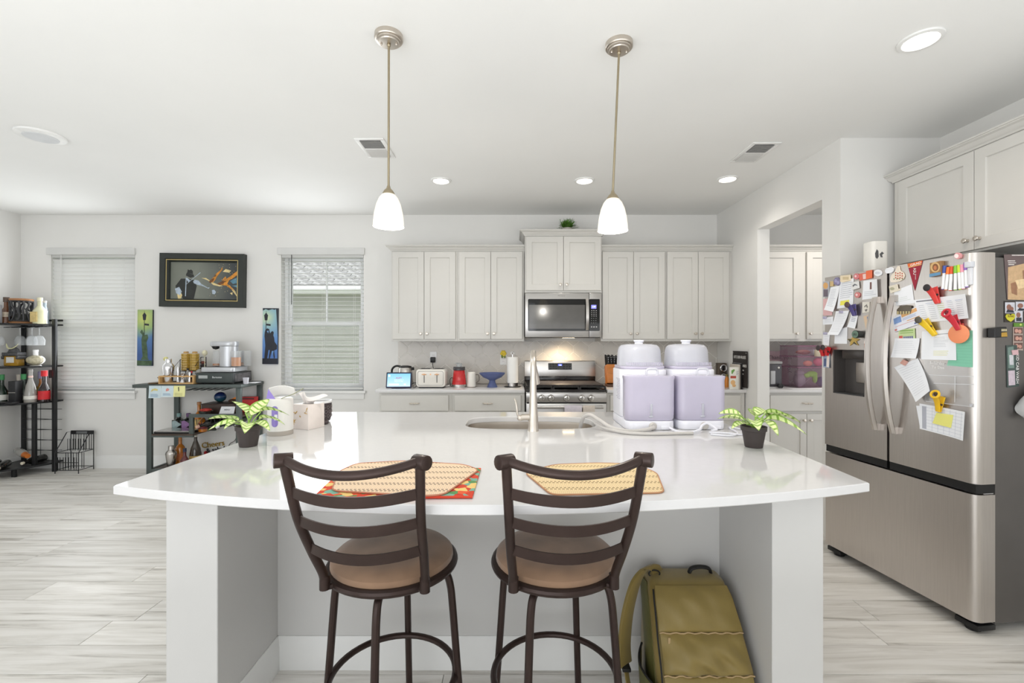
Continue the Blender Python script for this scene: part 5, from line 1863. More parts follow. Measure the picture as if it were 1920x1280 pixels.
FRM = M('frame_dark_green', (46, 50, 47), .35, noise=.06)
fw, fh = .905, .575
pc = at(377, 525, 4.87)
t = thing('framed_picture', 'deep dark frame around a painting of a hatted violin player and orange splashes', 'picture', (pc.x, YB - .002, pc.z), rot=(0, math.radians(.8), 0))
m = MB()
rr = []
for d, y in ((0, 0), (0, -.058), (.004, -.062), (.058, -.062), (.062, -.056), (.066, -.050), (.074, -.050), (.078, -.046), (.090, -.012)):
    rr.append([(x, y, z) for x, z in ((-fw / 2 + d, -fh / 2 + d), (fw / 2 - d, -fh / 2 + d), (fw / 2 - d, fh / 2 - d), (-fw / 2 + d, fh / 2 - d))])
m.rings(rr, caps=False)
m.build('frame', FRM, t)
gl = MB()
for sgn in (0,):
    d0, d1 = .066, .073
    o = [(-fw / 2 + d0, -fh / 2 + d0), (fw / 2 - d0, -fh / 2 + d0), (fw / 2 - d0, fh / 2 - d0), (-fw / 2 + d0, fh / 2 - d0)]
    i_ = [(-fw / 2 + d1, -fh / 2 + d1), (fw / 2 - d1, -fh / 2 + d1), (fw / 2 - d1, fh / 2 - d1), (-fw / 2 + d1, fh / 2 - d1)]
    for k in range(4):
        j = (k + 1) % 4
        gl.prism([o[k], o[j], i_[j], i_[k]], .0502, .0520, T90)
gl.build('gold_fillet', M('gold_fillet', (206, 186, 128), .35, metal=.6, noise=.05), t)
iw, ih = fw / 2 - .088, fh / 2 - .088
MB().box(-iw, iw, -.012, -.001, -ih, ih).build('canvas', grad_mat('painting_ground', [(0, (118, 122, 112)), (.45, (128, 132, 122)), (1, (62, 66, 68))], 'X', -iw, iw), t)
D1 = M('paint_dark', (44, 46, 44), .5, noise=.2)
D2 = M('paint_green_dark', (62, 66, 52), .5, noise=.2)
L1 = M('paint_pale', (176, 190, 204), .5, noise=.2, scale=40)
O1 = M('paint_orange', (206, 138, 52), .5, noise=.3, scale=40)
O2 = M('paint_cream', (226, 206, 150), .5, noise=.2, scale=40)
O3 = M('paint_brown', (112, 70, 36), .5, noise=.3, scale=40)
B1 = M('paint_blue', (96, 140, 160), .5, noise=.2, scale=40)
# violin player, simplified
flat(t, 'painted_player', D1, [[(-.31, -.06), (-.25, .02), (-.17, .02), (-.10, .0), (-.08, -.06), (-.11, -.197), (-.23, -.197), (-.26, -.12), (-.30, -.10)],
                               [(-.20, .055), (-.19, .085), (-.115, .065), (-.11, .04), (-.15, .03)], [(-.185, .082), (-.18, .12), (-.16, .112), (-.145, .12), (-.125, .105), (-.122, .07)]], .0122)
flat(t, 'painted_violin', L1, [[(-.20, .02), (-.185, .03), (-.15, -.0), (-.17, -.02)], [(-.12, -.01), (-.10, .01), (-.06, .0), (-.03, -.035), (.04, -.075), (.06, -.07), (.05, -.085), (-.01, -.06), (-.07, -.045), (-.11, -.03)],
                               [(.085, -.10), (.11, -.095), (.13, -.12), (.115, -.145), (.09, -.14)], [(-.315, -.09), (-.27, -.07), (-.24, -.12), (-.26, -.16), (-.30, -.14)],
                               [(-.205, -.17), (-.195, -.17), (-.19, .03), (-.20, .03)], [(-.195, -.04), (-.19, -.04), (-.04, .085), (-.045, .09)]], .0126)
flat(t, 'painted_hand', O2, [[(-.29, -.15), (-.25, -.13), (-.235, -.16), (-.25, -.197), (-.28, -.197)], [(-.03, .03), (.04, .005), (.10, -.045), (.17, -.06), (.20, -.05), (.15, -.04), (.08, -.01), (.02, .03)],
                              [(.27, -.04), (.33, -.10), (.36, -.16), (.355, -.165), (.31, -.11)], [(.20, .10), (.23, .13), (.29, .115), (.27, .09)], [(.28, -.13), (.31, -.12), (.305, -.15)]], .0126)
flat(t, 'painted_splash', O1, [[(.06, .0), (.11, .05), (.13, .08), (.18, .12), (.19, .15), (.20, .13), (.17, .09), (.14, .05), (.12, .01), (.09, -.02)],
                               [(.16, -.04), (.22, .01), (.28, .05), (.34, .10), (.36, .11), (.36, .07), (.31, .03), (.27, .01), (.25, -.03), (.29, -.06), (.33, -.11), (.30, -.09), (.24, -.05)],
                               [(.19, .0), (.24, .025), (.23, .05), (.21, .03)]], .0130)
flat(t, 'painted_shadow', O3, [[(.05, -.01), (.08, .02), (.11, .03), (.10, -.0), (.07, -.025)], [(.14, -.03), (.20, .0), (.24, .0), (.20, -.03), (.17, -.045)], [(.10, .04), (.12, .07), (.13, .05)]], .0134)
flat(t, 'painted_sky', B1, [[(.28, -.0), (.33, .03), (.362, .04), (.362, -.02), (.31, -.03)], [(.30, -.05), (.36, -.04), (.36, -.07)]], .0124)
rg = random.Random(2)
flat(t, 'painted_drop', O2, [[(x, z), (x + .006, z + .003), (x + .004, z - .005)] for x, z in [(rg.uniform(.05, .35), rg.uniform(-.17, .18)) for _ in range(26)]], .0138)

BKP = M('panel_black', (40, 42, 52), .5, noise=.1)
GRN = M('statue_green', (74, 96, 70), .6, noise=.35, scale=30)


def panel(name, label, pxc, pzc, w, h, glow):
    p = at(pxc, pzc, 4.915)
    t = thing(name, label, 'picture', (p.x, YB - .002, p.z), rot=(0, math.radians(.6), 0), group='narrow lamp post panels')
    MB().box(-w / 2, w / 2, -.018, 0, -h / 2, h / 2).build('panel', glow, t, bev=.001, seg=1)
    MB().box(w / 2 + .0002, w / 2 + .001, -.0178, -.0002, -h / 2, h / 2).build('dark_edge', BKP, t)
    return t


def lamp_shapes(x, z):
    return [[(x - .004, z - .40), (x + .004, z - .40), (x + .003, z), (x - .003, z)], [(x - .014, z), (x + .014, z), (x + .020, z + .05), (x - .020, z + .05)],
            [(x - .024, z + .05), (x + .024, z + .05), (x, z + .085)], [(x - .003, z + .085), (x + .003, z + .085), (x, z + .105)], [(x + .004, z - .055), (x + .050, z - .06), (x + .050, z - .04), (x + .004, z - .035)]]


w, h = .163, .605
t = panel('lamp_post_panel', 'narrow blue green wall panel of a bronze statue below a street lamp', 271.5, 633, w, h,
          grad_mat('panel_glow_green', [(0, (222, 226, 120)), (.35, (150, 178, 120)), (.6, (84, 124, 176)), (1, (62, 92, 150))], z0=.0, z1=.42, radial=(-.01, 0, .21)))
flat(t, 'lamp_post', BKP, lamp_shapes(-.005, .19), .0182)
flat(t, 'statue', GRN, [[(-.05, .06), (-.03, .09), (-.015, .06), (.0, .03), (.03, .035), (.04, .0), (.02, -.05), (.03, -.12), (.035, -.22), (.05, -.24), (-.04, -.24), (-.02, -.20), (-.03, -.10), (-.035, -.02), (-.025, .03)],
                        [(-.08, -.245), (.08, -.245), (.08, -.30), (-.08, -.30)]], .0186)
t = panel('lamp_post_panel', 'narrow blue wall panel of a dancing couple silhouette below a street lamp', 506.5, 630, w, h,
          grad_mat('panel_glow_blue', [(0, (226, 236, 170)), (.3, (150, 190, 200)), (.65, (100, 146, 206)), (1, (84, 124, 190))], z0=.0, z1=.42, radial=(-.04, 0, .20)))
flat(t, 'lamp_post', BKP, lamp_shapes(-.045, .17), .0182)
flat(t, 'couple', BKP, [[(-.05, .07), (-.03, .085), (-.01, .075), (-.005, .05), (.0, .03), (.015, .05), (.03, .055), (.04, .04), (.035, .01), (.045, -.02), (.05, -.06), (.078, -.10), (.076, -.14), (.045, -.155), (.055, -.23), (.045, -.245), (.03, -.16), (.02, -.16),
                         (.0, -.24), (-.012, -.24), (.0, -.15), (-.015, -.15), (-.03, -.25), (-.06, -.25), (-.05, -.1), (-.06, .0), (-.058, .04)],
                        [(-.081, -.24), (.081, -.24), (.081, -.302), (-.081, -.302)], [(.062, .302), (.081, .302), (.081, .0), (.075, .12)], [(-.081, .302), (.07, .302), (.05, .285), (.02, .292), (-.02, .28), (-.05, .292), (-.081, .275)]], .0186)
flat(t, 'gap_light', M('panel_blue_light', (120, 166, 216), .5), [[(-.035, .055), (-.015, .06), (-.02, .03)], [(.024, -.16), (.04, -.158), (.032, -.21)]], .0192)

# ------------------------------------------------------------------ bar table between the windows
GREYM = M('bar_grey_metal', (82, 90, 88), .4, metal=.3, noise=.06)
DWOOD = M('bar_dark_wood', (74, 62, 54), .5, noise=.2, scale=10)
bt = thing('bar_table', 'grey metal bar table with stepped shelves, standing against the wall between the windows', 'bar table', (-3.2, 4.71, 0))
ox, oy = -3.2, 4.71
XA, XB_, YF, YK = -3.637 - ox, -2.70 - ox, 4.51 - oy, 4.905 - oy
zt = .944
lw = .028
for x in (XA, XB_ - .05):
    for y in (YF, YK - lw):
        m = MB().box(x, x + .05, y, y + lw, 0, zt - .0345)
        m.build('leg', GREYM, bt, bev=.002)
MB().box(XA - .13, XB_ + .01, YF - .012, YK + .005, zt - .034, zt).build('table_top', GREYM, bt, bev=.003)
MB().box(XA - .12, XB_, YF, YK, zt + .0002, zt + .002).build('top_panel', M('bar_top_dark', (60, 64, 63), .35, noise=.1), bt)
xm_ = -3.215 - ox
MB().box(XA + .0505, xm_ + .04, YF + .001, YK - lw - .001, .436, .452).build('lower_shelf', DWOOD, bt)
MB().box(XA + .0505, xm_ + .04, YF, YF + .022, .42, .4355).box(XA + .0505, xm_ + .04, YK - lw - .03, YK - lw - .008, .42, .4355).build('shelf_rail', GREYM, bt)
for y in (YF, YK - lw):
    MB().box(xm_, xm_ + .04, y, y + lw, .4525, .615).build('step_post', GREYM, bt, bev=.002)
MB().box(xm_, XB_ - .051, YF + .0225, YK - lw - .001, .6155, .632).box(XB_ - .051, XB_ - .001, YF + lw + .001, YK - lw - .001, .6155, .632).build('raised_shelf', DWOOD, bt)
MB().box(xm_, XB_ - .0505, YF, YF + .022, .6155, .650).build('shelf_rail', GREYM, bt)
for y in (YF, YK - .022):
    MB().box(XA + .0505, XB_ - .0505, y, y + .022, .075, .105).build('floor_rail', GREYM, bt)
for x in (XA + .01, XB_ - .04):
    MB().box(x, x + .03, YF + .0285, YK - lw - .0005, .075, .105).build('floor_rail', GREYM, bt)
MB().box(XA + .0405, XB_ - .0405, YF + .0225, YK - .0225, .085, .1).build('bottom_shelf', DWOOD, bt)
for k in range(6):
    x = -.06 + k * .07
    MB().tube([(x, YK - .05, zt - .040), (x, YF + .03, zt - .060), (x + .028, YF + .03, zt - .060), (x + .028, YK - .05, zt - .040)], .0035, 6).build('glass_rail', GREYM, bt)
for y in (YF + .02, YF + .20):
    pts = []
    for k in range(5):
        x0 = xm_ + .06 + k * .09
        pts += [(x0, y, .600), (x0 + .01, y, .54), (x0 + .03, y, .518), (x0 + .05, y, .54), (x0 + .06, y, .598)]
    MB().tube(smooth_path([p for p in pts if p[0] < XB_ - .06], 4), .003, 6).build('bottle_cradle', BLACKM, bt)
ZB = zt + .0024

# paper notes hanging from the front edge
def note(label, px0, px1, py0, py1, col):
    Y = YF + oy - .0135
    a, b = at(px0, py0, Y), at(px1, py1, Y)
    t = thing('paper_note', label, 'note', (a.x, Y, a.z), group='notes taped to the bar table')
    w, h = b.x - a.x, a.z - b.z
    MB().grid(lambda u, v: (w * u, -.008 * v * v, -h * v), 2, 6, .0006).build('sheet', M('note_' + label[:5], col, .8), t)
    return t, w, h
t, w, h = note('first pale blue note hanging from the bar table edge, with a shrimp drawing', 279.5, 302.5, 723, 746, (206, 222, 228))
flat(t, 'drawing', M('note_ink_yellow', (214, 200, 130), .7), [[(.02, -.06), (.05, -.045), (.085, -.05), (.09, -.035), (.06, -.025), (.03, -.035)]], .0035)
flat(t, 'printing', M('note_ink_blue', (130, 160, 190), .7), [[(.02, -.085 - .012 * k), (.09 + .01 * (k % 2), -.085 - .012 * k), (.09, -.081 - .012 * k), (.02, -.081 - .012 * k)] for k in range(3)], .0092)
t, w, h = note('second pale blue note hanging from the bar table edge, with a pink drawing', 303, 325.5, 723, 744, (208, 224, 230))
flat(t, 'drawing', M('note_ink_pink', (222, 150, 140), .7), [[(.045, -.055), (.07, -.05), (.08, -.035), (.06, -.022), (.045, -.035)]], .0035)
flat(t, 'printing', bpy.data.materials['note_ink_blue'], [[(.02, -.08 - .012 * k), (.09 + .01 * (k % 2), -.08 - .012 * k), (.09, -.076 - .012 * k), (.02, -.076 - .012 * k)] for k in range(2)], .0088)
t, w, h = note('yellow note hanging from the bar table edge beside two blue notes', 325.8, 347.5, 723, 743.5, (236, 234, 168))
flat(t, 'drawing', D2, [[(.045, -.015), (.053, -.01), (.055, -.05), (.048, -.055)]], .0035)
flat(t, 'printing', M('note_ink_grey', (170, 170, 120), .7), [[(.015, -.075 - .012 * k), (.09, -.075 - .012 * k), (.09, -.072 - .012 * k), (.015, -.072 - .012 * k)] for k in range(3)], .0085)


# generic bottle builder
def bottle(label, loc, prof, mat, cap=None, capmat=None, lab=None, labmat=None, name='liquor_bottle', group=None, rot=None, n=18, inner=None):
    t = thing(name, label, 'bottle', loc, group=group, rot=rot)
    MB().lathe(prof, n=n).build('glass', mat, t)
    if cap:
        MB().lathe(cap, n=n).build('cap', capmat, t)
    if lab:
        r, z0, z1 = lab
        MB().lathe([(r, z0), (r + .0006, z0 + .0005), (r + .0006, z1 - .0005), (r, z1)], n=n, caps=False).build('label', labmat, t)
    if inner:
        MB().lathe(inner[0], n=n).build('liquid', inner[1], t)
    return t


def bprof(r, h, neck=.014, sh=.62, nh=.8):
    return [(r * .9, 0), (r, .004), (r, h * sh), (r * .8, h * (sh + .07)), (neck * 1.15, h * nh), (neck, h * (nh + .03)), (neck, h)]


AMB = M('amber_spirit', (186, 112, 34), .1, noise=.08, coat=.5)
DKG = M('dark_bottle_glass', (26, 26, 24), .1, noise=.1, coat=.4)
GRG = M('green_bottle_glass', (36, 52, 40), .1, noise=.1, coat=.4)
CLR = M('pale_bottle_glass', (206, 204, 198), .08, noise=.04, coat=.4, trans=.5)
LABW = M('label_white', (226, 224, 216), .6, noise=.08, scale=50)
LABR = M('label_red', (202, 40, 46), .5, noise=.06)
SILV = M('silver_cap', (196, 194, 192), .25, metal=.9)

# wooden bar tool tray and its contents
WOODT = M('tray_wood', (206, 166, 112), .5, noise=.15, scale=12)
tx0, tx1 = at(298, 720, 4.53).x, at(364, 720, 4.53).x
t = thing('bar_tool_tray', 'open light wood rack full of bar tools at the left of the bar table', 'tray', ((tx0 + tx1) / 2, 4.575, ZB))
w = tx1 - tx0
MB().box(-w / 2, w / 2, -.055, .055, 0, .012).box(-w / 2, -w / 2 + .012, -.055, .055, .0122, .082).box(w / 2 - .012, w / 2, -.055, .055, .0122, .082).build('tray', WOODT, t, bev=.002)
MB().box(-w / 2 + .0122, w / 2 - .0122, -.055, -.046, .070, .082).box(-w / 2 + .0122, w / 2 - .0122, .046, .055, .070, .082).build('rail', WOODT, t, bev=.001)
tz = ZB + .0125
xs = lambda px: at(px, 700, 4.575).x
t = thing('cocktail_shaker', 'polished steel cocktail shaker standing in the wooden rack', 'shaker', (xs(316), 4.575, tz))
MB().lathe([(.034, 0), (.036, .004), (.049, .15), (.048, .158)], n=24).build('cup', CHROME, t)
MB().lathe([(.0485, .1585), (.046, .172), (.028, .196), (.026, .20)], n=24).build('strainer', CHROME, t)
MB().lathe([(.027, .2005), (.027, .232), (.024, .238), (.001, .238)], n=20).build('cap', CHROME, t)
for i, (px, hh, r, lb, nm) in enumerate(((334, .16, .016, 'tall steel muddler in the wooden rack next to the shaker', 'muddler'), (343, .09, .02, 'short steel jigger in the middle of the wooden rack', 'jigger'), (356, .105, .016, 'steel bottle opener at the end of the wooden rack', 'bottle_opener'))):
    m = MB()
    if nm == 'jigger':
        m.lathe([(.024, 0), (.010, .045), (.012, .05), (.022, .088), (.018, .088)], n=18, c=(xs(px), 4.575, tz))
    else:
        m.lathe([(r * .9, 0), (r, .01), (r * .6, hh * .5), (r * .8, hh * .9), (r * .5, hh), (.001, hh)], n=16, c=(xs(px), 4.575, tz))
    tag(m.build(nm, CHROME), lb, 'bar tool')
tag(MB().lathe([(.001, 0), (.012, .02), (.034, .055), (.032, .055), (.001, .015)], n=18, c=(at(299, 704, 4.70).x, 4.72, ZB)).build('funnel', STEEL), 'small steel funnel cup behind the end of the wooden rack', 'funnel')
tag(MB().lathe([(.05, 0), (.055, .004), (.05, .012), (.001, .014)], n=20, c=(at(288, 722, 4.56).x, 4.57, ZB)).build('coaster', M('bronze_dish', (104, 84, 60), .4, metal=.4)), 'small bronze dish on the left end of the bar table', 'dish')
# the small white flower stems
t = thing('flower_stem', 'yellow blossom leaning behind the cocktail shaker', 'flower', (at(309, 700, 4.66).x, 4.68, ZB))
MB().tube([(0, 0, 0), (-.01, 0, .12), (0, 0, .235)], .0025, 6).build('stem', STEMG, t)
MB().ball((-.005, 0, .245), (.024, .02, .022), 10, 6).build('petals', M('pale_petals', (222, 216, 150), .6, noise=.2, scale=60), t)

# wire stand with two amber decanters
sx = at(357, 680, 4.76).x
t = thing('decanter_stand', 'black wire stand that cradles two amber glass decanters on the bar table', 'stand', (sx, 4.76, ZB))
MB().tube([(-.17, -.04, .003), (-.165, -.04, .13), (-.085, -.03, .235), (-.085, -.03, .003)], .004, 6).tube([(.13, -.04, .003), (.13, -.03, .10), (.13, -.03, .26), (.06, -.03, .15)], .004, 6).tube([(-.17, -.04, .004), (.13, -.04, .004), (.13, .05, .004), (-.17, .05, .004)], .004, 6, closed=True).tube([(.13, .05, .004), (.13, .05, .26), (.13, -.03, .26)], .004, 6).tube([(-.085, .05, .004), (-.085, .05, .235), (-.085, -.03, .235)], .004, 6).box(-.085, .13, -.03, .05, .112, .118).build('wire_frame', BLACKM, t)
AMBD = M('amber_decanter', (196, 160, 70), .12, noise=.15, scale=60, coat=.5, trans=.15)
for dx, lb in ((-.045, 'amber cut-glass decanter in the wire stand, the one nearer the shaker'), (.047, 'amber cut-glass decanter in the wire stand, the one nearer the silver machine')):
    d = thing('decanter', lb, 'decanter', (sx + dx, 4.76, ZB + .1185), group='decanters in the wire stand')
    m = MB()
    for k in range(7):
        m.lathe([(.040, .004 + k * .025), (.043, .014 + k * .025), (.040, .0285 + k * .025)], n=8)
    m.build('bottle', AMBD, d, ang=20)
    MB().lathe([(.030, .182), (.022, .19), (.022, .20), (.001, .202)], n=12).build('stopper', M('stopper_tan', (190, 150, 90), .4) if 'stopper_tan' not in bpy.data.materials else bpy.data.materials['stopper_tan'], d)
tag(MB().lathe([(.045, 0), (.050, .004), (.050, .055), (.046, .055), (.044, .006), (.001, .006)], n=20, c=(sx + .105, 4.83, ZB + .24)).add([(0, 0, 0)], []).build('tin_cup', M('tin_grey', (120, 116, 108), .4, metal=.6)), 'grey tin cup high on the bar table behind the decanters', 'cup') if False else None
# little statues and glassware in front
t = thing('glass_skull', 'clear glass skull decanter in front of the wire stand', 'decanter', (at(366, 700, 4.60).x, 4.665, ZB))
MB().ball((0, 0, .10), (.036, .04, .042), 14, 10).ball((0, -.012, .055), (.024, .026, .03), 12, 8).lathe([(.026, 0), (.028, .004), (.02, .04)], n=16).build('skull', CLR, t)
MB().ball((-.013, -.036, .10), (.010, .006, .010), 8, 6).ball((.013, -.036, .10), (.010, .006, .010), 8, 6).build('eye_socket', M('smoke_grey', (110, 108, 104), .3), t)
bottle('small clear bottle with a dark stopper behind the wooden rack', (at(352, 700, 4.66).x, 4.66, ZB), bprof(.022, .13, .009), CLR, [(.010, .1305), (.010, .15), (.001, .151)], BLACK)
bottle('small dark bitters bottle between the skull and the wooden rack', (at(359, 700, 4.645).x, 4.645, ZB), bprof(.018, .10, .008), DKG, [(.009, .1005), (.009, .12), (.001, .121)], LABR)
t = thing('small_figurine', 'little red and black figurine on the wire stand shelf', 'figurine', (at(379, 670, 4.76).x, 4.77, ZB + .1185))
MB().box(-.02, .02, -.015, .015, 0, .03).ball((-.0, 0, .05), (.028, .02, .02), 10, 6).build('body', M('figurine_dark', (42, 34, 34), .5), t)
MB().ball((0, 0, .085), (.03, .018, .016), 10, 6).build('hat', M('figurine_red', (120, 66, 54), .5), t)
tag(MB().ball((at(384, 645, 4.74).x, 4.74, ZB + .305), (.026, .022, .03), 10, 6).tube([(at(384, 645, 4.74).x, 4.74, ZB + .285), (at(384, 645, 4.74).x - .004, 4.74, ZB + .0)], .003, 6).build('white_flower', M('cream_petals', (226, 220, 190), .6, noise=.15, scale=60)), 'tall cream flower standing beside the decanters', 'flower')

# drawer unit under the cocktail machine
x0, x1 = at(368, 720, 4.55).x, at(437, 720, 4.55).x
t = thing('pod_drawer', 'low dark drawer box with a silver badge under the cocktail machine', 'drawer unit', ((x0 + x1) / 2, 4.55, ZB))
w = x1 - x0
MB().box(-w / 2, w / 2, .002, .32, .008, .112).build('case', M('drawer_black', (42, 46, 46), .35, noise=.08), t, bev=.003)
MB().box(-w / 2 + .002, w / 2 - .002, -.010, .0015, .012, .106).build('drawer_front', M('drawer_front', (58, 66, 65), .4, noise=.05), t, bev=.003)
MB().box(-w / 2 + .03, -w / 2 + .12, -.0125, -.0102, .055, .085).build('badge', M('badge_silver', (176, 180, 180), .3, metal=.4), t)
writing('lettering', 'Bartesian', .026, M('badge_white', (226, 228, 228), .5, noise=0), t, (.03, -.0105, .066))
MB().box(w / 2 + .0004, w / 2 + .003, .03, .30, .018, .10).build('side_window', M('side_chrome', (120, 118, 122), .2, metal=.9, noise=.4, scale=25), t)
for dx in (-w / 2 + .03, w / 2 - .03):
    MB().cyl((dx, .04, 0), (dx, .04, .009), .012).build('foot', BLACK, t)
# cocktail machine
x0, x1 = at(375, 693, 4.57).x, at(437, 693, 4.57).x
zb = ZB + .1125
t = thing('cocktail_machine', 'silver cocktail machine with a round head and amber glass tanks on the bar table', 'cocktail machine', ((x0 + x1) / 2, 4.57, zb))
w = x1 - x0
SILP = M('silver_plastic', (198, 200, 204), .3, metal=.45, noise=.03)
MB().prism(rrect(-w / 2, w / 2, 0, .27, .03), .003, .052).build('base', SILP, t, bev=.006)
MB().prism(rrect(-w / 2 + .03, w / 2 - .02, .02, .25, .02), .0522, .056).build('drip_mat', BLACK, t)
MB().lathe([(.085, .0562), (.085, .26), (.085, .262)], c=(.045, .13, 0), n=30).build('column', SILP, t)
MB().prism(rrect(-.135, .135, .05, .215, .08), .2625, .312).build('head', SILP, t, bev=.008)
MB().lathe([(.001, -.035), (.025, -.026), (.038, -.004), (.038, 0)], c=(-.085, .12, .2622), n=20).build('nozzle', BLACK, t)
TANKG = M('tank_glass', (232, 236, 238), .05, alpha=.13, noise=0, coat=.3)
GOLDL = M('amber_liquor', (196, 118, 8), .1, noise=.05, coat=.3)
for dx, dy, lv in ((-.10, .17, .02), (.16, .06, .088), (.105, .20, .03), (.185, .20, .004)):
    m = MB().lathe([(.044, .0565), (.046, .06), (.047, .215), (.0445, .215), (.0435, .062), (.001, .0618)], c=(dx, dy, 0), n=22)
    tg = m.build('tank', TANKG, t)
    if lv > .01:
        MB().lathe([(.001, .0622), (.043, .0622), (.043, .0622 + lv), (.001, .0622 + lv)], c=(dx, dy, 0), n=22).build('liquid', GOLDL, tg)
tag(MB().lathe([(.022, 0), (.028, .062), (.0265, .062), (.021, .003), (.001, .003)], n=20, c=(at(461, 718, 4.56).x, 4.56, ZB)).build('shot_cup', M('cup_translucent', (232, 232, 240), .3, trans=.4, noise=0)), 'small translucent shot cup at the end of the bar table', 'cup')
tag(MB().box(at(466, 716, 4.66).x, at(482, 716, 4.66).x, 4.62, 4.74, ZB, ZB + .004).build('paper_napkin', PAPER), 'white napkin lying behind the shot cup', 'napkin')

# lower shelf
zl = .4524
t = thing('serving_tray', 'black tray lying flat on the lower left shelf of the bar table', 'tray', (-3.42, 4.62, zl))
MB().box(-.16, .20, -.09, .10, 0, .018).build('tray', M('tray_dark', (46, 44, 44), .3, noise=.1), t, bev=.004)
MB().box(-.155, .195, -.085, .095, .0182, .024).build('silver_liner', SILV, t)
for px, cm_, lb, nk in ((325, (164, 184, 186), 'black diamond-faced bottle with a pale teal label on the bar shelf', (120, 150, 150)), (343, (156, 118, 166), 'black diamond-faced bottle with a purple label on the bar shelf', (98, 70, 110))):
    t = thing('gin_bottle', lb, 'bottle', (at(px, 798, 4.70).x, 4.78, zl), group='black diamond bottles')
    MB().box(-.055, .055, -.028, .028, .0, .095).prism([(-.055, -.028), (.055, -.028), (.055, .028), (-.055, .028)], .095, .096).build('glass', DKG, t, bev=.008)
    MB().lathe([(.045, .0965), (.02, .115), (.018, .12), (.018, .128)], n=14).build('shoulder', DKG, t)
    flat(t, 'diamond_label', M('diamond_' + str(px), cm_, .6, noise=.1, scale=40), [[(-.052, .01), (-.052, .085), (-.02, .092), (.045, .052), (-.02, .008)]], .0282)
    MB().lathe([(.02, .1285), (.02, .165), (.001, .166)], n=14).build('stopper', M('stopper_' + str(px), nk, .5), t)
bottle('amber whisky bottle with a cork stopper, behind the step of the bar shelf', (at(371, 800, 4.74).x, 4.76, zl), bprof(.048, .255, .016, .55, .72), AMB, [(.018, .2555), (.02, .258), (.02, .285), (.001, .286)], M('cork', (176, 128, 90), .7, noise=.1), (.0484, .03, .11), M('label_gold', (206, 176, 110), .5, noise=.25, scale=50))
bottle('short amber liqueur bottle with a dark red label on the bar shelf', (at(383, 800, 4.66).x, 4.64, zl), bprof(.04, .16, .016), AMB, [(.017, .1605), (.017, .18), (.001, .181)], LABR, (.0404, .03, .09), M('label_maroon', (112, 36, 44), .5))
# raised shelf
zr = .6325
t = thing('wooden_box', 'dark brown low wooden box on the raised bar shelf', 'box', (at(414, 768, 4.72).x, 4.76, zr))
MB().box(-.17, .17, -.09, .10, 0, .090).build('body', M('box_brown', (66, 52, 46), .45, noise=.12), t, bev=.003)
MB().box(-.172, .172, -.092, .102, .0905, .098).build('lid', bpy.data.materials['box_brown'], t, bev=.002)
t = thing('glass_globe', 'shiny blue green glass globe resting on the dark wooden box', 'globe', (at(413, 760, 4.74).x, 4.74, zr + .0985))
MB().lathe([(.032, 0), (.028, .008), (.02, .012)], n=18).build('foot', BLACK, t)
MB().ball((0, 0, .062), (.057, .057, .052), 22, 14).build('globe', grad_mat('globe_glaze', [(0, (30, 80, 60)), (.5, (26, 60, 92)), (1, (30, 36, 90))], z0=.01, z1=.11, rough=.06), t)
t = thing('fish_ornament', 'orange and brown ornament beside the glass globe', 'ornament', (at(438, 756, 4.74).x, 4.74, zr + .0985))
MB().ball((0, 0, .022), (.055, .03, .02), 12, 8).build('body', M('ornament_brown', (70, 48, 34), .5), t)
MB().add([(-.04, -.01, .03), (.05, -.005, .038), (.04, .01, .075), (-.04, .004, .03), (.05, .008, .038), (.04, .02, .075)], [(0, 1, 2), (5, 4, 3), (0, 3, 4, 1), (1, 4, 5, 2), (2, 5, 3, 0)]).build('fin', M('ornament_orange', (220, 132, 56), .5), t)
t = thing('display_card', 'white folded card with grey print leaning on the dark wooden box', 'card', (at(424, 772, 4.60).x, 4.60, zr))
MB().add([(-.075, 0, 0), (.075, 0, 0), (.07, .035, .075), (-.07, .035, .075), (-.075, .003, 0), (.075, .003, 0), (.07, .038, .075), (-.07, .038, .075)], [(0, 1, 2, 3), (7, 6, 5, 4), (0, 4, 5, 1), (1, 5, 6, 2), (2, 6, 7, 3), (3, 7, 4, 0)]).build('card', PAPER, t)
writing('lettering', 'MENU', .022, M('card_grey', (120, 122, 130), .6), t, (0, .014, .045), (PI / 2 - .42, 0, 0))
t = thing('red_box', 'flat red box standing near the right post of the bar table', 'box', (at(470, 750, 4.80).x - .01, 4.76, zr))
MB().box(-.10, .068, 0, .08, 0, .155).build('carton', M('carton_red', (196, 40, 40), .45, noise=.05), t, bev=.002)
MB().box(-.0995, .0675, -.0012, .0005, .130, .148).build('dark_band', M('carton_band', (90, 24, 26), .45), t)
t = thing('snack_bowl', 'steel bowl heaped with red and white packets on the raised bar shelf', 'bowl', (at(388, 772, 4.60).x, 4.585, zr))
MB().lathe([(.03, 0), (.055, .02), (.066, .04), (.062, .04), (.05, .022), (.001, .006)], n=24).build('bowl', STEEL, t)
MB().ball((0, 0, .048), (.055, .045, .018), 14, 8).build('packets', M('packet_red', (186, 66, 58), .5, noise=.5, scale=50), t)['kind'] = 'stuff'
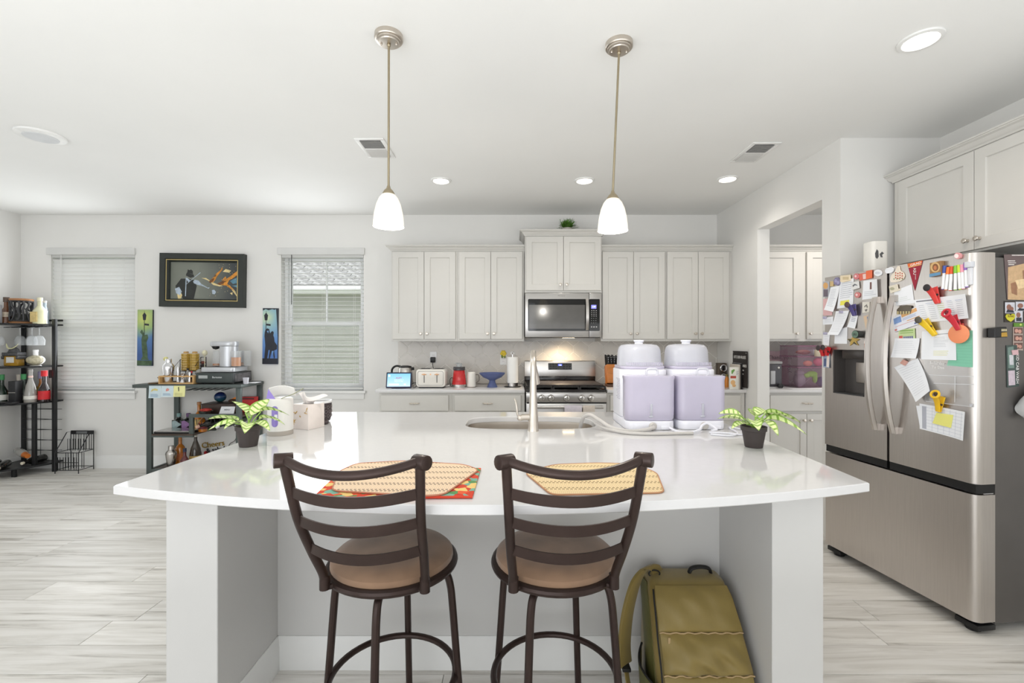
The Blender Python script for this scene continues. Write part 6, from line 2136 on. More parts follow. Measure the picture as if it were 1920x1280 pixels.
# wine bottles lying in the cradle
for i, (px, py, yy, mt, lb) in enumerate(((402, 799, 4.53, DKG, 'dark wine bottle lying tilted in the wire cradle, nearest the step'), (438, 793, 4.53, GRG, 'green wine bottle lying in the wire cradle behind the plant leaves'))):
    p = at(px, py, 4.60)
    t = thing('wine_bottle', lb, 'bottle', (p.x, yy + .07, .560), group='wine bottles in the cradle', rot=(PI / 2 + .12, 0, -.35))
    MB().lathe([(.034, -.13), (.0365, -.125), (.0365, .06), (.026, .095), (.014, .115), (.0135, .16)], n=18).build('glass', mt, t)
    MB().lathe([(.0145, .1605), (.0145, .185), (.001, .186)], n=14).build('cap', M('foil_' + str(i), ((210, 170, 150), (236, 236, 236))[i], .4), t)
# bottom shelf
zf = .1004
t = thing('cocktail_shaker', 'dull steel cocktail shaker on the bottom shelf of the bar table', 'shaker', (at(321, 868, 4.60).x, 4.60, zf))
MB().lathe([(.032, 0), (.034, .004), (.05, .13), (.049, .14)], n=22).build('cup', STEEL, t)
MB().lathe([(.0495, .1402), (.046, .155), (.028, .175), (.026, .18)], n=22).build('strainer', STEEL, t)
MB().lathe([(.027, .1805), (.025, .215), (.001, .218)], n=18).build('cap', STEEL, t)
bottle('tall orange whisky bottle with a gold neck on the bottom bar shelf', (at(338, 866, 4.71).x, 4.71, zf), bprof(.042, .28, .016, .6, .74), AMB, [(.017, .2802), (.017, .32), (.001, .321)], CLR, (.0424, .05, .12), M('label_orange', (206, 120, 70), .5, noise=.2, scale=40))
bottle('small maroon bottle with a dark cap on the bottom bar shelf', (at(349, 866, 4.60).x, 4.58, zf), bprof(.036, .16, .014, .5, .74), M('maroon_glass', (92, 30, 34), .12, coat=.4), [(.016, .1602), (.016, .195), (.001, .196)], NAVY, (.0364, .02, .06), LABW)
bottle('dark bell-shaped brandy bottle with a gold label on the bottom bar shelf', (at(365.5, 866, 4.70).x, 4.71, zf), [(.054, 0), (.056, .004), (.054, .10), (.042, .17), (.020, .235), (.015, .25), (.015, .285)], M('brandy_glass', (58, 46, 36), .1, noise=.1, coat=.4), [(.016, .2852), (.016, .30), (.001, .301)], M('cream_cap', (226, 220, 208), .5), (.0552, .03, .095), M('label_tan', (206, 172, 104), .5, noise=.15, scale=40))
t = thing('script_sign', 'gold and black script sign with a red seal on the wall below the bar shelf', 'sign', (at(400, 838, 4.92).x, YB - .002, at(400, 838, 4.92).z), rot=(0, math.radians(-8), 0))
writing('gold_lettering', 'Cheers', .085, M('script_gold', (168, 136, 44), .5, noise=.2, scale=40), t, (.0, -.012, .03), depth=.004)
writing('dark_lettering', '& salud', .070, M('script_dark', (60, 62, 62), .5, noise=.2), t, (.02, -.012, -.03), depth=.004)
MB().cyl((-.09, -.002, -.05), (-.09, -.014, -.05), .020).build('seal', LABR, t)
tag(MB().tube(smooth_path([(at(446, 806, 4.9).x, 4.90, at(446, 806, 4.9).z), (at(440, 825, 4.9).x, 4.91, at(440, 825, 4.9).z), (at(428, 836, 4.9).x, 4.91, at(428, 836, 4.9).z), (at(424, 870, 4.9).x, 4.90, .02)], 6), .004, 6).build('hanging_cable', M('cable_grey', (120, 118, 114), .5)), 'grey cable hanging down the wall behind the potted plant', 'cable')

# ------------------------------------------------------------------ corner bottle rack
cr = thing('corner_rack', 'black metal corner rack of curved shelves full of bottles', 'rack', (-5.10, 4.70, 0))
ox, oy = -5.10, 4.70
def shelf_poly(d=0.0):
    pts = [(-5.30 + d, 4.905 - d), (-5.30 + d, 4.36)]
    a, b, c_ = Vector((-5.30 + d, 4.36 + d)), Vector((-4.93 - d, 4.38 + d)), Vector((-4.855 - d, 4.80))
    pts = [(-5.30 + d, 4.905 - d)]
    for k in range(13):
        q = k / 12
        p = a * (1 - q) ** 2 + Vector((-4.98 - d, 4.52 + d)) * 2 * q * (1 - q) + c_ * q * q
        pts.append((p.x, p.y))
    pts.append((-4.855 - d, 4.905 - d))
    return [(x - ox, y - oy) for x, y in pts]
SHZ = [.092, .742, 1.115, 1.552]
GLS = M('rack_shelf', (58, 58, 60), .35, noise=.1)
for z in SHZ:
    s_ = MB().prism(shelf_poly(), z - .012, z - .001).build('shelf', GLS, cr)
    pl = shelf_poly(.002)
    MB().tube([(x, y, z - .006) for x, y in pl], .009, 6, closed=True).build('shelf_rim', BLACKM, s_)
for (x, y, z0, z1) in ((-4.832, 4.795, 0, 1.606), (-5.27, 4.90, 0, 1.606), (-5.285, 4.375, 0, 1.606), (-5.045, 4.600, 0, .09), (-4.945, 4.70, .0925, .73)):
    MB().box(x - ox - .019, x - ox + .019, y - oy - .012, y - oy + .012, z0, z1).build('post', BLACKM, cr, bev=.002)
MB().box(-5.25 - ox, -4.852 - ox, .195, .205, 1.585, 1.606).build('guard_rail', BLACKM, cr)
wr_ = MB()
for z in (.20, .31, .42, .53, .64):
    wr_.tube([(-5.25 - ox, .19, z), (-4.85 - ox, .19, z + .004)], .0028, 5).tube([(-5.25 - ox, .17, z + .02), (-4.86 - ox, .10, z + .02)], .0028, 5)
for x in (-5.15, -5.08):
    wr_.tube([(x - ox, .192, .095), (x - ox, .192, .73)], .0028, 5)
wr_.build('wine_grid', BLACKM, cr)
for k, x in enumerate((-5.24, -5.16, -5.08, -5.00, -4.92)):
    MB().tube([(x - ox, .18, 1.535), (x - ox, -.02, 1.515), (x - ox + .035, -.02, 1.515), (x - ox + .035, .18, 1.535)], .003, 5).build('glass_rail', BLACKM, cr)
WG = M('wine_glass', (240, 244, 246), .03, alpha=.16, noise=0, coat=.5, spec=.9)
wgl = [(-5.27, 4.66), (-5.19, 4.79), (-5.095, 4.81), (-5.01, 4.74), (-4.935, 4.74)]
for (x, y), lb in zip(wgl, ('first wine glass hanging at the outer end of the corner rack', 'wine glass hanging over the armoured amber bottle', 'wine glass hanging in front of the rack corner post', 'wine glass hanging over the round crystal bottle', 'wine glass hanging closest to the window side post')):
    t = thing('wine_glass', lb, 'wine glass', (x, y, 1.515), group='wine glasses hanging in the rack', rot=(PI, 0, 0))
    MB().lathe([(.001, -.003), (.034, -.001), (.034, .001), (.005, .006)], n=20).build('foot', WG, t)
    MB().lathe([(.004, .006), (.0035, .07), (.005, .078)], n=10).build('stem', WG, t)
    MB().lathe([(.004, .078), (.030, .092), (.046, .13), (.042, .185), (.040, .185), (.044, .13), (.028, .094), (.002, .081)], n=24).build('bowl', WG, t)
rz = SHZ[3]
bottle('dark bottle with a brown wooden stopper at the outer end of the top rack shelf', (-5.235, 4.70, rz), bprof(.050, .225, .018, .5, .74), M('copper_glass', (110, 72, 50), .12, noise=.3, coat=.4), [(.024, .2255), (.024, .275), (.001, .276)], M('stopper_brown', (92, 76, 66), .5), (.0505, .07, .12), M('label_sepia', (206, 190, 170), .5, noise=.25, scale=40))
t = thing('cage_lantern', 'black cut-metal cage lantern with wooden lid and base on the rack', 'lantern', (-5.10, 4.72, rz))
MB().lathe([(.090, 0), (.092, .006), (.092, .020), (.08, .024), (.001, .024)], n=30).build('base', WOODO if False else M('lantern_wood', (160, 112, 72), .5, noise=.15), t)
MB().lathe([(.088, .238), (.091, .242), (.091, .256), (.086, .26), (.001, .26)], n=30).build('lid', bpy.data.materials['lantern_wood'], t)
cg = MB()
for z in (.03, .232):
    cg.tube([(.083 * math.cos(a), .083 * math.sin(a), z) for a in [2 * PI * k / 28 for k in range(28)]], .007, 6, closed=True)
rg = random.Random(4)
for k in range(11):
    a = 2 * PI * k / 11
    pts = [(.083 * math.cos(a + s_), .083 * math.sin(a + s_), z) for s_, z in ((0, .03), (rg.uniform(-.3, .3), .08), (rg.uniform(-.4, .4), .14), (rg.uniform(-.3, .3), .19), (rg.uniform(-.2, .2), .232))]
    cg.tube(smooth_path(pts, 4), .009, 6)
for k in range(9):
    a = 2 * PI * k / 9 + .2
    z = rg.uniform(.07, .19)
    cg.tube([(.083 * math.cos(a + .5 * math.cos(s_) * .45), .083 * math.sin(a + .5 * math.cos(s_) * .45), z + .028 * math.sin(s_)) for s_ in [2 * PI * q / 12 for q in range(12)]], .006, 5, closed=True)
cg.build('metal_cage', M('cage_black', (66, 66, 68), .5, metal=.3), t)
MB().lathe([(.055, .0245), (.055, .10), (.001, .10)], n=20).build('dark_filling', M('corks_dark', (72, 74, 70), .7, noise=.4, scale=30), t)
t = thing('tall_phone_case', 'slim white and grey upright case between the dark bottle and lantern', 'case', (-5.215, 4.60, rz))
MB().box(-.010, .012, -.005, .035, 0, .19).build('body', M('case_grey', (196, 196, 200), .3), t, bev=.003)
t = bottle('pale cream liqueur bottle with a tan label beside the cage lantern', (-4.93, 4.74, rz), bprof(.055, .235, .020, .58, .78), M('cream_glass', (214, 212, 176), .2, noise=.05, coat=.3), [(.022, .2355), (.022, .275), (.001, .276)], M('cap_cream', (226, 220, 190), .4))
MB().box(-.042, .030, -.0585, -.0555, .02, .125).build('label', M('label_parchment', (214, 190, 130), .6, noise=.12, scale=40), t)
bottle('faint blue glass bottle behind the pale cream liqueur bottle', (-4.985, 4.84, rz), bprof(.035, .23, .018, .6, .8), M('blue_clear', (200, 214, 226), .1, trans=.5), [(.02, .2305), (.02, .25), (.001, .251)], SILV)
rz = SHZ[2]
t = thing('armour_bottle', 'square amber bottle dressed in a small grey armour with pale horns', 'bottle', (-5.155, 4.70, rz))
MB().box(-.088, .088, -.045, .045, .004, .13).build('glass', M('amber_clear', (196, 150, 50), .08, noise=.08, coat=.5, trans=.2), t, bev=.012)
MB().box(-.048, .048, -.0475, -.0455, .045, .115).build('label', LABW, t)
m = MB().box(-.10, .10, -.055, .055, .1305, .175).box(-.105, -.075, -.058, .058, .09, .1303).box(.075, .105, -.058, .058, .09, .1303)
m.build('armour', M('armour_grey', (92, 92, 94), .4, metal=.5, noise=.3, scale=40), t, bev=.008)
MB().lathe([(.062, .1755), (.052, .19), (.044, .215), (.02, .24), (.001, .245)], n=16).build('helmet', bpy.data.materials['armour_grey'], t)
MB().tube(smooth_path([(-.075, -.02, .285), (-.055, -.03, .25), (-.02, -.045, .225), (.02, -.045, .225), (.055, -.03, .25), (.075, -.02, .285)], 5), [.003 + .009 * math.sin(PI * k / 25) for k in range(26)], 8, flat=.6).build('horns', M('horn_pale', (222, 220, 178), .4), t)
t.scale = (.82, .82, .82)
t = thing('crystal_bottle', 'round clear crystal bottle with a white stopper on the rack', 'bottle', (-4.975, 4.74, rz))
MB().lathe([(.045, 0), (.042, .006), (.03, .012)], n=18).build('foot', CLR, t)
MB().ball((0, 0, .062), (.085, .06, .052), 16, 9).build('glass', M('crystal', (214, 206, 178), .06, noise=.25, scale=40, coat=.5, trans=.3), t, ang=15)
MB().lathe([(.02, .112), (.02, .15), (.022, .15), (.022, .168), (.001, .169)], n=14).build('stopper', WHITEP, t)
rz = SHZ[1]
bottle('green-capped dark bottle with white label at the outer end of the third shelf', (-5.235, 4.66, rz), bprof(.046, .235, .016, .5, .75), GRG, [(.019, .2352), (.019, .29), (.001, .291)], M('cap_green', (70, 150, 92), .5), (.0464, .03, .085), LABW)
bottle('bottle with a beige cap and orange floral label behind the green-capped ones', (-5.165, 4.76, rz), bprof(.040, .22, .017, .5, .75), M('brown_glass', (62, 46, 40), .12, coat=.4), [(.022, .2205), (.022, .285), (.001, .286)], M('cap_beige', (206, 196, 184), .5), (.0404, .06, .15), M('label_floral', (206, 112, 80), .5, noise=.5, scale=60))
bottle('green-capped bottle with a speckled label beside the black carton', (-5.09, 4.73, rz), bprof(.044, .235, .016, .5, .75), GRG, [(.021, .2352), (.021, .29), (.001, .291)], bpy.data.materials['cap_green'], (.0444, .02, .075), M('label_speckle', (150, 150, 132), .6, noise=.4, scale=60))
t = thing('black_carton', 'black gift carton with a pale seam on the third rack shelf', 'box', (-5.067, 4.64, rz))
MB().box(-.050, .022, -.03, .04, 0, .225).build('carton', M('carton_black', (42, 42, 44), .5, noise=.06), t, bev=.002)
MB().box(-.0502, .0222, -.0308, -.0302, .107, .112).box(-.051, -.048, -.0315, -.0302, .02, .09).build('pale_seam', M('seam_grey', (180, 176, 168), .5), t)
t = thing('open_tray', 'shallow black tray under the bottles on the third rack shelf', 'tray', (-5.12, 4.56, rz))
MB().box(-.09, .13, -.03, .04, 0, .022).build('tray', BLACK, t, bev=.003)
bottle('amber bottle with a lilac cap behind the tall clear bottle', (-5.02, 4.84, rz), bprof(.036, .235, .016, .55, .78), AMB, [(.026, .2352), (.026, .31), (.001, .311)], M('cap_lilac', (166, 160, 196), .4), (.0364, .10, .15), M('label_ochre', (178, 150, 76), .5))
t = bottle('tall clear rose bottle with a white strip label on the third shelf', (-4.985, 4.70, rz), [(.050, 0), (.052, .004), (.048, .09), (.036, .17), (.017, .245), (.016, .31), (.018, .312), (.018, .34)], CLR, [(.019, .255), (.019, .275)], M('collar_pink', (226, 196, 186), .5), (.0505, .035, .07), LABW, inner=([(.001, .004), (.050, .005), (.051, .02), (.001, .02)], M('rose_base', (206, 160, 120), .2)))
bottle('slim dark bottle with a black cap behind the tall clear bottle', (-4.93, 4.855, rz), bprof(.032, .24, .014, .5, .7), CLR, [(.017, .2402), (.017, .325), (.001, .326)], BLACK)
bottle('dark wine-red bottle with a red cap and red label closest to the window', (-4.90, 4.755, rz), bprof(.047, .265, .018, .48, .70), M('wine_glass_dark', (38, 24, 26), .1, coat=.4), [(.026, .2652), (.026, .325), (.001, .327)], LABR, (.0475, .025, .115), LABR)
rz = SHZ[0]
t = thing('wine_bottle', 'bottle with an orange foil neck lying in the rack grid', 'bottle', (-5.12, 4.74, rz + .118), rot=(PI / 2 + .1, 0, 1.1))
MB().lathe([(.036, -.10), (.038, -.095), (.038, .06), (.030, .085)], n=18).build('glass', CLR, t)
MB().lathe([(.0305, .0855), (.028, .11), (.022, .16), (.001, .162)], n=16).build('foil', M('foil_orange', (212, 118, 44), .3, metal=.3), t)
for x, y, a, lb in ((-5.24, 4.60, .6, 'dark wine bottle lying on the bottom rack shelf at the frame edge'), (-5.12, 4.58, .6, 'dark wine bottle lying at the front of the bottom rack shelf'), (-5.01, 4.80, .1, 'dark wine bottle lying under the grid, its pale cap facing out')):
    t = thing('wine_bottle', lb, 'bottle', (x, y, rz + .039), group='dark wine bottles lying in the rack', rot=(PI / 2, 0, a))
    MB().lathe([(.034, -.07), (.037, -.066), (.037, .07), (.026, .10), (.015, .12), (.0145, .16)], n=18).build('glass', DKG, t)
    MB().lathe([(.0155, .1602), (.0155, .178), (.001, .179)], n=12).build('cap', M('cap_ivory', (214, 206, 186), .4) if 'cap_ivory' not in bpy.data.materials else bpy.data.materials['cap_ivory'], t)

# ------------------------------------------------------------------ wire file rack on the floor
t = thing('file_rack', 'small black wire file rack standing on the floor below the shut blind', 'rack', (-4.626, 4.80, 0))
ox, oy = -4.626, 4.80
BW = M('black_wire', (36, 36, 38), .45, metal=.3)
xl, xr, yf_, yk = -.122, .122, -.085, .085
m = MB()
for x in (xl, xr):
    m.tube([(x, yf_, 0), (x, yf_, .215), (x, yk - .045, .405), (x, yk, .405), (x, yk, 0)], .0042, 6)
    m.tube([(x, yf_, .035), (x, yk, .035)], .0035, 6).tube([(x, yf_, .215), (x, yk, .215)], .0035, 6)
for y, z in ((yf_, .035), (yk, .035), (yf_, .215), (yk, .215), (yf_, .115), (yk, .405)):
    m.tube([(xl, y, z), (xr, y, z)], .0035, 6)
m.build('wire_frame', BW, t)
for r, (y, z0, z1) in enumerate(((yf_, .035, .17), (0, .035, .20), (0.02, .215, .34), (yk, .215, .39))):
    for k in range(4):
        x = xl + .03 + k * .056
        MB().tube([(x, y, z0), (x, y, z1), (x + .022, y, z1), (x + .022, y, z0)], .003, 5).build('divider', BW, t)
MB().box(xl + .0, xr + .0, yk - .002, yk + .004, .375, .415).build('header_plate', BW, t)
MB().box(-.06, .055, yk - .0045, yk - .0022, .383, .407).build('label_holder', M('holder_grey', (120, 122, 124), .4, metal=.5), t)
# ------------------------------------------------------------------ papers and magnets on the fridge front
def zc1(p):      # coordinates read off an enlarged view of the fridge, back to the frame
    return 1530 + p[0] / 4.923, 440 + p[1] / 4.923


def zc2(p):
    return 1530 + p[0] / 4.923, 680 + p[1] / 4.923


MREF = {}


def mc(name, col, rough=.5, **k):
    if name not in MREF:
        MREF[name] = M(name, col, rough, **k)
    return MREF[name]


def on_fridge(name, label, cat, c, off=.001, cvt=zc1, group=None):
    u, z = f_uv(*cvt(c))
    p = FINV @ Vector((u, -off, z))
    t = thing(name, label, cat, p, FA, group)
    return t, u, z


def lq(pts, cvt, u, z):
    out = []
    for p in pts:
        a, b = f_uv(*cvt(p))
        out.append((a - u, b - z))
    return out


def paper(label, q, col=(238, 240, 244), off=.0015, curl=0.0, curl_x=0.0, lines=None, cvt=zc1, name='paper_sheet', cat='paper', group='papers held on the fridge', mat=None, extra=None):
    """A sheet held on the fridge; q = its top-left, top-right, bottom-right, bottom-left corners."""
    cx, cz = sum(p[0] for p in q) / 4, sum(p[1] for p in q) / 4
    t, u, z = on_fridge(name, label, cat, (cx, cz), off, cvt, group)
    A, B, C_, D = lq(q, cvt, u, z)

    def P(s, v, o=0.0):
        x = (A[0] * (1 - s) + B[0] * s) * (1 - v) + (D[0] * (1 - s) + C_[0] * s) * v
        zz = (A[1] * (1 - s) + B[1] * s) * (1 - v) + (D[1] * (1 - s) + C_[1] * s) * v
        y = -abs(curl) * v ** 2.2 - abs(curl_x) * (s if curl_x > 0 else 1 - s) ** 3 - .0008 - o
        return (x, y, zz)
    MB().grid(lambda s, v: P(s, 1 - v), 10, 10, .0006).build('sheet', mat or mc('sheet_%d_%d_%d' % col, col, .75, noise=.015), t)
    if lines:
        for nm, c_, rows in lines:
            m = MB()
            for (s0, s1, v0, v1) in rows:
                k = 4
                vs = []
                for i in range(k + 1):
                    s = s0 + (s1 - s0) * i / k
                    vs += [P(s, v1, .0005), P(s, v0, .0005)]
                m.add(vs, [(2 * i, 2 * i + 2, 2 * i + 3, 2 * i + 1) for i in range(k)])
            m.build(nm, mc('ink_%d_%d_%d' % c_, c_, .7, noise=.05), t)
    return t, P


GREYI = (178, 182, 192)


def rows(n, s0=.08, s1=.9, v0=.12, v1=.9, th=.25, seed=1, rag=.25):
    rg = random.Random(seed)
    d = (v1 - v0) / n
    return [(s0, s1 - rg.uniform(0, rag) * (s1 - s0), v0 + d * i, v0 + d * (i + th)) for i in range(n)]


def magnet(label, pts, col, th=.005, off=.001, cvt=zc1, name='fridge_magnet', group='magnets on the fridge', marks=None, rough=.4, bev=.001, mat=None):
    cx, cz = sum(p[0] for p in pts) / len(pts), sum(p[1] for p in pts) / len(pts)
    t, u, z = on_fridge(name, label, 'magnet', (cx, cz), off, cvt, group)
    MB().prism(lq(pts, cvt, u, z), 0.0, th, T90).build('body', mat or mc('magnet_%d_%d_%d' % col, col, rough, noise=.05), t, bev=bev, seg=1)
    for k, (nm, c_, pp) in enumerate(marks or []):
        m = MB()
        for p in pp:
            m.prism(lq(p, cvt, u, z), th + .0001 + .0003 * k, th + .0005 + .0003 * k, T90)
        m.build(nm, mc('ink_%d_%d_%d' % c_, c_, .5, noise=.08), t)
    return t


def sq(x0, y0, x1, y1):
    return [(x0, y0), (x1, y0), (x1, y1), (x0, y1)]


def circ(cx, cy, rx, ry, n=20):
    return [(cx + rx * math.cos(2 * PI * k / n), cy + ry * math.sin(2 * PI * k / n)) for k in range(n)]


# ---- left door, top to bottom
magnet('small photo magnet of a chef figure at the top corner of the left door', sq(70, 430, 128, 575), (176, 178, 186), marks=[('figure', (220, 170, 110), [circ(96, 470, 22, 30)]), ('figure_shade', (110, 100, 110), [sq(78, 505, 118, 570)])])
magnet('tiny tan square magnet near the top corner of the left door', sq(135, 430, 166, 476), (204, 178, 130))
magnet('purple flower magnet on the left door beside the tiny tan square', [(185, 395), (205, 392), (228, 412), (230, 455), (205, 470), (170, 455), (168, 420)], (132, 126, 158), marks=[('petals', (166, 160, 196), [circ(190, 425, 12, 16), circ(212, 440, 12, 16)])])
paper('white page with a yellow highlighted patch, topmost page on the left door', [(228, 425), (352, 400), (346, 662), (196, 682)], lines=[('printing', GREYI, rows(8, .12, .95, .12, .70, .22, 3)), ('highlight', (236, 228, 96), [(.18, .75, .74, .90)])], off=.0015)
magnet('cream card magnet pinning the top page of the left door', [(235, 378), (328, 370), (330, 424), (255, 440), (233, 432)], (232, 216, 186), off=.0045, marks=[('print', (206, 186, 150), [sq(260, 388, 315, 415)])])
magnet('white magnet with a dark squiggle at the edge of the highlighted page', [(338, 440), (405, 428), (412, 492), (345, 512)], (222, 222, 220), th=.006, off=.005, marks=[('squiggle', (110, 112, 116), [[(352, 468), (372, 452), (395, 462), (398, 470), (375, 466), (356, 482)]])])
paper('narrow slip hanging askew over the pink paper on the left door', [(140, 486), (226, 468), (186, 712), (102, 692)], curl=.018, off=.004, lines=[('printing', GREYI, rows(12, .15, .8, .12, .85, .2, 5))])
paper('pink paper half hidden under the askew slip on the left door', [(68, 592), (150, 585), (152, 742), (68, 748)], col=(226, 184, 184), off=.0012)
magnet('round pink button magnet above the red photo on the left door', circ(380, 385, 25, 28), (206, 124, 128), th=.007, marks=[('swirl', (236, 206, 206), [circ(376, 382, 9, 11)])])
magnet('round pink button magnet alone in the middle of the left door', circ(389, 556, 24, 27), (208, 128, 126), th=.007, marks=[('swirl', (236, 206, 206), [circ(386, 554, 10, 11)])])
magnet('red and white photo magnet at the top of the left door', [(400, 360), (470, 348), (470, 412), (402, 424)], (214, 110, 92), th=.002, marks=[('photo_white', (236, 206, 200), [[(435, 365), (468, 358), (468, 405), (440, 410)]])])
magnet('plain orange square magnet at the top of the left door', [(470, 334), (526, 324), (526, 400), (470, 412)], (226, 110, 72), th=.004, off=.0035)
magnet('white oval magnet on the left door next to the door gap', circ(579, 352, 38, 30), (230, 232, 236), th=.006, marks=[('outline', (206, 208, 216), [circ(579, 352, 24, 12)])])
paper('white certificate card with a brown ribbon drawing on the left door', [(440, 425), (582, 408), (590, 580), (430, 600)], curl_x=.012, off=.0015, lines=[('ribbon', (128, 96, 92), [(.45, .58, .12, .50)]), ('printing', GREYI, rows(3, .1, .9, .60, .88, .2, 2))])
paper('long white receipt hanging below a clip on the left door', [(190, 705), (312, 700), (248, 925), (150, 922)], curl=.03, off=.004, lines=[('printing', (206, 208, 212), rows(12, .1, .9, .1, .92, .18, 7))])
paper('white receipt end showing under the long one on the left door', [(178, 880), (292, 850), (290, 1006), (172, 1004)], off=.0015)
paper('white ticket below the purple clip on the left door', [(330, 730), (390, 745), (372, 866), (300, 850)], off=.002, curl=.008, lines=[('printing', (150, 150, 170), rows(3, .2, .8, .25, .6, .3, 4))])
paper('tan photo strip with a blue picture, beside the left door handle', [(440, 752), (512, 734), (510, 850), (466, 882)], col=(222, 196, 166), off=.0015, lines=[('picture', (120, 140, 180), [(.45, .85, .1, .42)])])
paper('small white card clipped to the edge of the left door', [(66, 765), (162, 755), (160, 826), (66, 830)], off=.0015, lines=[('printing', (206, 208, 216), rows(3, .2, .9, .3, .85, .2, 9))])
paper('small white card below the first one at the edge of the left door', [(70, 902), (132, 898), (122, 1024), (68, 1014)], off=.0015, lines=[('printing', (206, 208, 216), rows(4, .2, .9, .3, .85, .2, 8))])
magnet('white tile magnet with a swirl sketch beside the purple clip', [(435, 622), (500, 618), (500, 716), (436, 722)], (226, 222, 212), th=.006, marks=[('swirl', (128, 124, 118), [[(455, 660), (478, 640), (490, 668), (480, 676), (472, 655), (460, 672)], [(460, 690), (485, 682), (480, 706), (465, 708)]])])
magnet('golden leaf shaped magnet below the receipt on the left door', [(352, 905), (362, 950), (410, 965), (375, 985), (398, 1022), (350, 1000), (318, 1024), (322, 985), (292, 965), (335, 955)], (190, 160, 84), th=.004, marks=[('dark_leaf', (84, 80, 60), [[(300, 960), (340, 965), (320, 990)], [(345, 1000), (392, 1020), (360, 985)]])])
t, u, z = on_fridge('round_clip', 'round dark green clip magnet left of the door handle', 'clip', (412, 918), .001, group='clips on the fridge')
MB().cyl((0, 0, 0), (0, -.035, 0), .020, .024, n=24).build('body', mc('can_black', (40, 44, 44), .4), t)
MB().cyl((0, -.0352, 0), (0, -.038, 0), .021, n=24).build('lid', mc('can_green', (104, 128, 112), .4), t)
writing('lettering', '(&)', .020, mc('can_black2', (40, 46, 44), .4), t, (0, -.0384, 0))
magnet('small brown and orange magnet behind the left door handle', sq(452, 978, 484, 1048), (190, 110, 66), marks=[('pale_top', (226, 214, 206), [sq(452, 978, 484, 1004)])])
paper('little photo of two figures held by red clips at the left door edge', [(68, 1110), (132, 1100), (132, 1228), (76, 1222)], col=(150, 162, 186), off=.0015, curl=.006, lines=[('figure', (226, 214, 206), [(.55, .95, .1, .95)]), ('figure_shade', (84, 96, 130), [(.1, .45, .3, .9)])])


def bag_clip(label, c, ang, L, col, pad, cvt=zc1, off=.004, ring=True, group='clips on the fridge'):
    """A plastic bag clip: two hinged jaws, the upper one with a thumb pad or ring, stuck on by a magnet."""
    t, u, z = on_fridge('bag_clip', label, 'clip', c, off, cvt, group)
    t.rotation_euler = (0, math.radians(ang), FA)
    t.rotation_mode = 'XYZ'
    a = mc('clip_%d_%d_%d' % col, col, .35, noise=.03)
    p = mc('pad_%d_%d_%d' % pad, pad, .6, noise=.1)
    w = .015
    up = smooth_path([(0, -.012, -L * .5), (0, -.020, -L * .1), (0, -.030, L * .2), (0, -.046, L * .5)], 5)
    rr = []
    for k, q in enumerate(up):
        f = k / (len(up) - 1)
        ww = w * (.75 + .45 * f)
        rr.append([(q.x + ww * math.cos(b), q.y + .0035 * math.sin(b), q.z) for b in [2 * PI * i / 12 for i in range(12)]])
    MB().rings(rr).build('front_jaw', a, t, bev=0)
    rr = []
    for k, q in enumerate(up):
        f = k / (len(up) - 1)
        ww = w * (.75 + .45 * f)
        rr.append([(q.x + ww * math.cos(b), -(.0045 if f < .6 else .0045) + .0035 * math.sin(b), q.z) for b in [2 * PI * i / 12 for i in range(12)]])
    MB().rings(rr).build('back_jaw', a, t)
    e = up[-1]
    if ring:
        MB().tube([(e.x + .018 * math.cos(b), e.y + .006 * math.sin(b), e.z + .012 + .016 * math.sin(b)) for b in [2 * PI * i / 18 for i in range(18)]], .0055, 8, closed=True).build('finger_ring', a, t)
        MB().ball((e.x, e.y + .004, e.z + .012), (.011, .004, .010), 12, 6).build('pad', p, t)
    else:
        MB().ball((e.x, e.y - .002, e.z - .002), (.018, .006, .018), 14, 8).build('pad', p, t)
    MB().tube([(-w, -.014, 0), (w, -.014, 0)], .005, 8).build('hinge', p, t)
    return t


bag_clip('purple bag clip with a brown pad on the left door', (370, 695), -10, .070, (84, 76, 132), (88, 70, 68), ring=False, off=.008)
bag_clip('first red bag clip with a dark pad at the left door edge', (82, 1080), 6, .055, (204, 44, 50), (56, 46, 48), ring=False)
bag_clip('second red bag clip with a dark pad at the left door edge, over the photo', (122, 1075), 14, .055, (204, 44, 50), (56, 46, 48), ring=False)
for lb, c in (('tiny lilac binder clip on the upper small card', (92, 765)), ('tiny lilac binder clip on the lower small card', (96, 910)), ('tiny lilac binder clip on the long receipt of the left door', (243, 712))):
    t, u, z = on_fridge('binder_clip', lb, 'clip', c, .005, group='tiny binder clips')
    MB().box(-.012, .012, -.010, 0, -.008, .008).build('body', mc('clip_lilac', (176, 172, 196), .35), t, bev=.003)
    MB().tube([(-.006, -.010, .006), (-.004, -.014, .016), (.004, -.014, .016), (.006, -.010, .006)], .0012, 6).build('wire', CHROME, t)

# ---- right door
magnet('white rounded tag magnet beside the door gap on the right door', [(645, 325), (660, 308), (705, 298), (725, 312), (722, 335), (705, 352), (660, 358), (646, 345)], (230, 232, 236), th=.006)
magnet('striped bell-shaped souvenir magnet on the right door', [(758, 290), (776, 288), (785, 330), (815, 350), (828, 380), (812, 412), (780, 430), (735, 440), (700, 440), (690, 418), (700, 375), (735, 340)], (226, 216, 200), th=.005,
       marks=[('dots', (190, 100, 80), [circ(745 + 20 * (k % 4), 352 + 22 * (k // 4) + 6 * (k % 2), 7, 7, 8) for k in range(12)]), ('green_dots', (120, 140, 100), [circ(730 + 26 * k, 408, 6, 6, 8) for k in range(4)])])
t = magnet('dark red pennant magnet with white college lettering', [(845, 268), (990, 236), (915, 518)], (150, 28, 50), th=.002, marks=[('orange_band', (226, 110, 50), [[(848, 268), (985, 238), (980, 268), (858, 296)]]), ('gold_line', (238, 196, 120), [[(858, 298), (980, 270), (978, 277), (861, 305)]])])
wl_ = mc('pennant_white', (240, 238, 236), .6)
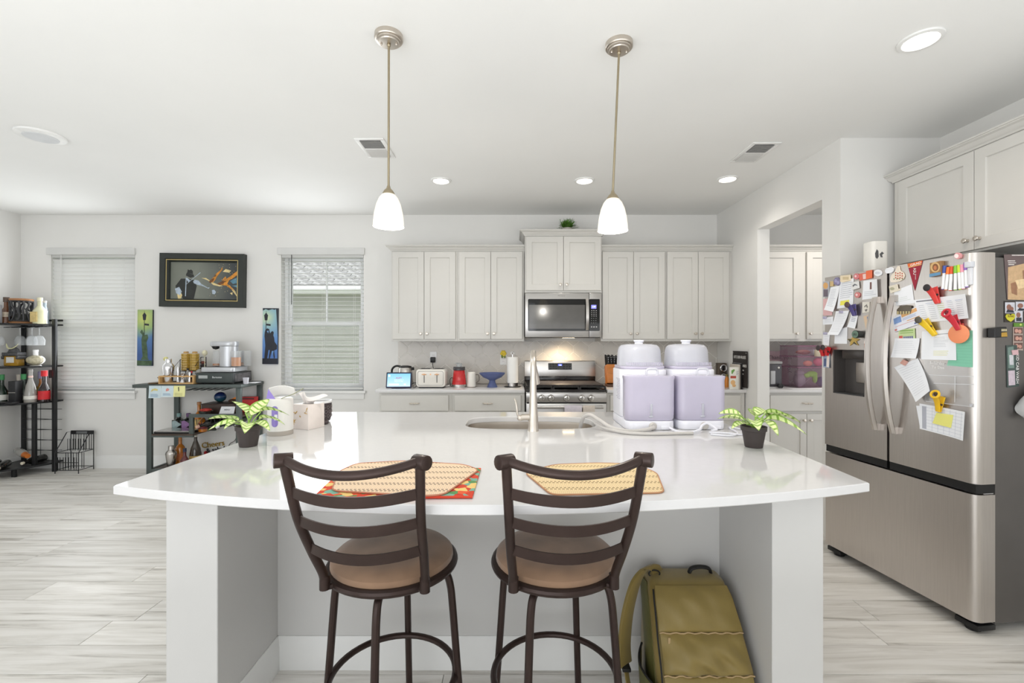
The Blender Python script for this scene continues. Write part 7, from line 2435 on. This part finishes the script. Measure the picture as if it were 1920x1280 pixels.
writing('lettering', 'GRAD', .017, wl_, t, (.006, -.0034, .039), (PI / 2, 0, 0), sx=1.25).rotation_euler = (PI / 2, -.1, 0)
writing('lettering', 'ASU', .020, wl_, t, (.000, -.0034, .002), (PI / 2, PI / 2, 0))
writing('lettering', 'Innovation', .006, wl_, t, (.005, -.0034, -.030), (PI / 2, PI / 2, 0))
magnet('thick square magnet with a swirl in brown and teal, left of the markers', [(1085, 262), (1190, 240), (1190, 370), (1085, 392)], (150, 112, 70), th=.022, marks=[('sand_swirl', (206, 170, 116), [circ(1137, 300, 44, 48)]), ('brown_swirl', (128, 84, 56), [circ(1140, 302, 28, 34)]), ('inner_swirl', (190, 120, 80), [circ(1138, 305, 14, 20)]), ('blue_foot', (96, 142, 176), [[(1085, 362), (1190, 344), (1190, 370), (1085, 392)]])])
magnet('round pink and white button magnet at the top of the right door', circ(1325, 195, 32, 30), (214, 150, 152), th=.012, marks=[('white_face', (236, 224, 222), [circ(1318, 196, 20, 20)])])
paper('wide white timetable page with a coloured table, curling at the door edge', [(905, 602), (1440, 545), (1470, 770), (980, 812)], off=.002, curl_x=.035,
      lines=[('heading', (120, 122, 132), [(.04, .36, .06, .105)]), ('printing', GREYI, [(a, a + w_, .26 + .085 * k, .275 + .085 * k) for k in range(8) for a, w_ in ((.06, .1), (.22, .13), (.60, .12), (.78, .14))]),
             ('green_print', (190, 206, 130), [(.40, .54, .26 + .085 * k, .28 + .085 * k) for k in range(8)]), ('heading_row', (150, 160, 200), [(.2, .33, .2, .215), (.40, .52, .2, .215), (.6, .7, .2, .215), (.77, .93, .2, .215)])])
paper('white half page note under a beige tag on the right door', [(722, 520), (888, 455), (912, 632), (742, 656)], off=.0015, lines=[('printing', (196, 206, 196), rows(3, .15, .85, .55, .85, .15, 2))])
magnet('beige ticket shaped tag magnet on the right door', [(682, 475), (760, 455), (770, 500), (790, 495), (788, 512), (765, 520), (700, 540), (690, 520)], (222, 214, 196), th=.004, off=.004, marks=[('oval', (176, 172, 146), [circ(715, 498, 22, 14)])])
magnet('dark bison magnet with straw letters on the right door', [(760, 690), (790, 660), (850, 648), (890, 655), (892, 690), (880, 730), (865, 722), (845, 728), (760, 735)], (96, 88, 76), th=.006, off=.005, marks=[('straw_letters', (190, 176, 130), [sq(765 + 26 * k, 706, 780 + 26 * k, 734) for k in range(5)])])
paper('tilted flyer with orange and blue tables on the right door', [(712, 765), (950, 655), (1000, 810), (730, 900)], col=(232, 234, 242), off=.0042, lines=[('orange_print', (226, 176, 120), [(.35, .92, .05, .26), (.5, .95, .55, .6)]), ('blue_print', (130, 160, 210), [(.04, .32, .12, .5)] + rows(3, .36, .9, .34, .5, .3, 3)), ('dark_print', (96, 110, 160), [(.72, .92, .84, .92)]), ('red_print', (214, 130, 120), [(.03, .11, .82, .95), (.05, .9, .68, .70)])])
paper('pale green advert magnet with a red flower on the right door', [(766, 872), (918, 862), (922, 975), (768, 985)], col=(196, 214, 160), off=.0025, lines=[('stripe', (146, 180, 104), [(.1, .9, .1, .2), (.1, .9, .3, .36)]), ('red_flower', (206, 96, 92), [(.03, .25, .55, .9)]), ('letters', (110, 106, 160), [(.3 + .12 * k, .39 + .12 * k, .62, .95) for k in range(5)])])
paper('crumpled white receipt below the green advert on the right door', [(735, 955), (965, 955), (945, 1142), (712, 1130)], off=.004, curl=.012, lines=[('printing', (206, 208, 214), rows(7, .08, .92, .14, .85, .14, 6))])
paper('long receipt tilted under a pink diamond magnet on the right door', [(725, 1222), (945, 1140), (1102, 1440), (972, 1542)], off=.0025, curl=.03, lines=[('printing', (206, 208, 214), rows(14, .1, .9, .08, .92, .12, 8))])
magnet('pink diamond shaped stone magnet on the tilted receipt', [(822, 1148), (862, 1172), (835, 1208), (790, 1184)], (206, 158, 146), th=.009, off=.004, rough=.3)
paper('white recipe page with yellow marked lines on the right door', [(985, 892), (1290, 868), (1308, 1158), (982, 1150)], off=.003, curl=.004, lines=[('heading', (130, 132, 140), [(.45, .92, .13, .145)]), ('printing', (176, 180, 188), rows(7, .36, .8, .24, .60, .14, 2)), ('marked_lines', (226, 224, 150), rows(4, .36, .82, .70, .88, .28, 3))])
paper('mint green lined page beside the recipe page', [(1296, 890), (1448, 882), (1450, 1224), (1212, 1208)], col=(132, 198, 170), off=.0018, lines=[('ruled_line', (116, 180, 152), [(.05, .95, .25 + .08 * k, .255 + .08 * k) for k in range(9)])])
bag_clip('red bag clip with a black pad above the timetable page', (1130, 560), -14, .085, (222, 70, 66), (44, 40, 42), ring=False, off=.008)
bag_clip('yellow bag clip with a grey pad holding the recipe page', (1075, 855), -32, .095, (236, 198, 44), (86, 82, 72), ring=False, off=.007)
bag_clip('red ring clip holding the mint green page', (1330, 810), -18, .075, (206, 52, 66), (120, 30, 44), ring=True, off=.012)
t, u, z = on_fridge('orange_disc', 'flat orange disc clip hanging below the red ring clip', 'clip', (1345, 915), .014)
MB().cyl((0, 0, 0), (0, -.006, 0), .045, n=36).build('disc', mc('disc_orange', (240, 148, 104), .4), t, bev=.001)
MB().box(-.012, .012, .001, .0125, .01, .05).build('back_clip', mc('clip_deep', (190, 60, 50), .4), t)
# transparent acrylic planner
t, u, z = on_fridge('acrylic_planner', 'clear acrylic planner board with white script below the recipe page', 'board', (1230, 1360), .0012)
q = lq([(1000, 1150), (1468, 1238), (1470, 1592), (1010, 1540)], zc1, u, z)
ACR = M('clear_acrylic', (236, 238, 240), .08, alpha=.12, noise=0, coat=.3)
MB().prism(q, .0, .003, T90).build('board', ACR, t)
lm = MB()
for (a, b) in (((1050, 1292), (1468, 1310)), ((1090, 1370), (1468, 1382)), ((1290, 1300), (1288, 1545)), ((1020, 1535), (1470, 1590))):
    (x0, z0), (x1, z1) = lq([a, b], zc1, u, z)
    dx, dz = x1 - x0, z1 - z0
    L_ = math.hypot(dx, dz)
    nx, nz = -dz / L_ * .0011, dx / L_ * .0011
    lm.prism([(x0 - nx, z0 - nz), (x1 - nx, z1 - nz), (x1 + nx, z1 + nz), (x0 + nx, z0 + nz)], .0031, .0035, T90)
lm.build('grid_lines', mc('line_white', (226, 228, 230), .5), t)
(x0, z0), = lq([(1125, 1205)], zc1, u, z)
writing('lettering', 'Saturday', .020, wl_, t, (x0, -.0034, z0 + .012), (PI / 2, 0, 0))
writing('lettering', 'To Dos', .019, wl_, t, (x0 + .004, -.0034, z0 - .010), (PI / 2, 0, 0))
(x0, z0), = lq([(1450, 1570)], zc1, u, z)
MB().cyl((x0, -.003, z0), (x0, -.010, z0), .007, n=14).build('standoff', CHROME, t)
# lower sheaf of papers
paper('back sheet of the paper sheaf at the bottom of the right door', [(928, 395), (1080, 400), (1100, 600), (965, 600)], off=.002, cvt=zc2)
paper('grid form sheaf held by the lower yellow clip, bent at the door edge', [(962, 374), (1418, 452), (1400, 718), (965, 608)], off=.004, curl_x=.022, cvt=zc2, lines=[('grey_column', (178, 180, 190), [(.06, .15, .08, .95)]), ('grid_rule', (190, 194, 206), [(.15, .97, .1 + .12 * k, .108 + .12 * k) for k in range(8)] + [(.15 + .13 * k, .156 + .13 * k, .05, .96) for k in range(7)])])
paper('yellow sticky note on the grid form sheaf', [(1135, 458), (1292, 482), (1270, 600), (1098, 556)], col=(232, 228, 128), off=.014, cvt=zc2, name='sticky_note', cat='note')
bag_clip('lower yellow bag clip with two dark rings holding the sheaf', (1172, 380), 10, .078, (238, 190, 40), (70, 54, 36), ring=True, off=.010, cvt=zc2)
# markers
MKS = [((1205, 285), (1186, 500), (70, 86, 160), 'blue'), ((1240, 298), (1216, 506), (238, 120, 40), 'light orange'), ((1270, 292), (1254, 512), (222, 84, 40), 'dark orange'), ((1306, 285), (1301, 506), (130, 196, 70), 'green'),
       ((1336, 278), (1346, 500), (198, 222, 60), 'lime yellow'), ((1364, 276), (1374, 496), (238, 160, 176), 'pink'), ((1397, 256), (1406, 478), (150, 110, 190), 'purple')]
for a, b, col, nm in MKS:
    u0, z0 = f_uv(*zc1(a)); u1, z1 = f_uv(*zc1(b))
    p = FINV @ Vector((u1, -.009, z1))
    t = thing('dry_erase_marker', 'white dry erase marker with a %s cap stuck on the right door' % nm, 'marker', p, FA, 'markers on the fridge')
    d = Vector((u0 - u1, 0, z0 - z1))
    MB().cyl((0, 0, 0), d * .68, .0072, n=14).build('barrel', WHITEP, t)
    MB().cyl(d * .685, d, .0085, .0080, n=14).build('cap', mc('cap_%d_%d_%d' % col, col, .4), t)
    MB().cyl(d * .0, d * -.03, .0066, .005, n=12).build('plug', mc('cap_%d_%d_%d' % col, col, .4), t)
u0, z0 = f_uv(*zc1((1438, 248))); u1, z1 = f_uv(*zc1((1440, 462)))
t = thing('white_hook', 'white adhesive hook strip right of the markers', 'hook', FINV @ Vector((u1, -.002, z1)), FA)
h_ = z0 - z1
MB().box(-.009, .009, -.014, 0, 0, h_ * .74).build('strip', mc('strip_grey', (226, 226, 230), .4), t, bev=.003)
MB().box(-.016, .016, -.022, 0, h_ * .745, h_).build('head', mc('strip_head', (214, 216, 222), .4), t, bev=.004)

# ------------------------------------------------------------------ things on the fridge's near side (facing the room)
T_S = FINV @ Matrix.Translation((W_ - .003, 0, 0))


def side_uv(px, py, xo):
    """Where the sight line of a pixel meets the fridge's near end plane, as depth along the side and height."""
    o = FINVI @ Vector((0, 0, CAMZ))
    d = FINVI.to_3x3() @ Vector((px - CX, FPX, -(py - CY)))
    k = (xo - o.x) / d.x
    p = o + d * k
    return p.y, p.z


SX = W_ - .012 + .001


def side_item(name, label, cat, q, col, th=.002, group=None, off=0.0, marks=None, mat=None, bev=.0005, x=None):
    x = SX if x is None else x
    pts = [side_uv(*zc1(p), x) for p in q]
    cy = sum(p[0] for p in pts) / len(pts); cz = sum(p[1] for p in pts) / len(pts)
    t = thing(name, label, cat, FINV @ Vector((x + off, cy, cz)), FA + PI / 2, group)
    # local x runs along the fridge's depth, local -y out of its side
    loc = [(p[0] - cy, p[1] - cz) for p in pts]
    MB().prism(loc, 0, th, T90).build('body', mat or mc('side_%d_%d_%d' % col, col, .5, noise=.05), t, bev=bev, seg=1)
    for k, (nm, c_, pp) in enumerate(marks or []):
        m = MB()
        for p in pp:
            l_ = [side_uv(*zc1(a), x) for a in p]
            m.prism([(a[0] - cy, a[1] - cz) for a in l_], th + .0001 + .0003 * k, th + .0005 + .0003 * k, T90)
        m.build(nm, mc('ink_%d_%d_%d' % c_, c_, .5, noise=.1, scale=60), t)
    return t, cy, cz


side_item('house_poster', 'large brown house brochure page on the fridge side', 'poster', [(1732, 182), (2060, 182), (2060, 606), (1762, 598)], (108, 92, 92),
          marks=[('room_photo', (206, 172, 132), [[(1768, 300), (2060, 232), (2060, 606), (1765, 598)]]), ('photo_shade', (158, 116, 88), [[(1790, 450), (1850, 430), (1850, 560), (1800, 540)], [(1900, 330), (2000, 310), (2000, 420), (1905, 430)]]), ('photo_light', (236, 208, 164), [[(1830, 420), (1960, 400), (2000, 470), (1860, 500)]]), ('lettering_line', (226, 220, 216), [sq(1800, 186, 1920, 194), sq(1762, 238, 1830, 246), sq(1765, 256, 1838, 263), sq(1768, 272, 1822, 280)])])
side_item('photo_board', 'dark photo board with couple snapshots on the fridge side', 'photo board', sq(1735, 610, 2060, 806), (58, 52, 50),
          marks=[('photo', (206, 206, 214), [sq(1740, 624, 1830, 724), sq(1838, 618, 1935, 704), sq(1830, 704, 1902, 804)]), ('faces', (150, 104, 90), [circ(1775, 668, 22, 26), circ(1800, 684, 18, 20), circ(1880, 655, 26, 22), circ(1862, 740, 20, 24)]), ('jackets', (46, 48, 60), [[(1748, 718), (1760, 690), (1815, 700), (1824, 720)], [(1850, 700), (1870, 676), (1920, 684), (1928, 702)], sq(1842, 764, 1890, 798)])])
t, cy, cz = side_item('heart_magnet', 'yellow heart magnet reading love on the fridge side', 'magnet', [(1785, 745), (1800, 730), (1818, 732), (1828, 752), (1815, 780), (1785, 804), (1752, 782), (1738, 755), (1748, 734), (1768, 732)], (206, 200, 50), th=.003, off=.0032, group=None)
writing('lettering', 'love', .020, mc('heart_brown', (120, 92, 40), .5), t, (0, -.0035, .002), (PI / 2, 0, 0))
side_item('photo_strip', 'strip of three booth photos on the fridge side', 'photo', [(1815, 850), (1908, 850), (1908, 1068), (1815, 1060)], (176, 160, 150), marks=[('frame_photo', (112, 80, 74), [sq(1822, 858, 1902, 912), sq(1822, 926, 1902, 982), sq(1822, 996, 1902, 1052)]), ('faces', (206, 156, 140), [circ(1845, 886, 16, 18), circ(1875, 892, 16, 18), circ(1850, 955, 16, 18), circ(1880, 958, 14, 16), circ(1848, 1026, 16, 18), circ(1878, 1030, 15, 16)])])
side_item('green_magnet', 'small green leaf magnet above the photo strip', 'magnet', sq(1822, 814, 1908, 848), (96, 140, 50), th=.004, marks=[('bright_spot', (206, 214, 120), [circ(1880, 830, 10, 9)])])
t, cy, cz = side_item('car_wash_magnet', 'grey green car wash magnet with vertical white lettering on the fridge side', 'magnet', [(1752, 1020), (1850, 1015), (1868, 1398), (1760, 1410)], (70, 84, 80), th=.003,
                      marks=[('car_body', (118, 140, 132), [[(1762, 1040), (1815, 1030), (1822, 1230), (1768, 1230)]]), ('car_window', (206, 206, 210), [[(1775, 1110), (1812, 1108), (1816, 1200), (1780, 1200)]]), ('pale_panel', (206, 192, 202), [[(1765, 1255), (1825, 1250), (1830, 1385), (1770, 1390)]])])
l0 = side_uv(*zc1((1848, 1235)), SX)
writing('lettering', 'KID CAB WASH', .021, wl_, t, (l0[0] - cy, -.0045, l0[1] - cz), (PI / 2, PI / 2, 0), sx=.95)
side_item('baby_photo_magnet', 'pink baby photo magnet overlapping the car wash magnet', 'magnet', [(1790, 1065), (1850, 1060), (1855, 1105), (1800, 1110)], (214, 176, 180), th=.003, off=.0042)
t, cy, cz = side_item('belt_box_magnet', 'black and gold box magnet stuck on the right door edge', 'magnet', [(1580, 862), (1692, 850), (1700, 946), (1580, 950)], (34, 34, 36), th=.030, x=W_ - .002, bev=.003,
                      marks=[('gold_panel', (190, 150, 60), [[(1640, 905), (1690, 900), (1694, 940), (1640, 942)]]), ('pale_letters', (206, 196, 160), [sq(1640 + 13 * k, 870, 1649 + 13 * k, 892) for k in range(4)])])
# white round dispenser at the frame edge
p = side_uv(1908, 755, SX)
t = thing('paper_cup_dispenser', 'pale grey rounded dispenser hanging on the fridge side at the frame edge', 'dispenser', FINV @ Vector((SX, p[0] + .05, p[1])), FA + PI / 2)
m = MB()
rr = []
for x, h in ((-.07, .035), (-.055, .058), (-.02, .072), (.04, .080), (.12, .082), (.16, .08)):
    rr.append([(x, -.05 + .048 * math.cos(a), .01 + h * math.sin(a) + x * .5) for a in [2 * PI * k / 20 for k in range(20)]])
m.rings(rr)
m.build('shell', mc('shell_grey', (206, 206, 206), .4, noise=.02), t, ang=50)
MB().cyl((.05, -.03, -.06), (.06, -.03, -.11), .012).build('bracket', BLACK, t)

# paper bag standing on top of the fridge
p0, p1 = at(1625, 470, 2.85), at(1655, 470, 2.85)
t = thing('paper_roll_pack', 'white paper packet with a dark bird print standing on top of the fridge', 'packet', ((p0.x + p1.x) / 2 + .012, 2.86, 1.7655))
w = (p1.x - p0.x) / 2
MB().prism(rrect(-w, w, -.045, .045, .02), 0, .228).build('packet', mc('packet_white', (236, 234, 228), .7, noise=.02), t, bev=.006)
def onp(pts):
    return [(x * w, z) for x, z in pts]
m = MB()
for pts in ([(-.75, .15), (-.55, .175), (-.35, .165), (-.3, .13), (-.5, .115), (-.7, .125)], [(-.2, .145), (.1, .16), (.35, .15), (.1, .14), (.2, .125), (-.05, .125)]):
    m.prism(onp(pts), .0452, .0458, T90)
m.build('bird_print', mc('print_dark', (92, 92, 94), .6), t)
